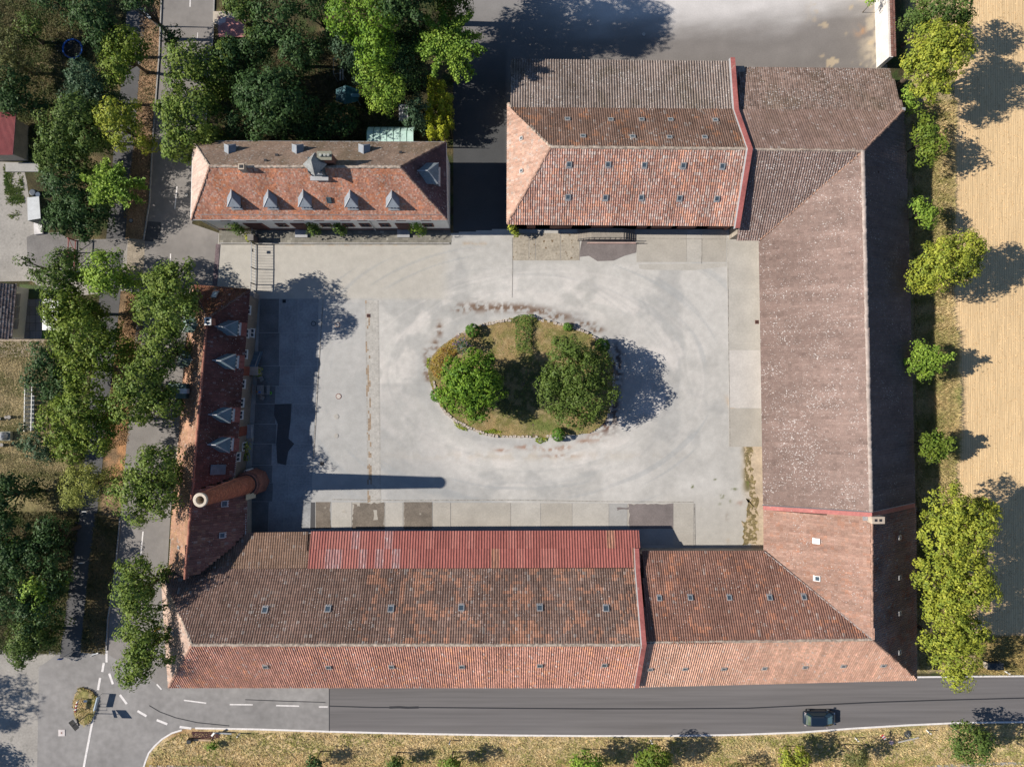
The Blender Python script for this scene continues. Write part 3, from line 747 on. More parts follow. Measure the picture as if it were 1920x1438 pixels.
def facade_window(parent, px, py_, h, wall_y, w, ht, face=-1, frame=WOODR, pane=GLASS, name='window', axis='x', xw=None):
    """Window on a wall; placed where the sight line of px meets the wall at height h. face -1: wall looks towards -y."""
    k = (H - h) / F
    X = (px - 960) * k
    f = MB(); y = wall_y
    for s in (-1, 1):
        f.box((X + s * (w / 2), y + face * .03, h), (.14, .14, ht + .14)); f.box((X, y + face * .03, h + s * ht / 2), (w - .14, .14, .14))
    f.box((X, y + face * .03, h), (.06, .08, ht - .14))
    o = f.build(name, frame, parent)
    MB().box((X, y + face * .015, h), (w - .1, .03, ht - .1)).build('pane', pane, o)
    return o
# ------------------------------------------------ tiled barn at the top
nb = thing('tiled_barn', W(1165, 270, 0), 'hipped barn with orange pantiles, rows of small skylights and a pale lean-to behind', 'barn')
O_NEW = [(.44, .215, .15), (.38, .18, .13), (.33, .165, .125), (.42, .29, .24), (.27, .15, .12), (.42, .34, .30)]
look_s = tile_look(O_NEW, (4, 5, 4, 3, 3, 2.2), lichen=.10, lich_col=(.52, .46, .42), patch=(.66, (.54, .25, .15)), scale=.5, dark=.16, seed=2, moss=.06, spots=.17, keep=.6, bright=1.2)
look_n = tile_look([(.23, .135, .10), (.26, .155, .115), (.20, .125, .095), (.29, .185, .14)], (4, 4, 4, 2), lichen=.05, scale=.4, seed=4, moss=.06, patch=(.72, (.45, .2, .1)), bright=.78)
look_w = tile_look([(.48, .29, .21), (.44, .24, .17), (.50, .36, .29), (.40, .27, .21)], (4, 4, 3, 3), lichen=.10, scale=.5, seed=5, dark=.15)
look_l = tile_look([(.32, .255, .22), (.36, .295, .26), (.28, .22, .19), (.23, .165, .135)], (4, 3, 3, 2), lichen=.03, scale=.3, seed=6, moss=.3, dark=.12, spots=.16, bright=.82)
S_ = P3([(951, 420, 4.5), (1380, 423, 4.5), (1405, 279, 9.0), (1033, 276, 9.0)])
N_ = P3([(1377, 206, 5.2), (958, 203, 5.2), (1033, 276, 9.0), (1405, 279, 9.0)])
Wp = P3([(952, 194, 4.5), (951, 420, 4.5), (1033, 276, 9.0)])
L_ = P3([(1371, 117, 3.6), (960, 113, 3.6), (957.5, 203, 5.15), (1377, 206, 5.15)])
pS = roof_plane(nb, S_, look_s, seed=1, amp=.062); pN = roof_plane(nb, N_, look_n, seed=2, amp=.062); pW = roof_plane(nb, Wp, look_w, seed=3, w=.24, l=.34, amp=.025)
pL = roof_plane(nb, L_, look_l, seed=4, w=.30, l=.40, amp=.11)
ridge_caps('ridge_tiles', S_[3], S_[2], nb, CAPM, r=.17); ridge_caps('hip_tiles', Wp[0], Wp[2], nb, CAPM, r=.14); ridge_caps('hip_tiles', Wp[1], Wp[2], nb, CAPR, r=.14)
for a, b in ((1064, 225), (1145, 226), (1203, 226), (1257, 226), (1341, 227), (1093, 257), (1186, 258), (1255, 259), (1321, 259)): skylight(nb, pN, a, b, w=.58, l=.5, gm=SKYG)
for a, b in ((1067, 308), (1140, 308), (1208, 309), (1281, 310), (1354, 311), (1065, 369), (1135, 370), (1202, 370), (1274, 371), (1344, 372)): skylight(nb, pS, a, b, w=.58, l=.62)
for a, b in ((979, 260), (979, 321)): skylight(nb, pW, a, b, w=.42, l=.42)
gutter(nb, S_[0], S_[1]); gutter(nb, Wp[0], Wp[1])
wy = W(0, 430).y; wx0, wx1 = W(962, 0).x, W(1380, 0).x
yN = L_[0].y - .3
walls(nb, [(wx0, wy), (wx1, wy), (wx1, yN), (wx0, yN)], 3.3, STONE)
walls(nb, [(wx0, wy), (wx1, wy), (wx1, pN.hit(1377, 210).y), (wx0, pN.hit(1377, 210).y)], 4.2, STONE, name='upper_wall')
for a, w_ in ((996, 1.0), (1052, 2.6), (1130, 2.6), (1205, 1.2), (1242, 2.4), (1290, 2.2), (1350, 2.4)):
    MB().box((W(a, 0, 2).x, wy - .04, 1.9), (w_, .1, 2.3)).build('barn_door', DOORM, nb)
for a in (1022, 1180, 1266, 1318):
    MB().box((W(a, 0, 3).x, wy - .05, 3.4), (.35, .12, 1.4)).build('pilaster', BRICK, nb)
coping(nb, [(1374, 108, 4.1), (1381, 205, 5.7), (1407, 279, 9.5), (1383, 428, 4.95)], side=-1, w=.52, trim=(0, .11))
# loading platform with steps
lp = thing('loading_platform', W(1136, 434), 'stone loading platform with steps at both ends and a black railing', 'platform')
PLAT = mat('platform_stone', (.30, .27, .235), var=.15, fine=6)
a, b = W(1106, 437), W(1167, 440)
MB().box(((a.x + b.x) / 2, wy - .75, .5), (b.x - a.x, 1.3, 1.0)).build('platform', PLAT, lp)
for sgn, xe in ((-1, a.x), (1, b.x)):
    for k in range(5):
        MB().box((xe + sgn * (k + .5) * .3, wy - .75, .45 - k * .09), (.3, 1.25, .9 - k * .18)).build('step', PLAT, lp)
rl = MB()
for x in np.linspace(a.x - 1.5, b.x + 1.5, 12):
    hh = 1.0 if a.x <= x <= b.x else max(.0, 1.0 - (abs(x - (a.x if x < a.x else b.x))) / 1.5)
    rl.bar((x, wy - 1.42, hh * .9), (x, wy - 1.42, hh + .95), .05)
rl.bar((a.x, wy - 1.42, 1.95), (b.x, wy - 1.42, 1.95), .07); rl.bar((a.x - 1.5, wy - 1.42, .98), (a.x, wy - 1.42, 1.95), .07); rl.bar((b.x, wy - 1.42, 1.95), (b.x + 1.5, wy - 1.42, .98), .07)
rl.build('railing', DARKI, lp)
MB().bar((a.x - .3, wy - 1.72, .16), (b.x + 1.6, wy - 1.72, .16), .16, .3).build('kerb_wall', mat('red_kerb', (.42, .30, .27)), lp)
MB().bar((b.x + 1.6, wy - 1.75, .3), (b.x + 2.6, wy - 1.75, .3), .06).build('handrail_end', DARKI, lp)
# ------------------------------------------------ long brown barn on the right
eb = thing('long_brown_barn', W(1570, 560), 'long L-shaped barn with grey brown speckled roof and a dark shaded outer slope', 'barn')
BR = [(.30, .20, .165), (.27, .18, .15), (.33, .225, .19), (.25, .155, .125)]
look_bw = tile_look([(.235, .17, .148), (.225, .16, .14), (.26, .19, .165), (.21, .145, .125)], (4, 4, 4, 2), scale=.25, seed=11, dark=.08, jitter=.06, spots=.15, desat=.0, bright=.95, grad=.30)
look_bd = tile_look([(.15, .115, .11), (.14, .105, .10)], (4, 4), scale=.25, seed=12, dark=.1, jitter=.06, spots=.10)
look_bn = tile_look([(.24, .155, .125), (.27, .18, .15), (.21, .13, .10)], (4, 4, 3), lichen=.02, lich_col=(.5, .45, .42), scale=.4, seed=13, dark=.12, moss=.1)
look_bl = tile_look([(.19, .125, .10), (.29, .20, .165), (.23, .155, .125), (.33, .25, .21), (.14, .09, .07)], (4, 3, 4, 2, 3), scale=.4, seed=14, dark=.10, moss=.2, jitter=.14, spots=.17)
look_bs = tile_look([(.29, .20, .17), (.26, .175, .15), (.33, .24, .21)], (4, 4, 2), scale=.3, seed=15, dark=.10, spots=.18, bright=.9)
e_n = P3([(1694, 207, 4.9), (1384, 207, 5.2), (1405, 279, 9.0), (1618, 283, 9.0)])
e_l = P3([(1669, 130, 3.0), (1386, 128, 3.0), (1384, 207, 5.15), (1694, 207, 4.9)])
e_s = P3([(1383, 450, 3.2), (1424, 450, 3.2), (1618, 283, 9.0), (1408, 280, 9.0)])
e_w = P3([(1424, 450, 3.1), (1432, 950, 3.1), (1634, 966, 9.1), (1618, 283, 9.0)])
e_e = P3([(1715, 946, 3.3), (1702, 400, 3.3), (1618, 283, 9.0), (1634, 966, 9.1)])
e_t = P3([(1702, 400, 3.3), (1695, 208, 4.6), (1618, 283, 9.0)])
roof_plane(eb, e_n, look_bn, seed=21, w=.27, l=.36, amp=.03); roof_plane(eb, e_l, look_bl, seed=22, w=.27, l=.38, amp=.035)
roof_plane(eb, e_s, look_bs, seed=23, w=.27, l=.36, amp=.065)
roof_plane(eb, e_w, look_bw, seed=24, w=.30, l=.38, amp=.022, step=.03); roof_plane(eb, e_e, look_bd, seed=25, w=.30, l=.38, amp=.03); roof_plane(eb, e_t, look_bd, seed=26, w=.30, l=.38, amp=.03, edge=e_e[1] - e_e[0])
ridge_caps('ridge_tiles', e_s[3], e_s[2], eb, CAPM, r=.14); ridge_caps('ridge_tiles', e_w[3], e_w[2], eb, mat('lichen_ridge', (.36, .30, .27), var=.3), r=.23, lift=.05); ridge_caps('hip_tiles', e_n[0], e_n[3], eb, CAPR, r=.14)
VAL = mat('valley_lead', (.33, .27, .25), rough=.6, var=.2)
MB().bar(e_s[1] + Vector((0, 0, .06)), e_s[2] + Vector((0, 0, .06)), .16, .03).build('valley_flashing', mat('orange_valley', (.40, .24, .17)), eb)
gutter(eb, e_w[0], e_w[1]); gutter(eb, e_e[0], e_e[1]); gutter(eb, e_l[0], e_l[1])
wl = W(1427, 0).x
walls(eb, [(e_s[0].x, W(0, 449).y), (W(1426, 0).x, W(0, 449).y), (W(1434, 0).x, e_w[1].y), (e_e[0].x - .4, e_w[1].y), (e_e[1].x - .3, e_e[1].y), (e_l[0].x - .2, e_n[0].y), (e_s[0].x, e_n[0].y)], 2.95, STONE)
walls(eb, [(e_l[1].x + .1, e_n[0].y - .2), (e_l[0].x - .2, e_n[0].y - .2), (e_l[0].x - .25, e_l[0].y - .3), (e_l[1].x + .1, e_l[0].y - .3)], 2.75, STONE, name='lean_to_wall')
MB().prism([e_l[0] + Vector((-.1, 0, -.1)), e_n[0] + Vector((-.1, 0, -.1)), e_n[0] + Vector((-.5, 0, -.1)), e_l[0] + Vector((-.5, 0, -.1))], [0] * 4).build('gable_wall', STONE, eb)
MB().box(e_n[0] + Vector((0, .1, .05)), (.35, .35, .1)).build('lead_cap', FLASH, eb)
coping(eb, [(1431, 952, 3.6), (1635, 965, 9.55), (1716, 947, 3.8)], side=1, w=.46, trim=(.14, .04))
# ------------------------------------------------ corner barn, lower right
cb = thing('corner_barn', W(1560, 1160), 'L-shaped corner barn with orange pantiles at the lower right, by the road', 'barn')
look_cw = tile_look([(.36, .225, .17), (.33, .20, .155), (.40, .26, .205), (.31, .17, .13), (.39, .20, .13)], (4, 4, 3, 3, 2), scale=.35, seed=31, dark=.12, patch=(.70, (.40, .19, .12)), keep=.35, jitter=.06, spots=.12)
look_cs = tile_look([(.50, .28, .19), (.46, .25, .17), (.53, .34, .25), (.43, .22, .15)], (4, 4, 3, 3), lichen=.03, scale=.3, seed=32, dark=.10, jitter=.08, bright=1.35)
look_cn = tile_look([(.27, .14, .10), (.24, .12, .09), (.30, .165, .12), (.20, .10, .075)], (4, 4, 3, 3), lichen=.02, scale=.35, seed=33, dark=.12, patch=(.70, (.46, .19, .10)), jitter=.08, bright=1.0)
look_ce = tile_look([(.30, .19, .16), (.27, .17, .15), (.34, .20, .15)], (4, 4, 3), lichen=.02, scale=.5, seed=34, dark=.2, patch=(.66, (.34, .12, .07)))
c_w = P3([(1434, 957, 3.2), (1433, 1034, 3.2), (1636, 1199, 9.1), (1635, 969, 9.1)])
c_e = P3([(1718, 1272, 3.4), (1716, 950, 3.4), (1635, 969, 9.1), (1636, 1199, 9.1)])
c_s = P3([(1198, 1287, 3.5), (1718, 1273, 3.5), (1636, 1199, 9.1), (1211, 1205, 9.2)])
c_n = P3([(1433, 1034, 3.4), (1205, 1034, 3.4), (1210, 1205, 9.2), (1636, 1199, 9.1)])
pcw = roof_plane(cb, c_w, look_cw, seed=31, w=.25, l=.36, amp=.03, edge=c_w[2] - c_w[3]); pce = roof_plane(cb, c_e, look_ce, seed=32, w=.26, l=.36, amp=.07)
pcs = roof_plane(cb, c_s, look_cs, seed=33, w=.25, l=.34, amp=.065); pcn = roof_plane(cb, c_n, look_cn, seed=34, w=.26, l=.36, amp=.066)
ridge_caps('ridge_tiles', c_s[3], c_s[2], cb, CAPM, r=.15); ridge_caps('ridge_tiles', c_w[3], c_w[2], cb, CAPR, r=.14); ridge_caps('hip_tiles', c_e[0], c_e[3], cb, CAPR, r=.13)
MB().bar(c_n[0] + Vector((0, 0, .06)), c_n[3] + Vector((0, 0, .06)), .16, .03).build('valley_flashing', VAL, cb)
for a, b in ((1236, 1122), (1294, 1121), (1367, 1121), (1443, 1121), (1507, 1120)): skylight(cb, pcn, a, b, w=.55, l=.62)
for a, b in ((1219, 1253), (1284, 1252), (1357, 1252), (1433, 1251), (1509, 1249), (1581, 1247), (1656, 1246)): skylight(cb, pcs, a, b, w=.55, l=.5)
skylight(cb, pcw, 1532, 1014, .62, .62, m=WHITE, gm=WHITE); skylight(cb, pcw, 1533, 1084, .6, .6)
for b in (1007, 1082, 1149, 1222): skylight(cb, pce, 1685, b, .5, .5)
gutter(cb, c_w[0], c_w[1]); gutter(cb, c_n[0], c_n[1]); gutter(cb, c_s[0], c_s[1]); gutter(cb, c_e[0], c_e[1])
walls(cb, [(c_s[0].x, c_s[0].y + .4), (c_s[1].x - .4, c_s[1].y + .4), (c_e[1].x - .4, c_e[1].y), (W(1437, 0).x, c_e[1].y), (W(1437, 0).x, c_n[0].y - .35), (c_n[1].x - .2, c_n[0].y - .35)], 3.05, STONE)
ch = MB(); cc = pcw.hit(1641, 973)
ch.box((cc.x, cc.y, 9.2), (1.35, .75, 1.5)); chimney = ch.build('chimney', mat('yellow_brick', (.48, .40, .32), var=.15), cb)
for s in (-.28, .22): MB().box((cc.x + s, cc.y, 9.96), (.28, .28, .04)).build('flue', DARKI, chimney)
MB().box((cc.x - .95, cc.y + .1, 9.0), (.5, .6, .1)).build('walk_board', FLASH, cb)
# ------------------------------------------------ long barn along the south road
sb_ = thing('long_south_barn', W(760, 1180), 'very long barn beside the lower road with red metal sheets along the yard eave', 'barn')
ORG_P = lambda x, y: px_of(x, y)[0] > 700
look_sn = tile_look([(.24, .15, .115), (.21, .125, .098), (.28, .175, .135), (.17, .105, .085), (.31, .225, .185)], (4, 4, 3, 3, 1.6), lichen=.03, scale=.3, seed=41, dark=.14, moss=.04, patch=(.61, (.52, .24, .14), ORG_P), jitter=.09, spots=.11, bright=.95, keep=.4)
look_ss = tile_look([(.42, .20, .14), (.38, .18, .125), (.46, .23, .16), (.34, .16, .12)], (4, 4, 3, 3), lichen=.04, scale=.3, seed=42, dark=.10, patch=(.70, (.54, .24, .12)), jitter=.10, bright=1.5)
look_sh = tile_look([(.50, .35, .27), (.46, .31, .24), (.53, .40, .33)], (4, 4, 3), lichen=.06, scale=.4, seed=43, dark=.12, bright=.85)
look_sx = tile_look([(.29, .185, .13), (.26, .16, .11), (.33, .205, .145), (.22, .14, .10)], (4, 4, 3, 3), lichen=.03, scale=.4, seed=44, dark=.14, moss=.2, bright=.85)
s_n = P3([(1191, 1067, 4.6), (302, 1068, 4.6), (360, 1208, 9.6), (1203, 1208, 9.6)])
s_s = P3([(316, 1288, 3.8), (1192, 1288, 3.8), (1206, 1209, 9.6), (360, 1209, 9.6)])
s_h = P3([(302, 1068, 4.3), (316, 1288, 3.8), (360, 1208, 9.6)])
s_x = P3([(578, 998, 3.2), (462, 1000, 3.2), (383, 1069, 4.6), (577, 1067, 4.6)])
s_m = P3([(1192, 996, 3.2), (578, 998, 3.2), (576, 1067, 4.65), (1190, 1067, 4.65)])
psn = roof_plane(sb_, s_n, look_sn, seed=41, w=.275, l=.37, amp=.068); pss = roof_plane(sb_, s_s, look_ss, seed=42, w=.25, l=.36, amp=.062)
roof_plane(sb_, s_h, look_sh, seed=43, w=.25, l=.36, amp=.03, edge=s_h[1] - s_h[0]); roof_plane(sb_, s_x, look_sx, seed=44, w=.275, l=.37, amp=.07)
ridge_caps('ridge_tiles', s_s[3], s_s[2], sb_, CAPM, r=.17); ridge_caps('hip_tiles', s_h[0], s_h[2], sb_, CAPM, r=.14); ridge_caps('hip_tiles', s_h[1], s_h[2], sb_, CAPR, r=.14)
for a, b in ((497, 1144), (615, 1142), (733, 1142), (865, 1140), (1012, 1140), (1136, 1141)): skylight(sb_, psn, a, b, w=.66, l=.72)
for a, b in ((498, 1248), (616, 1249), (734, 1248), (866, 1248), (1012, 1246), (1133, 1245)): skylight(sb_, pss, a, b, w=.62, l=.66)
skylight(sb_, Plane(s_h), 325, 1186, .4, .7)
gutter(sb_, s_s[0], s_s[1], .05); gutter(sb_, s_m[0], s_x[1], .06)
# red metal sheets, one object per sheet
slab_poly('roof_deck', s_m, UND, sb_, drop=.08)
pm = Plane(s_m); nrm = pm.normal()
REDS = [mat('red_sheet_%d' % k, c, rough=.5, var=.16, scale=1.1, fine=3.2, fvar=.16, stretch=(5, .7, .7)) for k, c in enumerate(((.35, .125, .105), (.31, .11, .092), (.38, .15, .125), (.36, .155, .105)))]
REDS.append(mat('faded_red_sheet', (.38, .20, .185), rough=.5, var=.3, scale=1.4, fine=3, fvar=.2, stretch=(5, .7, .7), speck=(1.5, .60, (.50, .40, .39))))
REDS.append(mat('rusty_red_sheet', (.34, .17, .12), rough=.6, var=.3, scale=1.4, fine=3, fvar=.2, stretch=(5, .7, .7), speck=(1.3, .62, (.46, .26, .14))))
ex = (s_m[0] - s_m[1]); L0 = ex.length; ex.normalize(); vv = nrm.cross(ex).normalized(); vv = vv if vv.z < 0 else -vv
o0 = pm.hit(577, 1066, .04); full = (pm.hit(577, 1066) - pm.hit(577, 997)).length
sheet_meshes = {}
nS = 40; wS = L0 / nS
def sheet_mesh(k, ln):
    key = (k, round(ln, 2))
    if key in sheet_meshes: return sheet_meshes[key]
    xs_ = []; 
    for r in range(3):
        x0 = r * wS / 3; xs_ += [(x0, 0), (x0 + wS * .045, .06), (x0 + wS * .11, .06), (x0 + wS * .155, 0)]
    xs_ += [(wS, 0), (wS * 1.02, .03)]
    me = bpy.data.meshes.new('roof_sheet'); v_ = []; f_ = []
    for x, z in xs_: v_ += [tuple(ex * x + nrm * (z + .012)), tuple(ex * x + vv * ln + nrm * z)]
    for i in range(len(xs_) - 1): f_.append((2 * i, 2 * i + 1, 2 * i + 3, 2 * i + 2))
    me.from_pydata(v_, [], f_); me.materials.append(REDS[k]); sheet_meshes[key] = me; return me
rs = random.Random(3)
for i in range(nS):
    for j in range(2):
        px = 578 + (i / nS) * 613
        k = rs.choice([0, 1, 1, 0, 2]) if px > 760 else rs.choice([2, 0, 4, 4, 2])
        if (900 < px < 1010 or px > 1120) and rs.random() < .20: k = rs.choice([5, 3])
        ln = full * .52
        o = bpy.data.objects.new('roof_sheet', sheet_mesh(k, ln)); COL.objects.link(o); o.parent = sb_
        sk = (pm.hit(577, 1066) - pm.hit(577.6, 997))
        p = o0 + ex * (i * wS) + vv * (j * full * .49) + nrm * (.03 if j == 0 else .0)
        o.location = p - ORG[sb_.name]
walls(sb_, [(s_s[0].x + .5, s_s[0].y + .35), (s_s[1].x, s_s[1].y + .35), (s_s[1].x, W(0, 1067, 4.6).y), (s_s[0].x + .3, W(0, 1067, 4.6).y)], 3.5, STONE)
for a in range(480, 1190, 64):
    x = W(a, 0, 2).x; yq = s_m[0].y - 1.0
    MB().box((x, yq, 1.55), (.3, .3, 3.1)).build('shed_post', DARKI, sb_)
MB().box(((W(480, 0).x + W(1184, 0).x) / 2, s_m[0].y - 1.0, 2.95), (W(1184, 0).x - W(480, 0).x, .3, .3)).build('shed_beam', DARKI, sb_)
walls(sb_, [(W(470, 0).x, s_m[0].y - 2.6), (W(1186, 0).x, s_m[0].y - 2.6), (W(1186, 0).x, s_m[0].y - 3.9), (W(470, 0).x, s_m[0].y - 3.9)], 3.3, BRICK, name='shed_back_wall')
coping(sb_, [(1194, 1028, 4.2), (1196, 1067, 5.1), (1208, 1209, 10.1), (1194, 1290, 4.2)], side=-1, w=.50)
# ------------------------------------------------ west house with the dormers
wh = thing('red_roof_house', W(410, 800), 'narrow dark red tiled house between road trees and yard, with slate dormers', 'house')
look_r = tile_look([(.15, .06, .052), (.125, .05, .046), (.18, .07, .056), (.11, .055, .05)], (4, 4, 3, 3), lichen=.05, lich_col=(.30, .24, .24), scale=.7, seed=51, dark=.25, moss=.1)
look_rl = tile_look([(.44, .24, .16), (.40, .20, .13), (.50, .30, .21), (.46, .28, .14)], (4, 4, 3, 3), lichen=.04, scale=.6, seed=52, dark=.16, moss=.25, bright=.85)
look_rh = tile_look([(.24, .09, .055), (.20, .075, .05), (.30, .13, .06), (.34, .18, .07)], (4, 4, 3, 1.5), lichen=.03, scale=.7, seed=53, dark=.3, moss=.25)
look_rb = tile_look([(.26, .13, .10), (.23, .11, .09), (.32, .18, .13), (.18, .09, .075)], (4, 4, 2, 3), lichen=.03, scale=.5, seed=54, dark=.18, patch=(.7, (.40, .22, .14)))
w_r = P3([(439, 893, 4.1), (467, 545, 4.1), (388, 597, 7.3), (358, 921, 7.3)])
w_h = P3([(469, 543, 4.1), (360, 535, 4.0), (388, 597, 7.3)])
w_l = P3([(357, 536, 3.9), (317, 1062, 3.8), (346, 1085, 7.3), (388, 597, 7.3)])
w_b = P3([(460, 1002, 3.3), (461, 893, 3.35), (358, 921, 7.3), (346, 1085, 7.3), (383, 1069, 5.9)])
pwr = roof_plane(wh, w_r, look_r, seed=51, w=.24, l=.34, amp=.03); pwh = roof_plane(wh, w_h, look_rh, seed=52, w=.24, l=.34, amp=.03)
pwl = roof_plane(wh, w_l, look_rl, seed=53, w=.24, l=.34, amp=.035); pwb = roof_plane(wh, w_b, look_rb, seed=54, w=.29, l=.42, amp=.075, edge=w_b[0] - w_b[1])
ridge_caps('ridge_tiles', w_r[2], w_l[2], wh, mat('red_ridge', (.33, .14, .10), var=.2), r=.15); ridge_caps('hip_tiles', w_h[0], w_h[2], wh, CAPD, r=.12); ridge_caps('hip_tiles', w_h[1], w_h[2], wh, CAPD, r=.12)
gutter(wh, w_r[0], w_r[1], .06); gutter(wh, w_b[0], w_b[1], .06); gutter(wh, w_l[0], w_l[1], .06)
e0, e1 = W(485, 560), W(460, 903); l0, l1 = P3([(357, 545, 3.8), (319, 1056, 3.8)])
wq = [(e1.x, e1.y), (e0.x, e0.y), (l0.x + .35, e0.y + .1), (l1.x + .35, l1.y)]
walls(wh, [wq[0], wq[1], wq[2], wq[3], (W(472, 0).x, l1.y), (W(472, 0).x, e1.y - .02)], 3.25, GREYP)
walls(wh, [wq[0], wq[1], wq[2], (wq[3][0], wq[0][1])], 3.9, GREYP, name='upper_wall')
wall_dir = (Vector((e1.x, e1.y, 0)) - Vector((e0.x, e0.y, 0))).normalized(); wn = Vector((-wall_dir.y, wall_dir.x, 0)); wn = wn if wn.x > 0 else -wn
def wall_piece(name, py_, h, w, ht, m, parent, d=.06, pane=None, fw=.09):
    t = ((W(0, py_, h).y) - e0.y) / (e1.y - e0.y); p = Vector((e0.x, e0.y, 0)).lerp(Vector((e1.x, e1.y, 0)), t); p.z = h
    p += wn * .02; ax = (wall_dir, wn, Vector((0, 0, 1)))
    f = MB()
    if pane:
        for s in (-1, 1):
            f.box(p + wall_dir * s * w / 2, (fw, .1, ht + fw), axes=ax); f.box(p + Vector((0, 0, s * ht / 2)), (w - fw, .1, fw), axes=ax)
        f.box(p, (fw * .7, .07, ht - fw), axes=ax); f.box(p + wn * .02 - Vector((0, 0, ht / 2 + fw)), (w + .2, .2, .05), axes=ax)
        o = f.build(name, m, parent); MB().box(p, (w - fw, .03, ht - fw), axes=ax).build('pane', pane, o); return o
    return f.box(p, (w, d, ht), axes=ax).build(name, m, parent)
for y_, h_ in ((581, 3.1), (625, 3.1), (664, 3.1), (720, 3.1), (755, 3.1), (778, 3.1), (857, 3.0), (624, 1.4), (837, 1.3)):
    wall_piece('window', y_, h_, .95, 1.0, WHITE, wh, pane=GLASS)
RD = mat('red_brown_door', (.22, .07, .045), rough=.7, var=.15)
for y_ in (696, 808): wall_piece('door', y_, 1.7, 1.1, 3.0, RD, wh)
def dormer(parent, pl, front_px, out, w, hw, hr, bodym, roofm, winm=WHITE, over=.14, hip=.6, win=(.75, .75), apron=None, name='dormer', pane=GLASS):
    c = pl.hit(*front_px); out = Vector((out[0], out[1], 0)).normalized(); sd_ = Vector((-out.y, out.x, 0))
    g = Vector((pl.k[0], pl.k[1], 0)); tan = -g.dot(out)
    z0 = c.z; ze = z0 + hw; zr = ze + hr
    def pt(a, b, z): return Vector((c.x, c.y, 0)) + out * a + sd_ * b + Vector((0, 0, z))
    run, run2 = hw / tan, (hw + hr) / tan
    b = MB(); h2 = w / 2
    b.poly([pt(0, -h2, z0 - .1), pt(0, h2, z0 - .1), pt(0, h2, ze), pt(0, -h2, ze)])
    for s in (-1, 1): b.poly([pt(0, s * h2, z0 - .1), pt(0, s * h2, ze), pt(-run, s * h2, ze)])
    body = b.build(name, bodym, parent)
    r = MB(); o2 = h2 + over; zz = ze + .01
    R1 = pt(-hip, 0, zr); T = pt(-run2 - .05, 0, zr)
    fl, fr_ = pt(over, -o2, zz), pt(over, o2, zz); bl, br = pt(-run - .1, -o2, zz), pt(-run - .1, o2, zz)
    r.poly([fl, fr_, R1]); r.poly([fr_, br, T, R1]); r.poly([bl, fl, R1, T])
    dn = Vector((0, 0, -.07)); r.poly([fr_ + dn, fl + dn, bl + dn, br + dn])
    for p, q in ((fl, fr_), (fr_, br), (bl, fl)): r.poly([p + dn, q + dn, q, p])
    r.build('dormer_roof', roofm, body)
    cap = MB()
    cap.bar(R1 + Vector((0, 0, .02)), T + Vector((0, 0, .02)), .10, .05)
    for p in (fl, fr_): cap.bar(p + Vector((0, 0, .02)), R1 + Vector((0, 0, .02)), .08, .04)
    cap.build('roof_cap', FLASH, body)
    if win:
        f = MB(); zc = z0 + hw * .5; ww, wh2 = win
        ax = (sd_, out, Vector((0, 0, 1)))
        for s in (-1, 1):
            f.box(pt(.04, s * ww / 2, zc), (.1, .1, wh2 + .1), axes=ax); f.box(pt(.04, 0, zc + s * wh2 / 2), (ww - .1, .1, .1), axes=ax)
        f.box(pt(.04, 0, zc), (.08, .08, wh2 - .1), axes=ax)
        f.build('window', winm, body); MB().box(pt(.02, 0, zc), (ww - .1, .03, wh2 - .1), axes=ax).build('pane', pane, body)
    MB().box(pt(.12, 0, z0 + .05), (w + .1, .24, .04), axes=(sd_, (out + Vector((0, 0, -tan))).normalized(), (Vector((0, 0, 1)) + out * tan).normalized())).build('lead_sill', FLASH, body)
    return body
outE = (1, -.08)
look_ap = tile_look([(.34, .12, .09), (.30, .10, .08)], (1, 1), scale=.5, seed=60, dark=.05, jitter=.05)
for y_, x_ in ((617, 449), (679, 445), (778, 437), (833, 435)):
    dormer(wh, pwr, (x_ - .5, y_), outE, 1.35, .95, 1.0, SLATE_D, mat('dormer_slate', (.13, .19, .22), rough=.5, var=.15, fine=10), hip=1.0, win=(.82, .62), over=.2)
    n = pwr.normal()
    q = [pwr.hit(x_ - 27, y_ - 15.5), pwr.hit(x_ + 13, y_ - 13), pwr.hit(x_ + 10, y_ + 13), pwr.hit(x_ - 22, y_ + 13.5)]
    tiles('new_roof_tiles', [q[1], q[2], q[3], q[0]], wh, look_ap, w=.22, l=.3, amp=.02, lift=.05, seed=int(y_), edge=w_r[1] - w_r[0])
for x_, y_ in ((354, 609), (344, 673)):
    dormer(wh, pwl, (x_, y_), (-1, .08), 1.6, 1.1, .8, COPPER, COPPER, hip=.7, win=(.8, .6))
fd = pwl.hit(346, 733)
MB().box((fd.x - .1, fd.y, fd.z + .9), (2.0, 1.7, 1.5)).build('flat_dormer', COPPER, wh)
MB().box((fd.x + .9, fd.y, fd.z + 1.95), (.8, .55, .7)).build('vent_box', WHITE, wh)
cst = pwl.hit(390, 603); q = MB(); q.box((cst.x + .1, cst.y, 7.3), (.62, .75, 1.3)); o = q.build('chimney', BRICK, wh)
MB().box((cst.x + .1, cst.y, 7.98), (.75, .85, .07)).build('chimney_cap', WHITE, o)
for s in (-.17, .17): MB().box((cst.x + .1, cst.y + s, 8.04), (.3, .2, .06)).build('flue', DARKI, o)
skylight(wh, pwh, 403, 554, .6, .95, gm=mat('bright_pane', (.5, .62, .62), rough=.2)); skylight(wh, pwb, 420, 944, .72, .72); skylight(wh, pwb, 416, 1003, .66, .66); skylight(wh, Plane(w_l), 337, 1026, .35, .5)
c = pwr.hit(408, 880); n = pwr.normal(); u = (w_r[1] - w_r[0]).normalized(); v = n.cross(u)
MB().box(c + n * .14, (1.15, 1.7, .12), axes=(u, v, n)).build('roof_hatch', mat('hatch_metal', (.10, .13, .17), rough=.5), wh)
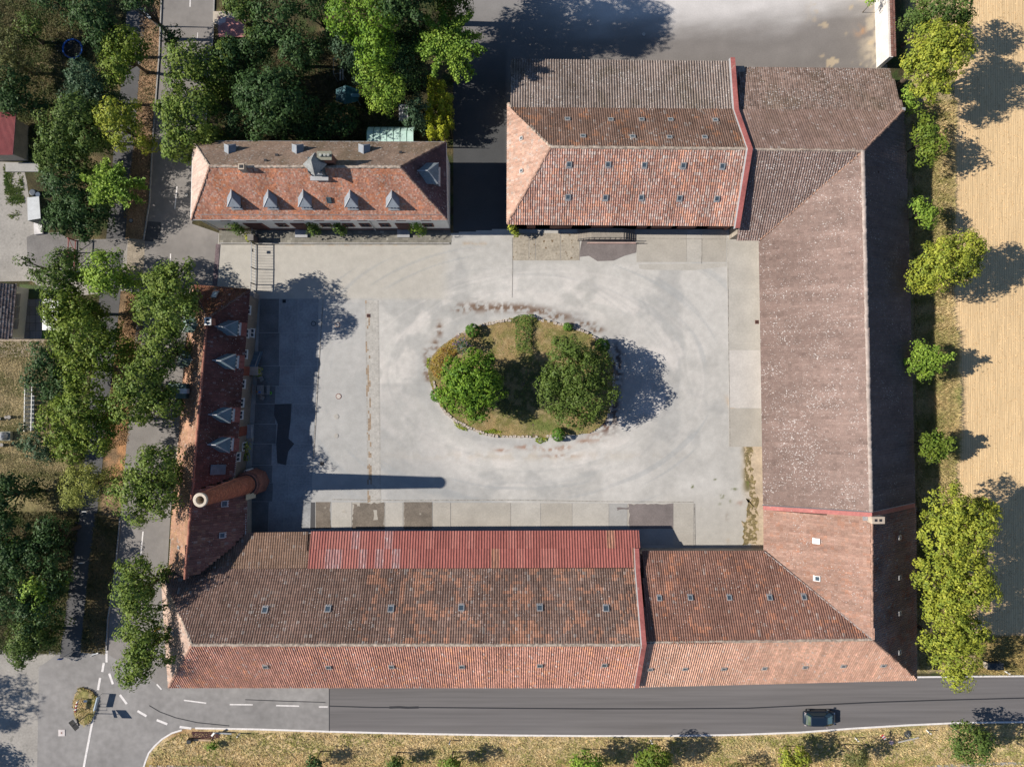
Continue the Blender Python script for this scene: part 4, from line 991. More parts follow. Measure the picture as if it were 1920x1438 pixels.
MB().prism(P3([(461, 926, 3.9), (479, 921, 3.0), (479, 933, 3.0), (461, 938, 3.9)]), .08).build('door_canopy', mat('yellow_panel', (.52, .46, .30), rough=.5, speck=(1.2, .6, (.2, .3, .3))), wh)
# brick chimney shaft
bc = thing('factory_chimney', W(481, 901), 'tall tapering red brick chimney with an octagonal foot and a pale rim', 'chimney')
CHB = mat('chimney_brick', attr='tint', rough=.9, var=.12, scale=1.2, fine=6, fvar=.15, spec=.2)
base = W(481, 902); top = W(376, 937, 15.6)
def ring_course(n, zs, rad, cfun, name, parent, leanfix=None):
    V = []; Fq = []; Cc = []
    rg = np.random.default_rng(8)
    for i in range(len(zs) - 1):
        z0, z1 = zs[i], zs[i + 1]
        for k in range(n):
            t0 = 2 * math.pi * (k + (.5 if i % 2 else 0)) / n + .006; t1 = 2 * math.pi * (k + 1 + (.5 if i % 2 else 0)) / n - .006
            pr = rg.uniform(-.012, .012)
            b = len(V)
            for z in (z0 + .008, z1 - .008):
                r_ = rad(z) + pr; f_ = z / 15.6
                cx_, cy_ = base.x + (top.x - base.x) * f_, base.y + (top.y - base.y) * f_
                V += [(cx_ + r_ * math.cos(t0), cy_ + r_ * math.sin(t0), z), (cx_ + r_ * math.cos(t1), cy_ + r_ * math.sin(t1), z)]
            Fq.append((b, b + 1, b + 3, b + 2)); Cc.append(cfun(z0, rg))
    o = np_mesh(name, V, Fq, CHB, parent, np.array(Cc)); o['kind'] = 'stuff'; return o
def bcol(z, rg):
    c_ = np.array([(.40, .15, .09), (.34, .125, .08), (.45, .18, .11), (.30, .12, .085)][rg.integers(4)]) * rg.uniform(.8, 1.2)
    if z < 4.5: c_ = c_ * .8 + np.array([.06, .05, .04]) * (rg.random() < .2)
    return c_
rf = lambda z: 1.12 - .035 * max(z - 3.2, 0)
def cc_at(z): return Vector((base.x + (top.x - base.x) * z / 15.6, base.y + (top.y - base.y) * z / 15.6, z))
core = MB(); core.tube([cc_at(z) for z in (3.0, 9.0, 15.5)], [rf(3) - .03, rf(9) - .03, rf(15.5) - .03], 24, caps=False); core.build('mortar_core', mat('mortar', (.26, .17, .13)), bc)
ring_course(26, np.arange(3.2, 15.45, .16), rf, bcol, 'brick_courses', bc)
oc = MB(); oc.tube([cc_at(0), cc_at(2.9)], [1.62, 1.5], 8); oc.build('octagonal_foot', mat('foot_brick', (.29, .13, .095), var=.2, fine=7, fvar=.3), bc)
MB().tube([cc_at(2.9), cc_at(3.12)], [1.56, 1.5], 8).build('foot_cornice', BRICK, bc); MB().tube([cc_at(3.3), cc_at(3.5)], [1.22, 1.2], 24).build('iron_band', DARKI, bc); MB().tube([cc_at(3.12), cc_at(3.3)], [1.35, 1.15], 16).build('foot_shoulder', mat('foot_brick', ()), bc)
rim = MB(); n = 28; ct = cc_at(15.45)
prof = [(.70, 0), (.72, .22), (.66, .30), (.42, .30), (.40, .2), (.40, -2.0)]
b0 = 0
for r_, z_ in prof:
    for k in range(n):
        t = 2 * math.pi * k / n; rim.v.append((ct.x + r_ * math.cos(t), ct.y + r_ * math.sin(t), ct.z + z_))
for i in range(len(prof) - 1):
    for k in range(n): rim.f.append((i * n + k, i * n + (k + 1) % n, (i + 1) * n + (k + 1) % n, (i + 1) * n + k))
rim.build('chimney_rim', mat('rim_concrete', (.62, .54, .44), var=.1), bc, smooth=False)
MB().lathe((ct.x, ct.y, ct.z - 1.9), [(.4, 0), (.4, .05)], 16).build('flue_floor', mat('soot', (.005, .005, .005)), bc)
# ------------------------------------------------ white house
fh = thing('white_house', W(600, 350), 'long white plastered house with hipped pink tile roof and a slate turret', 'house')
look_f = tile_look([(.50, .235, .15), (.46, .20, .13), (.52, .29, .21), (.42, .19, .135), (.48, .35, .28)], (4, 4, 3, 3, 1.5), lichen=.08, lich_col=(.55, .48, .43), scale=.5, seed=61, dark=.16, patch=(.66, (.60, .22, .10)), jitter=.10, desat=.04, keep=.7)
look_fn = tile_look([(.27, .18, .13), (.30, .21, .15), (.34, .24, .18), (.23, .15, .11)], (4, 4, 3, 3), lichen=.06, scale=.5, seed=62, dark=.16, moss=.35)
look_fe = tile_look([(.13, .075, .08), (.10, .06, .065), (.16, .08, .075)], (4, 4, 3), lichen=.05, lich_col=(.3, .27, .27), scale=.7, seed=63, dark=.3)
look_fw = tile_look([(.54, .40, .33), (.50, .36, .30)], (1, 1), lichen=.03, scale=.4, seed=64, dark=.06, jitter=.06)
f_s = P3([(358, 412, 7.0), (838, 412, 7.0), (750, 313, 12.0), (393, 312, 12.0)])
f_n = P3([(836, 267, 7.0), (362, 265, 7.0), (393, 312, 12.0), (750, 313, 12.0)])
f_w = P3([(362, 265, 7.0), (358, 412, 7.0), (393, 312, 12.0)])
f_e = P3([(838, 412, 7.0), (836, 267, 7.0), (750, 313, 12.0)])
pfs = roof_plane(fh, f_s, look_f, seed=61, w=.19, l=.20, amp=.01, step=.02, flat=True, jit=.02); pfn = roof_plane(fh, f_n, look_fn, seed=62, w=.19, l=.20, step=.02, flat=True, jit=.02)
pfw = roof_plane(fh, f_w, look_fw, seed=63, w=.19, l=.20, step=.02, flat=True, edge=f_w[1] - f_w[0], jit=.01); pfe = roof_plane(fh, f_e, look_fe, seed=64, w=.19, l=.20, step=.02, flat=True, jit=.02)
ridge_caps('ridge_tiles', f_s[3], f_s[2], fh, CAPM, r=.15, l=.33); 
for a, b, m_ in ((f_s[0], f_s[3], CAPR), (f_s[1], f_s[2], CAPR), (f_n[1], f_n[2], CAPM), (f_n[0], f_n[3], CAPD)): ridge_caps('hip_tiles', a, b, fh, m_, r=.12, l=.33)
for a, b in ((f_s[0], f_s[1]), (f_s[1], f_n[0]), (f_n[0], f_n[1]), (f_n[1], f_s[0])): gutter(fh, a, b, .09)
sg = MB()
for k in range(0, 60):
    p0 = pfs.hit(372 + k * 7.6, 401); p1 = pfs.hit(372 + (k + 1) * 7.6, 401); n = pfs.normal() * .16
    sg.bar(p0 + n, p1 + n, .03); sg.bar(p0, p0 + n, .03)
sg.build('snow_guard', FLASH, fh)
wyf = W(0, 430.5).y; x0, x1 = f_s[0].x + .45, f_s[1].x - .25
walls(fh, [(x0, wyf), (x1, wyf), (x1, f_n[0].y - .45), (x0, f_n[0].y - .45)], 6.6, PLASTER)
MB().box(((x0 + x1) / 2, wyf - .03, .3), (x1 - x0 + .04, .1, .6)).build('plinth', mat('plinth_red', (.20, .13, .11)), fh)
for a in (419, 467.5, 517.6, 557, 595.5, 645, 677, 714, 750, 798): facade_window(fh, a, 0, 5.55, wyf, 1.0, 1.3)
for a in (529, 612, 654, 685, 722, 803): facade_window(fh, a, 0, 2.6, wyf, 1.1, 1.5)
for a, w_ in ((482, 1.9), (564, 1.3), (757, 1.3)):
    d = MB().box((W(a, 0, 1.9).x, wyf - .05, 1.9), (w_ + .3, .12, 3.1)).build('door_surround', WOODR, fh)
    MB().box((W(a, 0, 1.9).x, wyf - .12, 1.8), (w_ - .1, .06, 2.8)).build('door', mat('dark_door', (.07, .03, .03)), d)
for a in (566, 757): MB().box((W(a, 0).x, wyf - .5, .15), (1.5, 1.0, .3)).build('doorstep', FLASH, fh)
MB().bar((W(690, 0, 6.9).x, wyf - .3, 6.85), (W(704, 0, .5).x, wyf - .2, .3), .1).build('downpipe', GUT, fh)
MB().bar((x0 - .05, wyf - .1, 6.6), (x0 - .05, wyf - .1, .2), .12).build('downpipe', GUT, fh)
for x_, y_ in ((445, 390), (512.5, 390), (576.5, 390), (662.5, 390.5), (739, 391)):
    dormer(fh, pfs, (x_, y_), (0, -1), 1.15, 1.0, .75, SLATE_D, mat('pale_slate', (.24, .27, .31), rough=.5, var=.12, fine=12, fvar=.12), hip=.75, win=(.7, .6), over=.16)
for x_, y_ in ((437, 277), (562.5, 277), (686, 277)):
    dormer(fh, pfn, (x_, y_), (0, 1), 1.1, .85, .5, SLATE, mat('pale_slate', ()), hip=.25, win=(.6, .5), over=.08)
dormer(fh, pfe, (822, 332), (1, 0), 2.0, 1.3, 1.0, SLATE, SLATE, hip=.9, win=(1.3, .8))
# ridge turret and stacks
tq = pfs.hit(592, 316); tx, ty = W(592, 0, 12.6).x, W(0, 310, 12.6).y
tb = MB().box((tx, ty, 11.6), (1.5, 1.5, 2.6)).build('turret', SLATE_D, fh)
MB().tube([(tx, ty, 12.9), (tx, ty, 14.3)], [1.25, .03], 4).build('dormer_roof', mat('turret_slate', (.28, .29, .29), rough=.6, var=.2, fine=8, fvar=.25), tb)
tbr = bpy.data.objects[[o.name for o in tb.children][0]]; tbr.name = 'turret_roof'
MB().box((tx, ty - .95, 11.2), (1.9, .5, .1)).build('lead_apron', FLASH, tb)
MB().box((tx, ty - .78, 12.1), (1.1, .06, .5)).build('louvre', WHITE, tb)
sx, sy = W(611, 0, 12.8).x, W(0, 296, 12.8).y
st = MB().box((sx, sy, 12.0), (1.35, .75, 2.8)).build('chimney', BRICK, fh)
MB().box((sx, sy, 13.42), (1.5, .9, .1)).build('chimney_cap', mat('mossy_cap', (.25, .25, .2)), st)
for s in (-.35, .1, .45): MB().tube([(sx + s, sy, 13.45), (sx + s, sy, 13.75)], .15, 10).build('chimney_pot', mat('pot', (.35, .36, .33)), st)
c = pfs.hit(459, 320); st = MB().box((c.x, c.y + .1, 11.9), (.6, .6, 1.6)).build('chimney', mat('yellow_brick', ()), fh)
MB().box((c.x, c.y + .1, 12.72), (.34, .34, .05)).build('flue', DARKI, st)
skylight(fh, pfs, 617, 374, .5, .6, m=SLATE_D)
for a, b in ((499, 302), (520, 292), (752, 287)):
    c = pfn.hit(a, b); MB().box(c + Vector((0, 0, .15)), (.3, .25, .25)).build('vent_tile', DARKI, fh)
# ------------------------------------------------ boundary wall, top right
bw = thing('boundary_wall', W(1640, 60), 'tall whitewashed wall with tile coping running from the brown barn to the top edge', 'wall')
a, b, hw_ = W(1637, -60), W(1641, 128), 2.9
ta, tb2 = W(1652, -60, hw_), W(1663, 130, hw_)
wl_ = MB(); wl_.prism([(a.x + .05, a.y, hw_), (a.x + .55, a.y, hw_), (b.x + .65, b.y, hw_), (b.x + .15, b.y, hw_)], [0] * 4)
wl_.build('wall', mat('whitewash', (.66, .63, .60), rough=.95, var=.1, scale=.7, fine=4, fvar=.1), bw)
tiles('coping_tiles', [Vector((a.x + .75, a.y, hw_ + .05)), Vector((b.x + .85, b.y, hw_ + .05)), Vector((b.x + .1, b.y, hw_ + .3)), Vector((a.x, a.y, hw_ + .3))][:4], bw, tile_look([(.30, .12, .09), (.36, .17, .13), (.45, .35, .3)], (3, 3, 1)), w=.22, l=.36, amp=.05)
# ------------------------------------------------ left edge buildings
sh = thing('metal_roof_shed', W(8, 250), 'small shed with a pinkish red corrugated metal roof at the left edge beside the garden', 'shed')
RP = P3([(-60, 292, 3.0), (25, 291, 3.0), (31, 211, 3.6), (-60, 210, 3.6)])
pr = Plane(RP); cm = MB(); n = pr.normal()
a0, b0, c0, d0 = RP
for k in range(40):
    t0, t1, t2 = k / 40, (k + .5) / 40, (k + 1) / 40
    for (u0, z0), (u1, z1) in (((t0, 0), (t1, .06)), ((t1, .06), (t2, 0))):
        cm.poly([a0.lerp(b0, u0) + n * z0, a0.lerp(b0, u1) + n * z1, d0.lerp(c0, u1) + n * z1, d0.lerp(c0, u0) + n * z0])
cm.build('metal_roof', mat('faded_pink_metal', (.46, .17, .16), rough=.5, var=.1), sh)
walls(sh, [(RP[0].x, RP[0].y + .3), (RP[1].x - .3, RP[0].y + .3), (RP[1].x - .2, RP[2].y - .3), (RP[0].x, RP[2].y - .3)], 2.8, GREYP)
MB().box((RP[1].x - .9, RP[0].y - .5, .12), (4, 1.1, .2)).build('terrace', CONC[2], sh)
ct_ = thing('cottage', W(10, 590), 'low outbuilding with mottled brown and grey tiled roof at the left edge by the patio', 'house')
q = P3([(21, 635, 3.0), (30, 532, 3.0), (-90, 532, 6.0), (-100, 635, 6.0)])
roof_plane(ct_, q, tile_look([(.20, .14, .13), (.30, .23, .21), (.14, .10, .10), (.40, .35, .33)], (3, 3, 3, 2), lichen=.15, scale=.6, seed=71, dark=.1, jitter=.3), seed=71, w=.24, l=.3, amp=.03)
gutter(ct_, q[0], q[1]); walls(ct_, [(q[3].x, q[0].y + .2), (q[0].x - .5, q[0].y + .2), (q[1].x - .5, q[1].y - .2), (q[3].x, q[1].y - .2)], 2.7, PLASTER)
aw = thing('folded_awning', W(27, 585, 2), 'long beige folded awning along the outbuilding wall above the patio', 'awning')
for k, (ya, yb) in enumerate(((551, 574), (575, 597), (598, 617))):
    MB().prism(P3([(31 - k * 1.5, ya, 2.5), (38 - k * 1.5, ya, 2.2), (35 - k * 1.5, yb, 2.2), (22 + (2 - k) * 1.5, yb, 2.5)]), .12).build('awning_panel', mat('beige_canvas', (.40, .34, .30)), aw)
pt = thing('patio', W(58, 595), 'grey slab patio between the outbuilding and the white canopy', 'patio')
for i in range(4):
    for j in range(5):
        xa, ya = 34 + i * 11.4, 561 + j * 14.8
        MB().prism([(*W(*p)[:2], .08) for p in ((xa + .3, ya + .3), (xa + 11.1, ya + .3), (xa + 10.6, ya + 14.5), (xa - .2, ya + 14.5))], .09).build('paving_slab', mat('patio_slab_%d' % ((i * 3 + j) % 3), ((.27, .24, .23), (.25, .225, .215), (.29, .26, .25))[(i * 3 + j) % 3], worldpos=True, var=.15), pt)
cn = thing('white_canopy', W(96, 590), 'white canopy roof half hidden under the trees beside the patio', 'canopy')
MB().prism(P3([(80, 560, 2.4), (110, 562, 2.5), (109, 619, 2.5), (79, 619, 2.4)]), .08).build('canopy_roof', mat('white_membrane', (.80, .80, .80), rough=.5, var=.03), cn)
for a in ((81, 562), (108, 563), (80, 617), (107, 617)): p = W(*a, 2.3); MB().box((p.x, p.y, 1.15), (.09, .09, 2.3)).build('post', WHITE, cn)
sheet('lawn_strip', [(78, 618), (112, 618), (112, 636), (77, 636)], .03, mat('green_lawn', (.10, .19, .04), var=.2), kind='structure')
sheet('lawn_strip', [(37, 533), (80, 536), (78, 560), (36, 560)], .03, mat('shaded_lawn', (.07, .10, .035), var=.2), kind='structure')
# ================================================================== TREES AND PLANTS
LEAF = mat('leaf', attr='tint', rough=.55, var=0, fvar=0, spec=.2, trans=.16)
BARK = mat('bark', (.10, .075, .055), rough=.95, var=.3, scale=2)
TREE_N = [0]
def leaf_quads(C, Nrm, size, rng, aspect=.62):
    """One folded diamond-like blade per point."""
    n = len(C)
    Nrm = Nrm / np.linalg.norm(Nrm, axis=1, keepdims=True)
    r = rng.normal(size=(n, 3)); u = np.cross(Nrm, r); u /= np.linalg.norm(u, axis=1, keepdims=True) + 1e-9
    v = np.cross(Nrm, u)
    s = (size * rng.uniform(.65, 1.35, n))[:, None]
    V = np.stack([C - u * s * .5, C + v * s * .5 * aspect + Nrm * s * .08, C + u * s * .5, C - v * s * .5 * aspect + Nrm * s * .08], 1)
    return V.reshape(-1, 3), np.arange(4 * n).reshape(-1, 4)
def crown_points(lobes, rng, clump, density, kind):
    Cc = []; Nn = []; T = []
    for (cx, cy, cz, rx, ry, rz) in lobes:
        area = 2 * math.pi * ((rx * ry + rx * rz + ry * rz) / 3)
        nc = max(5, int(area * 1.75 / (clump * clump * math.pi)))
        g = rng.normal(size=(nc * 2, 3)); g /= np.linalg.norm(g, axis=1, keepdims=True)
        g = g[g[:, 2] > -.45][:nc]
        rad = rng.uniform(.66, 1.04, len(g)) if kind != 'ball' else rng.uniform(.94, 1.0, len(g))
        cc = np.array([cx, cy, cz]) + g * np.array([rx, ry, rz]) * rad[:, None]
        tone = rng.normal(0, 1.15, len(g))
        for p, d, t in zip(cc, g, tone):
            rc = clump * rng.uniform(.6, 1.3)
            k = max(4, int(density * rc * rc))
            h = rng.normal(size=(k, 3)); h /= np.linalg.norm(h, axis=1, keepdims=True)
            h[:, 2] = np.abs(h[:, 2]) * np.where(rng.random(k) < .8, 1, -1)
            rr = rng.uniform(.68, 1.05, k)[:, None] if kind != 'ball' else rng.uniform(.8, 1, k)[:, None]
            Cc.append(p + h * rc * rr * np.array([1, 1, .75])); Nn.append(h * 1.0 + d * .9 + np.array([0, 0, .15]) + rng.normal(0, .35, (k, 3)))
            T.append(np.full(k, t))
        # sparse inner foliage so that holes look into leaves, not through the crown
        k = int(area * 9); g = rng.normal(size=(k, 3)); g /= np.linalg.norm(g, axis=1, keepdims=True)
        Cc.append(np.array([cx, cy, cz]) + g * np.array([rx, ry, rz]) * rng.uniform(.2, .62, k)[:, None]); Nn.append(rng.normal(size=(k, 3)) + np.array([0, 0, .6])); T.append(rng.normal(0, 1, k))
    return np.concatenate(Cc), np.concatenate(Nn), np.concatenate(T)
KINDS_ = {  # base colour, second colour, clump radius (m), leaves per m2 of clump, leaf size
    'linden': ((.19, .25, .045), (.11, .18, .034), .62, 70, .29),
    'maple': ((.195, .25, .036), (.12, .19, .028), .55, 70, .29),
    'gold': ((.40, .42, .055), (.19, .25, .035), .50, 84, .27),
    'bright': ((.30, .42, .06), (.14, .25, .036), .52, 70, .28),
    'dark': ((.07, .13, .038), (.034, .075, .026), .62, 64, .28),
    'mid': ((.125, .18, .038), (.07, .125, .03), .60, 68, .28),
    'blue': ((.09, .15, .075), (.045, .09, .05), .42, 90, .24),
    'lime': ((.19, .31, .03), (.09, .19, .022), .42, 90, .27),
    'walnut': ((.13, .185, .04), (.085, .14, .026), .50, 80, .26),
    'willow': ((.38, .40, .10), (.25, .28, .065), .50, 95, .20),
    'thuja': ((.50, .52, .04), (.24, .29, .025), .26, 230, .19),
    'box': ((.14, .27, .04), (.09, .19, .03), .16, 900, .15),
    'olive': ((.18, .19, .06), (.11, .125, .05), .35, 110, .19),
}
def tree(px, py, h, kind, lobes, label, name='tree', cat='tree', group=None, trunk_px=None, trunk=True, star=None, dens=1.0, leafk=1.0, tr=.22):
    """lobes: (photo x, photo y, height, radius in photo px, vertical radius in m)."""
    TREE_N[0] += 1; rng = np.random.default_rng(100 + TREE_N[0])
    c1, c2, cl, dn, ls = KINDS_[kind]
    if group == G2 and -50 < px < 130 and trunk_px is None:   # low bushy trees at the left edge
        q_ = .6 if py > 900 else .75
        h *= q_; lobes = [(a_, b_, c_ * q_, d_, e_ * .85) for a_, b_, c_, d_, e_ in lobes]
    c = W(px, py, h); base = Vector((c.x, c.y, 0)) if trunk_px is None else W(*trunk_px)
    t = thing(name, base, label, cat, group)
    LB = []
    for lx, ly, lh, lr, lz in lobes:
        p = W(lx, ly, lh); r = lr * (H - lh) / F * 1.05
        LB.append((p.x, p.y, p.z, r * rng.uniform(.92, 1.06), r * rng.uniform(.92, 1.06), lz))
        if kind not in ('box', 'thuja') and r > 1.6:   # side boughs make the outline uneven
            for k in range(int(3 + r * 1.2)):
                a = rng.uniform(0, 6.28); q = rng.uniform(.6, 1.0); rr = r * rng.uniform(.18, .38)
                LB.append((p.x + math.cos(a) * r * q, p.y + math.sin(a) * r * q, p.z + rng.uniform(-.5, .25) * lz, rr, rr, rr * .8))
    if group in (G1, G2, G4) and h >= 4 and trunk_px is None and not star:   # low boughs hide the trunk
        r0 = max(lb[3] for lb in LB)
        LB.append((c.x * .97, c.y * .97, h * .42, r0 * .58, r0 * .58, h * .3))
    if star:                                   # long separate branches, feathery outline
        nb_, rl = star; r = rl * (H - h) / F; C_ = []; N_2 = []; T_ = []
        st = MB()
        for k in range(nb_):
            a = 2 * math.pi * k / nb_ + rng.uniform(-.25, .25); ln = r * rng.uniform(.7, 1.12); el = rng.uniform(-.1, .75)
            P = [Vector((c.x + math.cos(a) * ln * s, c.y + math.sin(a) * ln * s, c.z + ln * .8 * el * s - ln * .45 * s * s)) for s in (.1, .4, .7, 1.0)]
            st.tube(P, [.07, .05, .035, .015], 4)
            m = int(ln * 95 * dens)
            s = rng.uniform(.12, 1.0, m); pp = np.array([[np.interp(q, (.1, .4, .7, 1.0), [v[i] for v in P]) for i in range(3)] for q in s])
            C_.append(pp + rng.normal(0, 1, (m, 3)) * (.16 + .16 * (1 - s))[:, None]); N_2.append(rng.normal(0, .6, (m, 3)) + np.array([0, 0, .9])); T_.append(np.full(m, rng.normal()))
        st.build('branches', mat('pale_bark', (.30, .28, .18), rough=.9), t)
        C_, N_2, T_ = np.concatenate(C_), np.concatenate(N_2), np.concatenate(T_)
        if LB:
            a, b, d = crown_points(LB, rng, cl, dn * dens * .45, kind); C_ = np.concatenate([C_, a]); N_2 = np.concatenate([N_2, b]); T_ = np.concatenate([T_, d])
    else:
        C_, N_2, T_ = crown_points(LB, rng, cl, dn * dens, 'ball' if kind == 'box' else kind)
    keep = C_[:, 2] > .1
    C_, N_2, T_ = C_[keep], N_2[keep], T_[keep]
    V, Fq = leaf_quads(C_, N_2, ls * leafk, rng)
    n = len(C_); w = np.clip(.5 + .30 * T_ + rng.normal(0, .22, n), 0, 1)[:, None]
    col = np.array(c1) * w + np.array(c2) * (1 - w); col *= rng.uniform(.8, 1.2, n)[:, None]
    np_mesh('crown', V, Fq, LEAF, t, col)
    if trunk:
        mb = MB(); zc = max(lb[2] for lb in LB) if LB else c.z
        k0 = Vector(base); k0.z = -.05; mid = Vector((base.x * .6 + c.x * .4, base.y * .6 + c.y * .4, h * .45))
        mb.tube([k0, k0 + Vector((0, 0, .5)), mid, Vector((c.x, c.y, h * .8))], [tr * 1.4, tr, tr * .75, tr * .35], 8)
        for lb in LB[:9]:
            e = Vector(lb[:3]); mb.tube([mid, mid.lerp(e, .55) + Vector((0, 0, .2)), e], [tr * .5, tr * .3, tr * .1], 5)
        mb.build('trunk', BARK, t)
    return t
G4 = 'trees in the shaded garden behind the white house'
G1 = 'trees in the row between the road and the yard buildings'; G2 = 'trees between the footpath and the left edge'; G3 = 'trees on the field edge behind the barns'
# row on the yard side of the road, from top to bottom
tree(352, 120, 8.5, 'linden', [(350, 112, 8, 36, 2.2), (388, 125, 7, 30, 2), (335, 165, 7, 24, 1.8), (418, 106, 7, 24, 1.8)], 'irregular dark and yellow green tree leaning over the road above the white house', group=G1)
tree(352, 222, 8.5, 'linden', [(352, 225, 8, 46, 2.4), (325, 200, 7, 26, 1.8), (335, 275, 7, 26, 1.8), (385, 190, 6.5, 26, 1.6)], 'broad clumpy tree covering the road at the left corner of the white house', group=G1)
tree(308, 560, 9.5, 'linden', [(330, 530, 9, 36, 2.3), (290, 575, 8.5, 36, 2.3), (325, 590, 9.5, 38, 2.3), (300, 540, 8, 30, 2)], 'big round topped tree at the upper end of the red roofed house, shading the gateway', group=G1)
tree(300, 655, 8.5, 'linden', [(305, 640, 8, 34, 2), (290, 680, 8, 32, 2)], 'middle tree beside the slate dormers of the red roofed house', group=G1)
tree(268, 745, 9, 'linden', [(265, 720, 9, 38, 2.3), (250, 765, 8.5, 38, 2.2), (300, 760, 8, 36, 2)], 'large tree over the road opposite the lower slate dormers', group=G1)
tree(275, 905, 9, 'linden', [(285, 880, 9, 46, 2.4), (250, 920, 8.5, 38, 2.2), (300, 930, 8, 38, 2), (262, 962, 7.5, 22, 1.6)], 'large spreading tree next to the brick chimney, above the open stretch of road', group=G1)
tree(255, 1110, 8.5, 'linden', [(255, 1075, 8.5, 28, 2), (250, 1110, 8.5, 36, 2.2), (268, 1140, 8, 30, 2)], 'upper of the two trees by the south barn end wall', group=G1)
tree(268, 1225, 8.5, 'linden', [(262, 1195, 8, 34, 2), (278, 1230, 8.5, 34, 2.2), (250, 1255, 8, 30, 2)], 'lower of the two trees by the south barn end wall, over the junction', group=G1)
# between path and left edge
tree(235, 105, 7.5, 'maple', [(230, 85, 7, 30, 1.6), (222, 120, 7.5, 30, 1.8), (255, 85, 6.5, 22, 1.4), (215, 150, 6.5, 16, 1.2)], 'ragged yellow green tree over the footpath with its bare trunk showing beside the road verge', group=G2, trunk_px=(276, 137), tr=.2)
tree(216, 230, 7.5, 'gold', [(212, 215, 7.5, 30, 1.8), (228, 245, 7, 28, 1.6), (240, 215, 6.5, 24, 1.5)], 'pale yellow green tree over the footpath left of the white house', group=G2)
tree(163, 150, 7, 'blue', [(163, 147, 7, 32, 2.8), (182, 168, 6, 30, 2.2), (145, 190, 5, 28, 2)], 'dark blue green conifer-like tree below the trampoline', group=G2)
tree(135, 230, 7, 'mid', [(140, 215, 7, 38, 2.2), (115, 250, 6.5, 36, 2), (165, 250, 6, 34, 2), (95, 285, 5.5, 26, 1.6)], 'broad olive green tree on the garden side of the footpath', group=G2)
tree(110, 300, 6, 'mid', [(105, 300, 6, 36, 2), (140, 300, 6, 36, 2)], 'greyish green leafy tree above the metal walled container', group=G2)
tree(135, 385, 5, 'dark', [(125, 350, 4.6, 42, 2.2), (150, 390, 4.3, 44, 2.2), (115, 415, 4.0, 30, 1.8), (165, 420, 3.4, 26, 1.5)], 'big dark green tree beside the white container and the red gate', group=G2)
tree(205, 345, 6.5, 'bright', [(205, 345, 5.2, 24, 1.0)], 'feathery star shaped tree with long separate branches over the footpath', group=G2, star=(17, 52), dens=1.2)
tree(199, 516, 6.5, 'bright', [(199, 515, 6, 42, 2.3), (199, 515, 7.2, 26, 1.4)], 'neatly round green tree beside the beige track opening', group=G2)
tree(112, 505, 7, 'mid', [(120, 500, 7, 30, 2), (105, 535, 7, 34, 2), (130, 470+20, 6.5, 24, 1.8)], 'dark leafy tree just below the red gate', group=G2)
tree(62, 498, 5, 'mid', [(48, 490, 5, 14, 1), (66, 510, 4.5, 14, 1), (78, 525, 4.5, 16, 1)], 'thin grey green tree leaning out over the pale drive', group=G2, dens=.6)
tree(125, 580, 7.5, 'maple', [(110, 570, 7.5, 34, 2), (140, 570, 7, 32, 2), (120, 610, 7.5, 30, 2)], 'tree whose crown hides part of the white canopy by the patio', group=G2)
tree(165, 655, 8.5, 'maple', [(150, 640, 8.5, 46, 2.5), (195, 660, 8, 36, 2.2), (160, 695, 8, 40, 2.2), (205, 625, 7, 24, 1.6)], 'broad yellow green tree left of the footpath, level with the upper slate dormers', group=G2)
tree(95, 690, 7.5, 'dark', [(95, 670, 7.5, 36, 2.2), (85, 710, 7, 36, 2.2), (120, 730, 7, 34, 2)], 'dark green tree at the edge of the straw coloured lawn behind the white fence', group=G2)
tree(140, 790, 8.5, 'maple', [(160, 770, 8.5, 46, 2.4), (120, 790, 8, 42, 2.3), (180, 815, 7.5, 36, 2), (135, 835, 7, 32, 2)], 'large tree between the straw lawn and the footpath, level with the lower dormers', group=G2)
tree(75, 832, 4, 'blue', [(70, 835, 4, 28, 1.6), (35, 833, 2.5, 10, 1), (95, 855, 3, 14, 1.2), (42, 805, 2.4, 9, .8)], 'low grey green shrub tree at the edge of the dry lawn beside the stone grill', group=G2)
tree(152, 913, 6.5, 'willow', [(150, 910, 6, 38, 2), (170, 895, 6, 24, 1.6), (138, 935, 5.5, 22, 1.4)], 'small pale yellow willow-like tree over the footpath near the chimney', group=G2, leafk=.9)
tree(10, 930, 7.5, 'dark', [(10, 920, 7.5, 36, 2.2), (22, 905, 7, 22, 1.5), (-20, 940, 7, 34, 2)], 'dark tree at the left edge throwing shade on the lower lawn', group=G2)
tree(15, 1030, 8, 'dark', [(0, 1010, 8, 44, 2.4), (30, 1050, 7.5, 36, 2.2), (-30, 1050, 7, 50, 2.2)], 'dense very dark tree at the left edge, level with the chimney top', group=G2)
tree(30, 1035, 6.5, 'lime', [(25, 1030, 6.8, 22, 1.6)], 'bright green top of a sapling among the dark trees at the left edge', group=G2, trunk=True, tr=.1)
tree(50, 1130, 8, 'dark', [(20, 1120, 7.5, 46, 2.4), (70, 1150, 7.5, 34, 2.2), (95, 1095, 6, 30, 2)], 'dark tree left of the lower footpath', group=G2)
tree(68, 1110, 7, 'bright', [(65, 1105, 8, 24, 1.6), (80, 1135, 7, 18, 1.4)], 'sunlit leafy tree top above the dark tree left of the lower footpath', group=G2, tr=.12)
tree(60, 1200, 7, 'mid', [(50, 1195, 7, 32, 2), (75, 1190, 6.5, 26, 1.8), (45, 1225, 6, 26, 1.6)], 'olive tree at the corner of the gravel lot, lowest of the left trees', group=G2)
tree(110, 1000, 6.5, 'dark', [(100, 990, 6, 30, 2), (85, 1040, 6.5, 34, 2)], 'dark shaded tree right beside the footpath below the willow', group=G2)
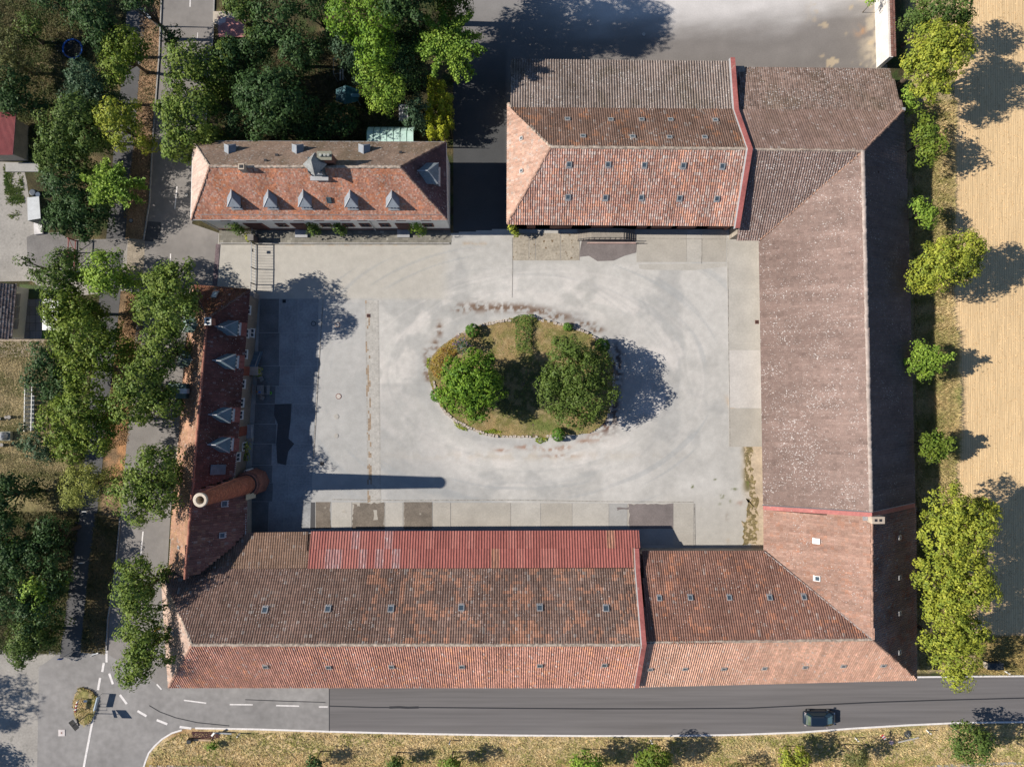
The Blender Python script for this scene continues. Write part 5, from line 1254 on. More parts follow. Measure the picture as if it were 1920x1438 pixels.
tree(45, 55, 4.5, 'mid', [(60, 45, 4.5, 24, 1.5), (40, 75, 3.5, 22, 1.3)], 'green bush tree left of the trampoline lawn', group=G2)
tree(15, 110, 5.5, 'olive', [(10, 90, 5, 34, 1.8), (20, 130, 4.5, 30, 1.6)], 'dry olive bush at the upper left edge', group=G2)
tree(20, 170, 6, 'dark', [(15, 160, 6, 34, 2), (30, 190, 5, 30, 1.8)], 'dark green tree above the pink roofed shed', group=G2)
tree(175, 45, 8, 'dark', [(175, 20, 8, 34, 2.6), (192, 60, 7, 26, 2.2), (186, 88, 5, 16, 1.6)], 'tall dark green conifer by the top edge, right of the trampoline', group=G2)
tree(262, 8, 8, 'dark', [(262, -5, 8, 30, 2)], 'dark crown cut by the top edge above the street lamp', group=G2)
tree(95, -10, 6, 'dark', [(95, -18, 6, 40, 2)], 'dark tree cut by the top edge above the garden', group=G2)
# garden behind the white house
tree(440, 18, 8, 'mid', [(452, 2, 8, 30, 2.2), (478, 28, 7, 24, 1.8)], 'green tree half covering the small red roof at the top edge', group=G4)
tree(400, 95, 7, 'dark', [(430, 104, 7, 28, 2), (474, 92, 6.5, 28, 2)], 'dark tree just below the small red roof', group=G4)
tree(530, 65, 8, 'dark', [(520, 30, 8, 42, 2.4), (560, 90, 7.5, 36, 2.2), (500, 75, 6, 22, 1.6)], 'very dark tree at the top of the garden with a bluish crown', group=G4)
tree(520, 190, 8, 'dark', [(510, 185, 7.5, 58, 3), (475, 175, 7, 38, 2.4), (548, 195, 6.5, 36, 2.2), (500, 235, 6.2, 36, 2), (450, 230, 5.5, 30, 1.8)], 'largest dark green tree in the garden, right behind the white house', group=G4, tr=.35)
tree(680, 40, 10.5, 'lime', [(650, 30, 10, 38, 2.4), (700, 30, 10.5, 42, 2.6), (705, 90, 10, 36, 2.4)], 'tall bright yellow green tree at the top middle of the garden', group=G4, tr=.32)
tree(655, 95, 7, 'blue', [(652, 90, 7, 28, 1.8), (672, 115, 6, 22, 1.6)], 'grey green tree beside the garden swing frame', group=G4)
tree(705, 150, 7.5, 'bright', [(700, 145, 7.5, 34, 2), (735, 165, 7, 28, 1.8), (715, 190, 6, 22, 1.4)], 'loose light green tree above the pale polytunnel', group=G4)
tree(838, 82, 9, 'bright', [(838, 80, 8, 38, 2)], 'large feathery light green tree at the top of the drive with thin pale branches', group=G4, star=(24, 66), dens=1.2, tr=.3)
tree(630, 228, 3.6, 'dark', [(636, 224, 3.4, 30, 1.3), (595, 235, 3.2, 28, 1.2)], 'dark shaded bushy tree between the teal tent and the white house', group=G4)
tree(765, 100, 7, 'dark', [(765, 85, 7, 32, 2.2), (760, 120, 7, 30, 2)], 'dark tree in the gap below the feathery tree and above the hedge', group=G4)
tree(590, 15, 8, 'dark', [(595, 0, 8, 34, 2.2)], 'dark crown cut by the top edge left of the bright tree', group=G4)
tree(780, 205, 5, 'blue', [(780, 200, 5, 22, 1.6), (778, 228, 4, 18, 1.3)], 'small grey green tree beside the yellow cypress hedge', group=G4)
tree(828, -98, 15, 'mid', [(815, -100, 15, 62, 3.2), (850, -75, 14, 60, 3), (840, -110, 14.5, 62, 3), (840, -60, 10, 60, 2.6), (850, -40, 7, 44, 2)], 'tallest tree, beyond the top edge, whose shadow falls on the upper lot', group=G4, tr=.35)
tree(750, -30, 13, 'dark', [(745, -45, 13, 60, 3.2), (770, -5, 12, 44, 2.6), (755, -20, 9, 50, 2.4)], 'tall dark tree at the top edge between the bright tree and the feathery one', group=G4, tr=.35)
for i, (a, b, r, h) in enumerate(((812, 158, 9, 4.5), (811, 176, 8, 4.2), (812, 194, 9, 4.6), (808, 212, 9, 4.4), (806, 232, 10, 4.6), (810, 252, 9, 4.4), (830, 165, 7, 4.6), (828, 182, 7, 4.3), (832, 198, 8, 4.8), (830, 214, 8, 4.4), (826, 233, 11, 4.8), (831, 252, 11, 4.6), (842, 190, 7, 4.4), (843, 212, 7, 4.2), (843, 236, 7, 4.3))):
    tree(a, b, h, 'thuja', [(a, b, h * .45, r * .95, h * .5)], ('yellow cypress, number %s from the top in the %s row of the hedge' % (('one', 'two', 'three', 'four', 'five', 'six')[i % 6 if i < 12 else i - 12], 'left' if i < 6 else 'middle' if i < 12 else 'right')), name='cypress', cat='cypress', group='clipped yellow cypresses in the hedge', tr=.07)
# field edge behind the barns
tree(1757, 30, 7, 'mid', [(1755, 20, 7, 34, 2), (1795, 15, 6.5, 30, 1.8), (1715, 40, 5.5, 24, 1.6), (1800, 35, 5.5, 18, 1.2)], 'green tree at the top edge of the field strip', group=G3)
tree(1750, 108, 8.5, 'gold', [(1745, 85, 8, 46, 2.4), (1770, 105, 8.5, 46, 2.5), (1735, 130, 7.5, 42, 2.2), (1752, 165, 7, 28, 1.8), (1790, 80, 7.5, 30, 2)], 'big yellow green round tree at the upper corner of the brown barn', group=G3, tr=.3)
tree(1704, 188, 3.5, 'bright', [(1704, 185, 3.5, 16, 1.2), (1712, 200, 3, 12, 1)], 'small green bush tucked at the barn corner below the big round tree', group=G3, tr=.08)
tree(1741, 262, 5.5, 'maple', [(1735, 250, 5, 22, 1.5), (1752, 268, 5, 24, 1.5), (1740, 290, 4.5, 20, 1.3), (1728, 225, 4, 13, 1)], 'small light green tree second from the top beside the dark barn slope', group=G3, tr=.12)
tree(1733, 400, 4.5, 'bright', [(1730, 392, 4.5, 20, 1.4), (1738, 412, 4, 18, 1.2), (1718, 385, 3.5, 12, 1), (1752, 400, 3.5, 12, 1)], 'small rounded green tree just above the elongated tree by the dark slope', group=G3, tr=.1)
tree(1775, 490, 7, 'gold', [(1745, 510, 6.5, 38, 2), (1775, 490, 7, 42, 2.2), (1810, 470, 6.5, 34, 2), (1808, 500, 6, 28, 1.8), (1725, 530, 5, 20, 1.4)], 'elongated slanting yellow green tree half way along the dark barn slope', group=G3, tr=.25)
tree(1742, 676, 5, 'bright', [(1735, 665, 4.5, 22, 1.3), (1760, 675, 4.5, 20, 1.2), (1728, 695, 4, 18, 1.2), (1722, 650, 4, 12, 1)], 'small ragged green tree with gaps, below the elongated one', group=G3, star=(10, 40), tr=.1)
tree(1754, 835, 4.5, 'maple', [(1752, 832, 4, 17, 1.1), (1758, 850, 3.5, 12, 1)], 'small spiky green tree standing alone above the large lower trees', group=G3, star=(12, 34), tr=.1)
tree(1795, 985, 8.5, 'gold', [(1780, 955, 8, 42, 2.3), (1820, 985, 8.5, 46, 2.4), (1775, 1010, 8, 46, 2.3), (1840, 960, 7, 28, 1.8), (1810, 1030, 7.5, 42, 2)], 'uppermost of the three big yellow green trees beside the corner barn', group=G3, tr=.3)
tree(1792, 1110, 8.5, 'gold', [(1760, 1085, 8, 42, 2.2), (1810, 1095, 8.5, 50, 2.4), (1780, 1130, 8, 44, 2.2), (1835, 1110, 7.5, 30, 2)], 'middle of the three big yellow green trees beside the corner barn', group=G3, tr=.3)
tree(1790, 1215, 8, 'gold', [(1775, 1185, 8, 46, 2.3), (1815, 1190, 7.5, 38, 2), (1790, 1230, 7.5, 40, 2), (1795, 1272, 6.5, 20, 1.5)], 'lowest of the three big yellow green trees, hanging over the road', group=G3, tr=.28)
# verge below the road
G5 = 'small trees on the verge below the road'
for a, b, r, k, l in ((592, 1426, 15, 'dark', 'small dark green bush on the lower verge, first from the left'), (740, 1427, 13, 'mid', 'small round bush on the lower verge, second from the left'), (846, 1430, 20, 'maple', 'yellow green bush on the lower verge, third from the left'), (1100, 1432, 32, 'bright', 'green bush on the verge left of the twin shadows'), (1226, 1428, 36, 'maple', 'wider green bush on the verge right of the twin shadows'),
                      (1490, 1425, 30, 'gold', 'yellow green bush on the verge below the dark car'), (1604, 1420, 27, 'olive', 'dry olive bush on the verge right of the one below the car'), (1822, 1392, 44, 'mid', 'largest verge tree, dark green, near the lower right corner')):
    hz = 1.2 + r * .07
    tree(a, b, hz, k, [(a, b, hz, r * .8, r * .05 + .3), (a + r * .5, b + 4, hz * .8, r * .5, .8), (a - r * .5, b + 6, hz * .8, r * .5, .8)], l, name='bush' if r < 30 else 'small_tree', cat='bush' if r < 30 else 'tree', group=G5, tr=.08)
tree(398, 1400, .9, 'lime', [(398, 1400, .8, 8, .7)], 'tiny bright green bush beside the brown sunken pit', name='bush', cat='bush', group=G5, tr=.04)
tree(1400, 1445, 2.5, 'olive', [(1380, 1450, 2.5, 24, 1)], 'olive bush cut by the bottom edge', name='bush', cat='bush', group=G5, tr=.05)
# trees beyond the left and lower frame that shade the gravel lot
tree(-425, 1397, 11, 'mid', [(-425, 1397, 11, 58, 3), (-410, 1390, 8, 50, 2)], 'tree outside the left edge that shades the gravel lot', group=G2)
tree(-215, 1476, 6, 'mid', [(-215, 1476, 6, 32, 2)], 'smaller tree outside the left edge shading the lower gravel', group=G2)
# ---- round garden island in the yard
isl = thing('garden_island', W(980, 708), 'oval planted island in the middle of the yard, edged with rough stones', 'garden bed')
OUT = [(853, 632), (880, 617), (912, 606), (945, 600), (985, 592), (1015, 599), (1045, 606), (1075, 613), (1100, 622), (1118, 634), (1135, 655), (1147, 680), (1152, 710), (1150, 745), (1143, 775), (1128, 798), (1105, 812), (1060, 816), (1030, 819), (985, 820), (940, 819), (905, 812), (878, 803), (850, 787), (828, 765), (815, 740), (806, 715), (803, 695), (808, 672), (824, 652)]
ow = wp(OUT)
def island_col(x, y):
    px, py = px_of(x, y); n = fbm(x * .7, y * .7, 51, 4); n2 = fbm(x * 2, y * 2, 53, 3)
    c = np.tile(np.array([.30, .215, .10]), (len(x), 1))
    c = mix(c, (.17, .16, .05), sm(.42, .62, n) * .8)
    c = mix(c, (.09, .16, .025), sm(690, 640, py) * np.exp(-(((px - 1075) / 30) ** 2 + ((py - 658) / 18) ** 2)))
    c = mix(c, (.11, .15, .035), np.exp(-(((px - 1020) / 45) ** 2 + ((py - 800) / 16) ** 2)) * .85)
    c = mix(c, (.065, .08, .03), sm(1.1, .4, ((px - 985) / 125) ** 2 + ((py - 728) / 58) ** 2) * .9)  # darker middle: the shade under the two trees put into the lawn colour
    c = mix(c, (.38, .29, .16), sm(.55, .7, n2) * .5)
    return c
cx_, cy_ = W(980, 708).x, W(980, 708).y
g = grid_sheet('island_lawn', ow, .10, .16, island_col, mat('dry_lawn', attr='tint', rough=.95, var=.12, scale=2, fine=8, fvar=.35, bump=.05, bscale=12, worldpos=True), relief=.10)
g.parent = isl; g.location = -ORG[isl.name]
rim_ = MB(); rim_.prism([(x, y, .12) for x, y in ow], .12, bottom=False); rim_.build('earth_edge', mat('edge_earth', (.16, .12, .08)), isl)
ST = mat('edging_stone', (.46, .40, .345), rough=.9, var=.3, scale=3, fine=10, fvar=.25)
stones = []
for k in range(6):
    r_ = random.Random(k); mb = MB(); mb.prism([(r_.uniform(-.5, -.42), r_.uniform(-.5, -.35), 1), (r_.uniform(.3, .5), r_.uniform(-.5, -.4), r_.uniform(.85, 1)), (r_.uniform(.42, .5), r_.uniform(.3, .5), 1), (r_.uniform(-.1, .2), r_.uniform(.42, .55), r_.uniform(.8, 1)), (r_.uniform(-.5, -.4), r_.uniform(.35, .5), r_.uniform(.85, 1))], 1.0)
    me = bpy.data.meshes.new('edging_stone'); me.from_pydata(mb.v, [], mb.f); me.materials.append(ST); stones.append(me)
def stones_along(pts, r_):
    q = [W(*p) for p in pts]
    for a, b in zip(q, q[1:]):
        L_ = (b - a).length; s = 0
        while s < L_:
            ln = r_.uniform(.3, .52)
            if r_.random() < .92:
                p = a.lerp(b, min(1, (s + ln / 2) / L_)); o = bpy.data.objects.new('edging_stone', r_.choice(stones)); COL.objects.link(o); o.parent = isl
                o.location = p - ORG[isl.name] + Vector((r_.uniform(-.05, .05), r_.uniform(-.05, .05), 0)); o.scale = (ln * .95, r_.uniform(.26, .38), r_.uniform(.2, .32)); o.rotation_euler = (0, 0, math.atan2(b.y - a.y, b.x - a.x) + r_.uniform(-.12, .12))
            s += ln
r_ = random.Random(9)
stones_along([(857, 630), (873, 621)], r_); stones_along([(905, 610), (930, 604), (955, 601)], r_)
stones_along([(1008, 599), (1045, 607), (1075, 614), (1098, 623), (1118, 636), (1130, 650)], r_)
stones_along([(822, 753), (836, 774), (855, 788), (872, 798), (895, 808), (920, 816), (940, 818), (985, 819), (1035, 817)], r_)
stones_along([(813, 714), (816, 728)], r_); stones_along([(1150, 700), (1149, 750), (1140, 780)], r_)
tree(884, 718, 5.4, 'lime', [(880, 712, 4.8, 46, 2.3), (862, 742, 4.0, 34, 1.8), (908, 730, 4.4, 38, 2), (887, 755, 3.8, 32, 1.6), (900, 690, 4.2, 30, 1.6), (858, 700, 3.8, 28, 1.6)], 'bright green round tree on the left half of the garden island', dens=1.1, tr=.18)
tree(1078, 718, 5.5, 'walnut', [(1075, 700, 4.9, 50, 2.4), (1048, 735, 4.4, 40, 2.0), (1103, 742, 4.5, 46, 2.0), (1078, 772, 3.9, 36, 1.7), (1066, 663, 3.9, 34, 1.6), (1118, 690, 4.0, 34, 1.6)], 'darker broad tree on the right half of the garden island, shadow reaching the yard', dens=1.1, tr=.25)
for a, b, r, l in ((886, 620, 11.5, 'clipped box ball at the upper left rim of the island'), (820, 741, 11.5, 'clipped box ball at the left rim of the island'), (1047, 815, 11, 'clipped box ball at the lower rim of the island'), (1129, 648, 13, 'clipped dark box ball under the right tree of the island'), (1065, 613, 7, 'smallest clipped ball, at the upper right rim of the island')):
    rz = r / 15.5
    tree(a, b, rz, 'box', [(a, b, rz, r, rz)], l, name='box_ball', cat='shrub', group='clipped box balls on the island', tr=.04)
tree(871, 646, 1.6, 'blue', [(871, 646, 1.3, 15, 1.0)], 'grey green butterfly bush with mauve tips beside the island tree', name='butterfly_bush', cat='shrub', tr=.05)
bb = [o for o in bpy.data.objects if o.name.startswith('butterfly_bush')][0]
fl = MB(); rr = random.Random(2); c0 = W(871, 646)
for k in range(46):
    a = rr.uniform(0, 6.28); q = rr.uniform(.2, 1.15); p = c0 + Vector((math.cos(a) * q, math.sin(a) * q, 2.1 - q * .6)); fl.bar(p, p + Vector((math.cos(a) * .22, math.sin(a) * .22, .12)), .07)
o = fl.build('flower_spikes', mat('mauve_flower', (.30, .20, .36)), bb); o['kind'] = 'stuff'
def hedge(name, label, poly, h, kind, cat='hedge', n=60, cols=None):
    """Low planting filling a ground outline: many leaves over an uneven top."""
    rng = np.random.default_rng(len(label)); c1, c2, cl, dn, ls = KINDS_[kind] if cols is None else (*cols, .2, 100, .13)
    pw = wp(poly); xs_ = [p[0] for p in pw]; ys_ = [p[1] for p in pw]
    area = (max(xs_) - min(xs_)) * (max(ys_) - min(ys_)); m = int(area * n)
    x = rng.uniform(min(xs_), max(xs_), m); y = rng.uniform(min(ys_), max(ys_), m); k = in_poly(x, y, pw); x, y = x[k], y[k]
    ed = np.clip(poly_dist(x, y, pw) / .35, .25, 1)
    z = h * ed * (.55 + .6 * fbm(x * 2.2, y * 2.2, 5, 3)) * rng.uniform(.7, 1.05, len(x))
    Nn = rng.normal(0, .55, (len(x), 3)) + np.array([0, 0, 1.0])
    V, Fq = leaf_quads(np.c_[x, y, z], Nn, min(ls, .17), rng)
    w = np.clip(fbm(x * 1.7, y * 1.7, 8, 3) * 1.6 - .3 + rng.normal(0, .2, len(x)), 0, 1)[:, None]
    col = (np.array(c1) * w + np.array(c2) * (1 - w)) * rng.uniform(.75, 1.25, len(x))[:, None]
    t = thing(name, (sum(xs_) / len(xs_), sum(ys_) / len(ys_), 0), label, cat)
    np_mesh('foliage', V, Fq, LEAF, t, col); return t
hedge('ivy_hedge', 'T-shaped dark ivy hedge running into the island from its upper rim', [(957, 598), (975, 590), (1000, 589), (1008, 600), (1000, 606), (998, 640), (1000, 664), (980, 662), (966, 655), (966, 606), (957, 606)], 1.0, 'mid', n=210, cols=((.17, .27, .05), (.07, .13, .03)))
hedge('barberry_bed', 'bed of yellow and rusty low shrubs on the left rim of the island', [(824, 655), (852, 633), (858, 645), (860, 662), (842, 680), (832, 700), (824, 712), (812, 705), (806, 690), (810, 672)], .8, 'gold', 'shrub', n=190, cols=((.42, .36, .04), (.30, .15, .04)))
for q, l in (([(850, 787), (860, 792), (878, 802), (876, 809), (860, 804), (852, 796)], 'yellow green plant spilling over the stones at the lower left of the island'), ([(1003, 821), (1028, 819), (1026, 827), (1012, 832), (1004, 828)], 'yellow green plant spilling over the stones at the bottom of the island'),
             ([(800, 672), (807, 670), (808, 684), (806, 692), (800, 690)], 'bright green tuft outside the left rim of the island'), ([(898, 806), (925, 800), (945, 808), (940, 814), (915, 816), (898, 814)], 'low flowering plants along the lower left stones')):
    hedge('ground_cover_plant', l, q, .35, 'lime', 'plant', n=260, cols=((.42, .44, .035), (.15, .26, .03)))
for x_, l in ((447, 'climbing rose at the white house left of the gate'), (590, 'leafy climber with yellow blooms between two doors of the white house'), (638, 'climbing plant right of the middle door of the white house'), (782, 'round climbing bush near the right end of the white house')):
    tree(x_, 430, 1.6, 'bright' if x_ > 700 else 'mid', [(x_, 427, 2.0, 9, 1.3), (x_ - 7 if x_ < 700 else x_, 424, 3.0, 6, .8), (x_ + 5, 432, 1.0, 8, .8)], l, name='climbing_plant', cat='climber', group='climbing plants on the white house', tr=.04)
tree(963, 433, 1.6, 'gold', [(962, 430, 1.8, 7, 1.2), (966, 437, .9, 6, .7)], 'small yellow bush at the left corner of the tiled barn', name='bush', cat='bush', tr=.04)
tree(1637, 3, 2.5, 'bright', [(1636, 2, 2.5, 9, 1)], 'leafy plant hanging over the whitewashed wall at the top edge', name='bush', cat='bush', tr=.04)
for a, b, l in ((482, 699, 'yellow potted plant beside the steps of the red roofed house'), (459, 838, 'upper yellow potted plant near the lower door'), (458, 857, 'lower yellow potted plant near the lower door'), (466, 447, 'small orange flowering bush at the gate post')):
    tree(a, b, .8, 'gold', [(a, b, .7, 5, .5)], l, name='potted_plant', cat='plant', tr=.03)
# grass as tufts: stuff
def tufts(name, poly, n, hgt, cols, z=.01, excl=None, bl=3, wd=.05, patchy=0):
    rng = np.random.default_rng(len(name) + n); pw = wp(poly); xs_ = [p[0] for p in pw]; ys_ = [p[1] for p in pw]
    x = rng.uniform(min(xs_), max(xs_), n); y = rng.uniform(min(ys_), max(ys_), n); k = in_poly(x, y, pw)
    f = fbm(x * .5, y * .9, 61, 4)
    if patchy: k &= (f + rng.normal(0, .08, n)) > patchy
    x, y, f = x[k], y[k], f[k]; m = len(x)
    V = []; 
    a = rng.uniform(0, 6.28, (m, bl)); hh = hgt * rng.uniform(.35, 1.0, (m, bl)); ln = hgt * rng.uniform(.5, 1.3, (m, bl))
    bx = x[:, None] + rng.normal(0, .05, (m, bl)); by = y[:, None] + rng.normal(0, .05, (m, bl))
    sx_, sy_ = np.sin(a) * wd, -np.cos(a) * wd
    v0 = np.stack([bx - sx_, by - sy_, np.full_like(bx, z)], -1); v1 = np.stack([bx + sx_, by + sy_, np.full_like(bx, z)], -1); v2 = np.stack([bx + np.cos(a) * ln, by + np.sin(a) * ln, z + hh], -1)
    V = np.stack([v0, v1, v2], 2).reshape(-1, 3)
    w = np.clip((f - .35) * 2.5 + rng.normal(0, .25, m), 0, 1)[:, None]
    col = np.array(cols[0]) * w + np.array(cols[1]) * (1 - w); col *= rng.uniform(.85, 1.6, m)[:, None]
    o = np_mesh(name, V, np.arange(len(V)).reshape(-1, 3), LEAF, None, np.repeat(col, bl, axis=0), n=3)
    tag(o, kind='stuff'); return o
tufts('dry_grass', [(285, 1410), (310, 1390), (345, 1372), (620, 1375), (960, 1382), (1250, 1383), (1500, 1377), (1700, 1363), (1920, 1357), (1990, 1357), (1990, 1480), (280, 1480)], 26000, .2, ((.27, .27, .08), (.58, .45, .24)))
tufts('long_grass', [(1712, 200), (1790, 190), (1788, 300), (1786, 560), (1790, 900), (1800, 1000), (1810, 1250), (1725, 1255)], 30000, .45, ((.22, .21, .06), (.54, .42, .22)), wd=.06)
tufts('long_grass', [(1740, 620), (1788, 620), (1792, 860), (1752, 860)], 6000, .8, ((.20, .22, .06), (.52, .40, .20)), wd=.06)
tufts('field_edge_grass', [(1830, 1195), (1990, 1190), (1990, 1262), (1830, 1262)], 5000, .35, ((.12, .14, .04), (.38, .29, .12)))
tufts('verge_grass', [(262, 0), (303, 0), (285, 264), (278, 380), (232, 410), (250, 285), (262, 130)], 5000, .14, ((.14, .12, .06), (.34, .23, .14)))
tufts('verge_grass', [(180, 963), (222, 975), (212, 1070), (200, 1160), (196, 1225), (152, 1222), (170, 1040)], 7000, .2, ((.10, .10, .04), (.22, .17, .09)))
tufts('verge_grass', [(190, 850), (240, 830), (270, 600), (272, 552), (240, 552), (220, 640)], 6000, .12, ((.24, .15, .08), (.38, .24, .13)))
tufts('lawn_grass', [(-20, 640), (90, 640), (70, 860), (130, 880), (100, 960), (-20, 900)], 16000, .10, ((.16, .16, .06), (.40, .33, .19)))
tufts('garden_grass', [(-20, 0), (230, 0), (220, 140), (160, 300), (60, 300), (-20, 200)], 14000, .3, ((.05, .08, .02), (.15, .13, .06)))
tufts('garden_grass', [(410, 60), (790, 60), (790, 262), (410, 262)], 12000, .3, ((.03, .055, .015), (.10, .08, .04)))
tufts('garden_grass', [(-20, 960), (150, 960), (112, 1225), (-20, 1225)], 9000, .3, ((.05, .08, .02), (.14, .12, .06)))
tufts('island_grass', OUT, 9000, .09, ((.13, .21, .035), (.27, .25, .09)), z=.12)
tufts('drive_weeds', [(8, 310), (42, 310), (46, 390), (30, 420), (10, 400)], 2600, .15, ((.06, .11, .02), (.14, .16, .05)), patchy=.52)
tufts('stubble', [(1800, -20), (1990, -20), (1990, 1190), (1905, 1190), (1812, 1170), (1795, 1000), (1798, 700), (1792, 400), (1798, 200)], 8000, .08, ((.52, .38, .21), (.66, .50, .30)), wd=.035)
# ================================================================== SMALLER THINGS
STEEL = mat('galvanised_steel', (.38, .40, .42), rough=.5, metal=.4, var=.1)
DKS = mat('dark_paint', (.04, .045, .05), rough=.6)
RUSTP = mat('rusty_red_paint', (.28, .08, .075), rough=.7, var=.2)
WOODG = mat('grey_wood', (.30, .28, .26), rough=.9, var=.2, fine=8, stretch=(1, 6, 1))
# ---- car
def car():
    x0, x1 = W(1507, 0, .8).x, W(1568, 0, .8).x; yc = W(0, 1348, .9).y
    t = thing('parked_car', ((x0 + x1) / 2, yc, 0), 'dark blue black hatchback driving on the lower road', 'car'); t.name = 'dark_hatchback'; ORG['dark_hatchback'] = ORG['parked_car']
    PA = mat('car_paint', (.010, .020, .038), rough=.28, var=0, fvar=0, spec=.5, coat=.6); GL = mat('car_glass', (.012, .035, .05), rough=.06, var=0, fvar=0, spec=.9, coat=.5)
    BL = mat('car_rubber', (.015, .015, .015), rough=.8, var=0, fvar=0); L = x1 - x0
    def X(s): return x0 + s * L
    secs = [(0.0, .62, .45, .75), (.03, .76, .30, .92), (.10, .83, .22, .98), (.25, .86, .20, 1.0), (.5, .87, .20, .98), (.68, .87, .20, .95), (.80, .86, .20, .88), (.90, .80, .24, .80), (.95, .72, .26, .72), (.985, .56, .30, .62), (1.0, .36, .38, .52)]
    mb = MB()
    for s, w, zb, zt in secs:
        for a, z in ((-w * .92, zb), (-w, (zb + zt) * .5), (-w * .96, zt * .94), (-w * .72, zt), (0, zt + .03), (w * .72, zt), (w * .96, zt * .94), (w, (zb + zt) * .5), (w * .92, zb)): mb.v.append((X(s), yc + a, z))
    n = 9
    for i in range(len(secs) - 1):
        for k in range(n - 1): mb.f.append((i * n + k, (i + 1) * n + k, (i + 1) * n + k + 1, i * n + k + 1))
    mb.f.append(tuple(range(n))); e = (len(secs) - 1) * n; mb.f.append(tuple(range(e + n - 1, e - 1, -1)))
    mb.build('body', PA, t, smooth=True)
    # cabin: base outline, roof outline
    def ring(sr, sf, w, z): return [Vector((X(sr), yc - w * .82, z)), Vector((X(sr + .06), yc - w, z)), Vector((X(sf - .10), yc - w, z)), Vector((X(sf), yc - w * .62, z)), Vector((X(sf), yc + w * .62, z)), Vector((X(sf - .10), yc + w, z)), Vector((X(sr + .06), yc + w, z)), Vector((X(sr), yc + w * .82, z))]
    B_ = ring(.05, .88, .80, .93); T_ = ring(.15, .66, .63, 1.44); T2 = ring(.17, .63, .60, 1.50)
    rf_ = MB(); rf_.poly(T2)
    for i in range(8): j = (i + 1) % 8; rf_.poly([T_[i], T_[j], T2[j], T2[i]])
    rf_.build('roof', PA, t, smooth=False)
    def pane(name, i, j, m=GL, s=.93):
        q = [B_[i], B_[j], T_[j], T_[i]]; c = sum(q, Vector()) / 4; MB().poly([c + (p - c) * s for p in q]).build(name, m, t)
    fr = MB()
    for i in range(8): j = (i + 1) % 8; c = Vector((0, 0, .004)); k = (Vector((X(.45), yc, 1.1)) - (B_[i] + B_[j]) / 2).normalized() * .012; fr.poly([B_[i] + k, B_[j] + k, T_[j] + k, T_[i] + k])
    fr.build('pillars', PA, t)
    pane('windscreen', 3, 4, mat('windscreen_glass', (.05, .20, .26), rough=.06, var=.4, scale=3, fvar=0, spec=1.0, coat=.6)); pane('rear_window', 7, 0, mat('rear_glass', (.10, .13, .08), rough=.1, var=.3, fvar=0, spec=.9, coat=.5))
    for i in (0, 1, 2, 4, 5, 6): pane('side_window', i, i + 1)
    for s in (-1, 1):
        for q in (.19, .80):
            w = MB(); w.tube([(X(q), yc + s * .70, .31), (X(q), yc + s * .875, .31)], .31, 16); wo = w.build('wheel', BL, t); MB().tube([(X(q), yc + s * .86, .31), (X(q), yc + s * .885, .31)], .19, 12).build('rim', STEEL, wo)
        MB().box((X(.945), yc + s * .58, .66), (.20, .24, .10)).build('headlight', mat('lamp_glass', (.06, .09, .16), rough=.1, spec=.8), t)
        MB().box((X(.045), yc + s * .72, .84), (.16, .16, .20)).build('tail_light', mat('tail_lamp', (.45, .40, .42), rough=.12, spec=.8, coat=.5), t)
        MB().box((X(.70), yc + s * .97, 1.0), (.14, .20, .12)).build('wing_mirror', PA if s > 0 else mat('mirror_silver', (.3, .26, .27), rough=.3), t)
        MB().bar((X(.20), yc + s * .50, 1.53), (X(.54), yc + s * .50, 1.53), .035).build('roof_rail', mat('chrome', (.25, .26, .27), rough=.2, metal=.8), t)
    MB().box((X(.075), yc, 1.08), (.10, 1.2, .05)).build('rear_spoiler', mat('chrome_trim', (.5, .5, .52), rough=.2, metal=.7), t)
    MB().bar((X(.865), yc - .4, .98), (X(.84), yc + .15, 1.02), .03).build('wiper', BL, t); MB().bar((X(.865), yc + .1, .98), (X(.84), yc + .5, 1.02), .03).build('wiper', BL, t)
    MB().bar((X(.60), yc + .1, 1.45), (X(.60), yc + .1, 1.46), .02)
    return t
car()
# ---- gateway fence along the yard entrance
gt = thing('yard_gate', W(480, 505), 'long grey steel bar gate with brick pier at the yard entrance below the white house', 'gate')
def rail_fence(parent, pts, h, nbar, m=STEEL, bw=.03, low=.12, name='gate_leaf', thick=.07):
    for a, b in zip(pts, pts[1:]):
        A, B = W(*a), W(*b); mb = MB()
        for z in (low, h): mb.bar(A + Vector((0, 0, z)), B + Vector((0, 0, z)), thick)
        n = max(2, int(nbar * (B - A).length))
        for k in range(n + 1): p = A.lerp(B, k / n); mb.bar(p + Vector((0, 0, low)), p + Vector((0, 0, h)), bw)
        mb.build(name, m, parent)
        MB().box((A.x, A.y, h / 2), (.11, .11, h + .1)).build('post', DKS, parent)
rail_fence(gt, [(480, 459), (480, 505), (479.5, 534), (478, 556)], 1.55, 3.2)
rail_fence(gt, [(481, 429), (480.5, 446)], 1.5, 3.5)
p = W(480, 451); MB().box((p.x, p.y, .9), (.62, .62, 1.8)).build('brick_pier', mat('pier_brick', (.11, .09, .085), var=.2, fine=7), gt); MB().box((p.x, p.y, 1.84), (.72, .72, .08)).build('pier_cap', mat('pier_cap', (.2, .19, .18)), gt)
p = W(480, 473); MB().box((p.x, p.y, 1.1), (.05, .35, .3)).build('letter_plate', DKS, gt)
p = W(482, 557); MB().box((p.x, p.y, .9), (.5, .6, 1.8)).build('end_pier', mat('end_pier', (.3, .28, .26)), gt)
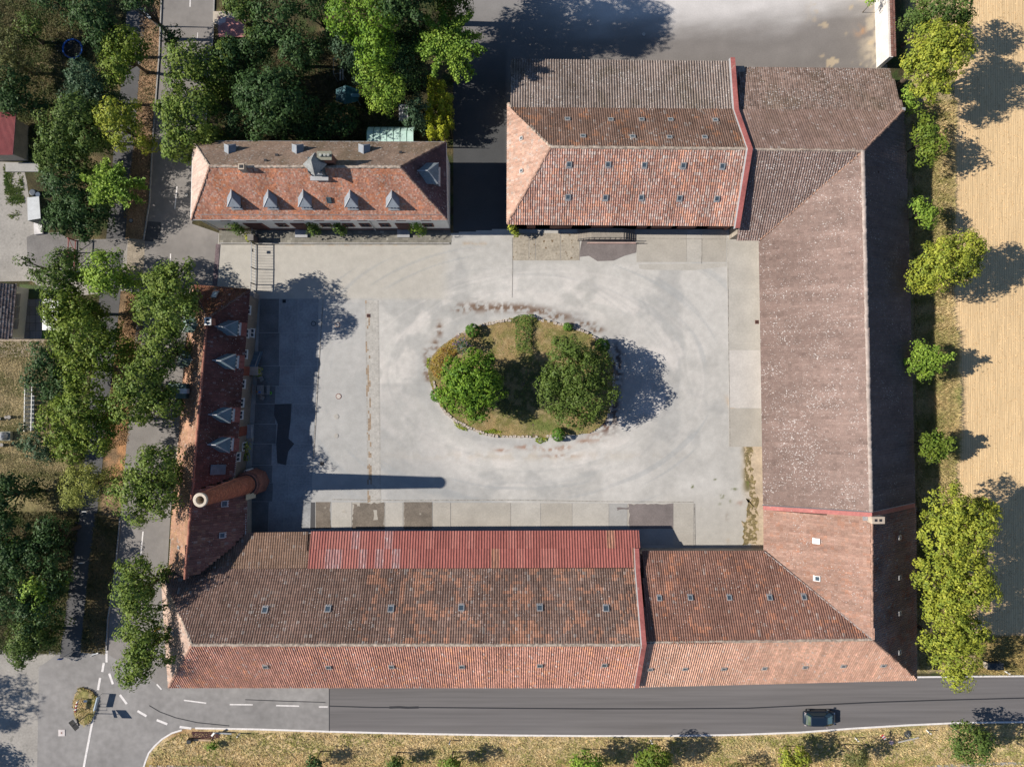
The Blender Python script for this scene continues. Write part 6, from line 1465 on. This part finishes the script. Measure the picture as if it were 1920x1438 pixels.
# ---- field gate on the left
g2 = thing('field_gate', W(143, 470), 'reddish tubular gate with diagonal braces across the drive on the left', 'gate')
A, B, C_ = W(143, 452), W(142, 474), W(140, 505)
for a, b in ((A, B), (B, C_)):
    mb = MB(); up = Vector((0, 0, 1.5)); lo = Vector((0, 0, .15))
    mb.bar(a + up, b + up, .09); mb.bar(a + lo, b + lo, .08); mb.bar(a + lo, a + up, .09); mb.bar(b + lo, b + up, .09); mb.bar(a + up if a is A else a + up, b + lo, .05)
    mb.build('gate_leaf', RUSTP, g2)
for q in (A, B, C_): MB().box((q.x, q.y, .85), (.13, .13, 1.7)).build('post', RUSTP, g2)
# ---- street lamp
sl = thing('street_lamp', W(298, 50), 'slim grey street lamp on the verge at the top, head over the footpath', 'street lamp')
p = W(297, 50); hd = W(277, 30, 5.6); tp = Vector((p.x, p.y, 5.4))
MB().tube([p, Vector((p.x, p.y, 2.5)), tp], [.09, .07, .05], 8).build('pole', STEEL, sl); MB().bar(tp, hd, .06).build('arm', STEEL, sl); MB().bar(hd - (tp - hd) * .2, hd + (tp - hd) * .7, .26, .12).build('lamp_head', mat('lamp_head', (.45, .5, .56), rough=.4), sl)
# ---- delineator posts
def delineator(px, py, label):
    t = thing('delineator_post', W(px, py), label, 'road post', 'white delineator posts'); p = W(px, py)
    MB().prism([(p.x - .07, p.y - .06, .95), (p.x + .07, p.y - .06, .95), (p.x + .07, p.y + .06, 1.0), (p.x - .07, p.y + .06, 1.0)], [0] * 4).build('post', WHITE, t); MB().box((p.x, p.y, .75), (.16, .14, .16)).build('black_band', DKS, t)
for q in ((450, 1374, 'white road post nearest to the brown sunken pit'), (844, 1387, 'white road post left of the twin tree shadows'), (1220, 1386, 'white road post between the twin tree shadows'), (1603, 1382, 'white road post just right of the dark car'), (1737, 1368, 'white road post between the round sign and the big verge tree'), (1883, 1257, 'white road post on the upper side of the road at the right edge')): delineator(*q)
# ---- round sign and rails at the verge, striped marker
t = thing('round_road_sign', W(1698, 1375), 'dark round cover with a thin post on the verge right of the car', 'sign'); p = W(1698, 1375)
MB().tube([p, p + Vector((0, 0, 2.0))], .035, 6).build('post', STEEL, t); MB().lathe(p + Vector((.25, 0, .03)), [(.45, 0), (.45, .06), (.38, .09)], 18).build('round_cover', DKS, t); MB().lathe(p + Vector((.3, 0, .12)), [(.09, 0), (.09, .08)], 10).build('lid_knob', STEEL, t)
t = thing('culvert_grating', W(1697, 1385), 'dark rectangular culvert grating with a stone edge on the verge', 'grating'); a, b = W(1684, 1384), W(1712, 1380)
MB().prism([(*W(1681, 1383)[:2], .06), (*W(1685, 1391)[:2], .06), (*W(1705, 1386)[:2], .06), (*W(1701, 1379)[:2], .06)], .06).build('grating', mat('culvert_dark', (.06, .05, .045)), t); MB().bar(W(1684, 1391, .1), W(1722, 1382, .1), .14, .14).build('stone_edge', CONC[0], t)
t = thing('striped_marker_board', W(1655, 1381), 'leaning red and white striped marker board on the verge', 'road marker'); q = [W(1654, 1378, 1.1), W(1660, 1385, .9)]
for k in range(4): a = q[0].lerp(q[1], k / 4); b = q[0].lerp(q[1], (k + 1) / 4); MB().bar(a, b, .34, .04).build('stripe', WHITE if k % 2 else mat('signal_red', (.60, .05, .06), rough=.5), t)
MB().bar(W(1656, 1382, .02), q[1], .05).build('post', STEEL, t); MB().bar(W(1664, 1387, .05), q[1], .04).build('stay', STEEL, t); MB().lathe(W(1671, 1391, .02), [(.26, 0), (.30, .05), (.2, .14)], 12).build('foot_plate', mat('pink_plastic', (.68, .50, .52)), t)
# ---- traffic island with signs
ti = thing('traffic_island', W(161, 1322), 'small grassy traffic island beside the white line at the junction', 'traffic island')
ip = [(150, 1288), (158, 1288), (172, 1294), (182, 1305), (181, 1326), (176, 1342), (168, 1354), (159, 1359), (150, 1354), (144, 1345), (139, 1322), (141, 1304)]
iw = wp(ip); MB().prism([(x, y, .10) for x, y in iw], .12).build('kerb', mat('straw_kerb', (.36, .25, .15), var=.2), ti)
def isl2(x, y):
    c = np.tile(np.array([.48, .38, .21]), (len(x), 1)); return mix(c, (.24, .22, .08), sm(.4, .65, fbm(x * 1.5, y * 1.5, 91, 4)))
g = grid_sheet('island_grass', wp([(151, 1290), (171, 1296), (180, 1306), (179, 1325), (167, 1352), (159, 1357), (146, 1345), (141, 1322), (143, 1304)]), .12, .12, isl2, bpy.data.materials['dry_lawn'], relief=.25); g.parent = ti; g.location = -ORG[ti.name]
tufts('traffic_island_grass', ip, 1500, .16, ((.26, .25, .07), (.56, .44, .24)), z=.2)
def sign_plate(c, d, w, h, m, parent, name='sign_panel', t=.05): MB().box(c, (w, t, h), axes=(d, Vector((-d.y, d.x, 0)), Vector((0, 0, 1)))).build(name, m, parent)
s1 = thing('direction_sign', W(167, 1338), 'tall signpost with a rectangular panel and a smaller plate on the traffic island', 'sign'); p = W(167, 1337)
MB().tube([p, p + Vector((0, 0, 3.3))], .045, 8).build('post', DKS, s1); d = Vector((.62, -.78, 0)).normalized(); sign_plate(p + Vector((0, 0, 3.0)), d, 1.25, .85, mat('sign_back', (.28, .27, .25), rough=.5), s1); sign_plate(p + Vector((0, 0, 2.2)), Vector((.3, -.95, 0)).normalized(), .95, .26, DKS, s1, 'name_plate')
s2 = thing('chevron_sign', W(149, 1322), 'low red and white striped sign on the left rim of the traffic island', 'sign'); a, b = W(141.5, 1334, 1.0), W(145.5, 1314, 1.0)
for k in range(6): MB().bar(a.lerp(b, k / 6), a.lerp(b, (k + 1) / 6), .10, .35).build('stripe', WHITE if k % 2 else mat('dark_signal_red', (.30, .02, .03), rough=.5), s2)
for q in (a, b): MB().tube([(q.x, q.y, .1), q], .03, 6).build('post', STEEL, s2)
for q in ((s2, (151, 1328)),): MB().bar(W(150, 1326, .12), W(141, 1334, .9), .03).build('stay', STEEL, s2)
s3 = thing('hoop_barrier', W(181, 1325), 'tubular hoop barrier casting an outlined shadow beside the white line', 'barrier'); a, b = W(184, 1319), W(183, 1331)
mb = MB(); mb.tube([a, a + Vector((0, 0, .8)), b + Vector((0, 0, .8)), b], .03, 6); mb.build('hoop', STEEL, s3)
s4 = thing('town_name_board', W(180, 1318), 'long pale board on edge above the white line at the traffic island', 'sign'); a, b = W(184, 1306, .9), W(177.5, 1331, .9); MB().bar(a, b, .12, .5).build('board', mat('pale_blue_board', (.48, .56, .64), rough=.4), s4)
for q in (a, b): MB().tube([(q.x, q.y, 0), q], .03, 6).build('post', STEEL, s4)
MB().box(W(160, 1314, .5), (.4, .25, .12)).build('white_stone', WHITE, ti)
# ---- sunken pit at the verge corner
pit = thing('sunken_pit', W(381, 1377), 'brown rusty sheet covered pit with a concrete rim at the corner of the lower verge', 'pit cover')
MB().prism([(*W(*q)[:2], .08) for q in ((360, 1371), (396, 1371.5), (412, 1375), (412, 1382), (400, 1385), (361, 1384))], .08).build('cover', mat('dark_maroon', (.06, .02, .022), rough=.8, var=.2), pit)
MB().bar(W(361, 1386, .14), W(396, 1387, .14), .22, .2).build('rim_stone', mat('beige_stone', (.42, .30, .2)), pit); MB().bar(W(402, 1373.5, .3), W(434, 1375, .3), .16, .1).build('rail', STEEL, pit); MB().bar(W(402, 1373, .9), W(397, 1379, .5), .2, .1).build('pale_bracket', WHITE, pit)
MB().box(W(356, 1388, .4), (.5, .4, .7)).build('marker_block', DKS, pit)
sheet('verge_path', [(280, 1434), (420, 1436), (470, 1450), (280, 1460)], .02, LOT, kind='structure'); sheet('verge_path', [(1700, 1442), (1760, 1433), (1860, 1429), (1990, 1426), (1990, 1432), (1860, 1435), (1760, 1439), (1700, 1450)], .02, LOT, kind='structure')
# ---- trampoline
tr_ = thing('trampoline', W(135, 92), 'round trampoline with a blue padded rim and leaning safety net in the garden', 'trampoline'); c = W(136, 92, .8); c.z = .8; R = 1.2
m = MB(); m.lathe((c.x, c.y, .78), [(R * .86, 0), (R * .86, .03)], 28); m.build('jumping_mat', mat('black_mat', (.012, .016, .02), rough=.6), tr_)
pad = MB(); n = 28
for r_0, z_ in ((R * .86, .82), (R * .9, .88), (R, .88), (R * 1.02, .80)):
    for k in range(n): a = 6.2832 * k / n; pad.v.append((c.x + r_0 * math.cos(a), c.y + r_0 * math.sin(a), z_))
for i in range(3):
    for k in range(n): pad.f.append((i * n + k, i * n + (k + 1) % n, (i + 1) * n + (k + 1) % n, (i + 1) * n + k))
pad.build('blue_pad', mat('blue_pad', (.01, .12, .55), rough=.5, var=.2), tr_)
for k in range(6):
    a = 6.2832 * k / 6; q = Vector((c.x + R * 1.05 * math.cos(a), c.y + R * 1.05 * math.sin(a), 0)); MB().tube([q, q + Vector((0, 0, 2.6))], .04, 6).build('leg', DKS, tr_)
nm = bpy.data.materials.new('safety_net'); nm.use_nodes = True; N_ = nm.node_tree; bb_ = N_.nodes['Principled BSDF']; bb_.inputs['Base Color'].default_value = (.015, .02, .022, 1); bb_.inputs['Alpha'].default_value = .5
net = MB()
for k in range(12):
    a0, a1 = 6.2832 * k / 12, 6.2832 * (k + 1) / 12
    net.poly([(c.x + R * 1.03 * math.cos(a), c.y + R * 1.03 * math.sin(a), z) for a, z in ((a0, .85), (a1, .85), (a1, 2.5), (a0, 2.5))])
net.build('net', nm, tr_)
# ---- garden things
TEAL = mat('teal_tarpaulin', (.025, .10, .125), rough=.5, var=.2, fine=4, fvar=.2)
tt = thing('teal_tent', W(650, 180), 'teal tarpaulin tent roof in the shaded garden', 'tent'); q = lambda a, b, h: W(a, b, h)
MB().poly([q(630, 168, 1.7), q(630, 190, 1.7), q(648, 196, 2.4), q(648, 160, 2.4)]).build('tent_roof', TEAL, tt); MB().poly([q(648, 160, 2.4), q(648, 196, 2.4), q(672, 190, 1.7), q(672, 168, 1.7)]).build('tent_roof', TEAL, tt)
for a, b in ((631, 169), (631, 189), (671, 169), (671, 189)): p = W(a, b, 1.6); MB().box((p.x, p.y, .85), (.06, .06, 1.7)).build('post', STEEL, tt)
MB().box(q(666, 179, 2.2), (1.0, .4, .06)).build('folded_sheet', mat('pale_blue_sheet', (.12, .25, .30)), tt)
pt_ = thing('polytunnel', W(732, 252), 'pale green polytunnel directly behind the white house, shaded at its left end', 'polytunnel'); PG = mat('polytunnel_sheet', (.52, .72, .66), rough=.5, var=.1, scale=2, fine=5, fvar=.08)
for k in range(7):
    xa, xb = 689 + k * 12.4, 689 + (k + 1) * 12.4 + .2; mb = MB(); yc = W(0, 262, 1).y
    A = W(xa, 0, 1.6).x; B = W(xb, 0, 1.6).x
    for i in range(8):
        t0, t1 = math.pi * i / 8, math.pi * (i + 1) / 8
        mb.poly([(A, yc - 1.65 * math.cos(t0), 2.1 * math.sin(t0) + .1), (B, yc - 1.65 * math.cos(t0), 2.1 * math.sin(t0) + .1), (B, yc - 1.65 * math.cos(t1), 2.1 * math.sin(t1) + .1), (A, yc - 1.65 * math.cos(t1), 2.1 * math.sin(t1) + .1)])
    mb.build('cover_panel', PG, pt_)
    hp = MB(); hp.tube([(A, yc - 1.67 * math.cos(math.pi * i / 8), 2.12 * math.sin(math.pi * i / 8) + .1) for i in range(9)], .03, 5); hp.build('hoop', mat('green_pipe', (.08, .2, .14)), pt_)
sf = thing('frame_swing', W(643, 140), 'thin metal swing frame beside the teal tent', 'swing'); hh = 2.2
pq = [W(634, 126), W(650, 122), W(650, 152), W(634, 154)]
for p in pq: MB().tube([p, p + Vector((0, 0, hh))], .035, 6).build('leg', STEEL, sf)
MB().tube([p + Vector((0, 0, hh)) for p in pq + pq[:1]], .035, 6).build('top_frame', STEEL, sf)
for k in (0.35, .65): a = pq[0].lerp(pq[1], k); MB().bar(a + Vector((0, -.6, .4)), a + Vector((0, -1.9, .4)), .16, .05).build('seat', WOODG, sf)
db = thing('white_sheeting_pile', W(756, 212), 'crumpled white plastic sheeting among the shrubs near the hedge', 'sheeting'); mb = MB(); rr = random.Random(5); gr = [[W(748 + i * 2.4, 196 + j * 4.5, rr.uniform(.3, 1.0)) for i in range(8)] for j in range(8)]
for j in range(7):
    for i in range(7): mb.poly([gr[j][i], gr[j][i + 1], gr[j + 1][i + 1], gr[j + 1][i]])
mb.build('sheet', mat('crumpled_plastic', (.55, .55, .58), rough=.4, var=.2), db)
rr_ = thing('small_red_roof', W(435, 50), 'small faded red metal roof among the trees at the top', 'shed'); MB().prism(P3([(409, 31, 2.6), (461, 38, 2.6), (460, 70, 2.4), (409, 69, 2.4)]), .1).build('metal_roof', mat('faded_pink_roof', (.45, .20, .19), rough=.6, var=.25, speck=(.8, .58, (.6, .5, .5))), rr_)
a, b = W(412, 38), W(456, 66); MB().box(((a.x + b.x) / 2, (a.y + b.y) / 2, 1.15), (b.x - a.x - .3, a.y - b.y - .3, 2.3)).build('wall', GREYP, rr_)
# container with ramp and barrel
cn2 = thing('site_container', W(66, 390), 'pale metal container with dark ribbed side standing on the drive', 'container'); q = [W(52, 371, 2.6), W(74, 369, 2.6), W(77, 410, 2.6), W(53, 414, 2.6)]
MB().prism(q, [0.1] * 4).build('box', mat('container_green', (.05, .08, .07), rough=.6), cn2); MB().prism([v + Vector((0, 0, .09)) for v in q], .08).build('container_roof', mat('container_roof', (.50, .52, .54), rough=.5, var=.08), cn2)
for k in range(9): a = q[1].lerp(q[2], (k + .5) / 9); MB().box((a.x + .02, a.y, 1.3), (.07, .12, 2.3)).build('rib', mat('container_green', ()), cn2)
MB().prism([(*W(*v)[:2], .35) for v in ((66, 413), (81, 411), (83, 439), (68, 441))], .3).build('ramp', mat('ramp_board', (.66, .63, .62)), cn2)
wbl = thing('water_barrel', W(71, 363), 'round dark blue barrel behind the container', 'barrel'); MB().lathe(W(71, 365), [(.38, 0), (.42, .5), (.38, 1.0), (.3, 1.02)], 18).build('barrel', mat('barrel_blue', (.05, .07, .10), rough=.5), wbl); MB().lathe(W(71, 365, 1.0), [(.30, 0), (.28, .05)], 16).build('lid', mat('barrel_lid', (.09, .12, .17)), wbl)
# stone grill and bench on the lawn, posts
gl = thing('stone_grill', W(14, 815), 'grey domed stone grill on a square base in the dry lawn', 'grill'); p = W(15, 817); MB().box((p.x, p.y, .25), (1.25, 1.1, .5)).build('base', mat('grill_base', (.26, .27, .22), var=.2), gl); MB().lathe((p.x - .15, p.y, .5), [(.52, 0), (.5, .25), (.36, .5), (.15, .64), (.03, .66)], 16).build('dome', mat('grill_dome', (.42, .43, .44), var=.15), gl)
for a, b, l in ((17, 782, 'low wooden post at the middle of the dry lawn, upper one'), (-2, 785, 'low wooden post at the left edge of the dry lawn'), (3, 834, 'low wooden post below the stone grill')):
    t = thing('wooden_post', W(a, b), l, 'post', 'posts in the dry lawn'); MB().lathe(W(a, b), [(.22, 0), (.2, .55), (.17, .6)], 10).build('post', WOODG, t); MB().lathe(W(a, b, .6), [(.23, 0), (.23, .05)], 10).build('cap', WOODG, t)
wf = thing('white_fence', W(59, 770), 'short white board fence at the right rim of the dry lawn, under the tree', 'fence')
for k in range(11): a = W(59.5 - k * .15, 722 + k * 8.2); MB().box((a.x, a.y, .65), (.08, .47, 1.2)).build('fence_board', WHITE, wf)
MB().bar(W(60, 718, 1.0), W(58, 808, 1.0), .08).build('rail', WHITE, wf); MB().prism([(*W(*v)[:2], .08) for v in ((59, 741), (65, 741), (64, 806), (56, 806))], .06).build('white_ledge', WHITE, wf)
# little things by the west house: picnic set, hose, steps, planters
pc = thing('picnic_table', W(493, 731), 'grey slatted picnic table with two benches in the shade by the red roofed house', 'picnic table'); c = W(492, 731)
for k in range(5): MB().box((c.x - .3 + k * .16, c.y, .76), (.14, 1.15, .04)).build('table_board', WOODG, pc)
for s in (-.86, .86): 
    b_ = MB().box((c.x + s, c.y, .45), (.36, 1.15, .05)).build('bench', WOODG, pc)
for s in (-.45, .45): MB().box((c.x, c.y + s, .4), (1.5, .07, .07)).build('crossbar', WOODG, pc); MB().box((c.x, c.y + s, .4), (.07, .07, .75)).build('leg', WOODG, pc)
for a, b, r, l in ((493, 711, .4, 'grey folding chair above the picnic table'), (494, 746, -.5, 'grey folding chair below the picnic table')):
    t = thing('garden_chair', W(a, b), l, 'chair', 'garden chairs by the picnic table'); p = W(a, b); ax = (Vector((math.cos(r), math.sin(r), 0)), Vector((-math.sin(r), math.cos(r), 0)), Vector((0, 0, 1)))
    MB().box(p + Vector((0, 0, .45)), (.46, .46, .04), axes=ax).build('seat', WOODG, t); MB().box(p + ax[1] * .24 + Vector((0, 0, .7)), (.46, .04, .5), axes=ax).build('backrest', WOODG, t)
    for i in (-1, 1):
        for j in (-1, 1): MB().box(p + ax[0] * .2 * i + ax[1] * .2 * j + Vector((0, 0, .22)), (.04, .04, .44), axes=ax).build('leg', DKS, t)
hs = thing('green_hose_reel', W(507, 737), 'bright green coiled hose beside the picnic bench', 'hose'); mb = MB()
for k in range(3): mb.tube([W(507, 737) + Vector((.16 * math.cos(a), .16 * math.sin(a), .05 + k * .06)) for a in np.linspace(0, 6.28, 13)], .035, 5)
mb.build('hose', mat('lime_green', (.25, .80, .08), rough=.4, var=0), hs); MB().lathe(W(507, 737), [(.1, 0), (.1, .25)], 10).build('hub', DKS, hs)
bx = thing('items_on_table', W(491, 736), 'small coloured boxes left on the picnic table', 'boxes'); c = W(491, 735); MB().box((c.x, c.y, .84), (.24, .18, .12)).build('blue_box', mat('blue_box', (.08, .18, .55)), bx); MB().box((c.x - .28, c.y + .04, .83), (.14, .14, .1)).build('orange_box', mat('orange_box', (.60, .22, .05)), bx)
stp = thing('entrance_steps', W(482, 675), 'blue grey metal stairs running along the facade of the red roofed house', 'steps'); a, b = W(480, 661), W(477, 690)
for k in range(8): p = a.lerp(b, k / 8); MB().box((p.x + .25, p.y, .15 + k * .17), (1.2, .24, .05)).build('step', mat('blue_step', (.16, .22, .27)), stp)
MB().bar(a + Vector((.85, 0, 1.0)), b + Vector((.85, 0, 2.3)), .05).build('handrail', STEEL, stp); p = W(481, 696); MB().box((p.x, p.y, 1.3), (1.3, 1.0, .12)).build('landing', GREYP, stp); MB().box((p.x, p.y, .62), (1.1, .9, 1.24)).build('landing_base', GREYP, stp)
st2 = thing('side_steps', W(468, 808), 'short pale landing with steps at the lower door of the red roofed house', 'steps'); p = W(467, 808)
MB().box((p.x + .1, p.y, .4), (.9, 1.6, .8)).build('landing', mat('pale_landing', (.33, .36, .38)), st2); MB().box((p.x + .1, p.y - 1.0, .2), (.9, .4, .4)).build('step', GREYP, st2); MB().bar(p + Vector((.5, -.8, 1.7)), p + Vector((.5, .8, 1.7)), .05).build('handrail', STEEL, st2)
vp = thing('vent_pipe', W(470, 882), 'white vent pipe with a dark opening above the chimney foot', 'pipe'); p = W(473, 880); MB().tube([p, p + Vector((0, 0, 2.2))], .2, 14).build('pipe', WHITE, vp); MB().lathe(p + Vector((0, 0, 2.2)), [(.13, 0), (.13, .02)], 12).build('opening', DKS, vp)
# signs along the footpath
for a, b, nm_, l in ((172, 1047, 'path_sign', 'small white and yellow sign beside the lower footpath'), (133, 1223, 'path_sign', 'small blue sign at the lower end of the footpath'), (178, 953, 'path_sign', 'small round white sign at the foot of the willow')):
    t = thing('path_sign', W(a, b), l, 'sign'); p = W(a, b); MB().tube([p, p + Vector((0, 0, 2.1))], .03, 6).build('post', STEEL, t); MB().box(p + Vector((0, 0, 2.0)), (.55, .06, .4)).build('sign_panel', mat('sign_blue', (.02, .10, .45)) if 'blue' in l else WHITE, t)
t = thing('guard_posts', W(175, 1226), 'white fallen marker boards on the verge tip at the junction', 'marker'); MB().bar(W(173, 1227, .3), W(184, 1224, .3), .14, .06).build('board', WHITE, t); MB().bar(W(170, 1230, .1), W(173, 1227, .3), .08).build('stay', STEEL, t)
mk = thing('signal_cylinder', W(300, 1177), 'yellow warning cylinder in the gap between tree and barn wall', 'marker'); p = W(297, 1177, 0); MB().lathe(p, [(.2, 0), (.2, .7), (.1, .8)], 12).build('cylinder', mat('warning_yellow', (.65, .38, .03)), mk); MB().lathe(p, [(.3, 0), (.3, .05)], 12).build('foot', DKS, mk)
# bench-like frame at the field edge, lower right
fe = thing('field_hut', W(1856, 1248), 'small dark low shelter at the road edge beyond the big trees', 'shelter'); a = W(1856, 1243); MB().box((a.x, a.y, 1.0), (1.9, .8, .1)).build('roof', DKS, fe); 
for s in (-.85, .85): MB().box((a.x + s, a.y, .5), (.12, .7, 1.0)).build('side', GREYP, fe)
MB().box((a.x, a.y + .3, .5), (1.6, .05, .9)).build('back', DKS, fe)
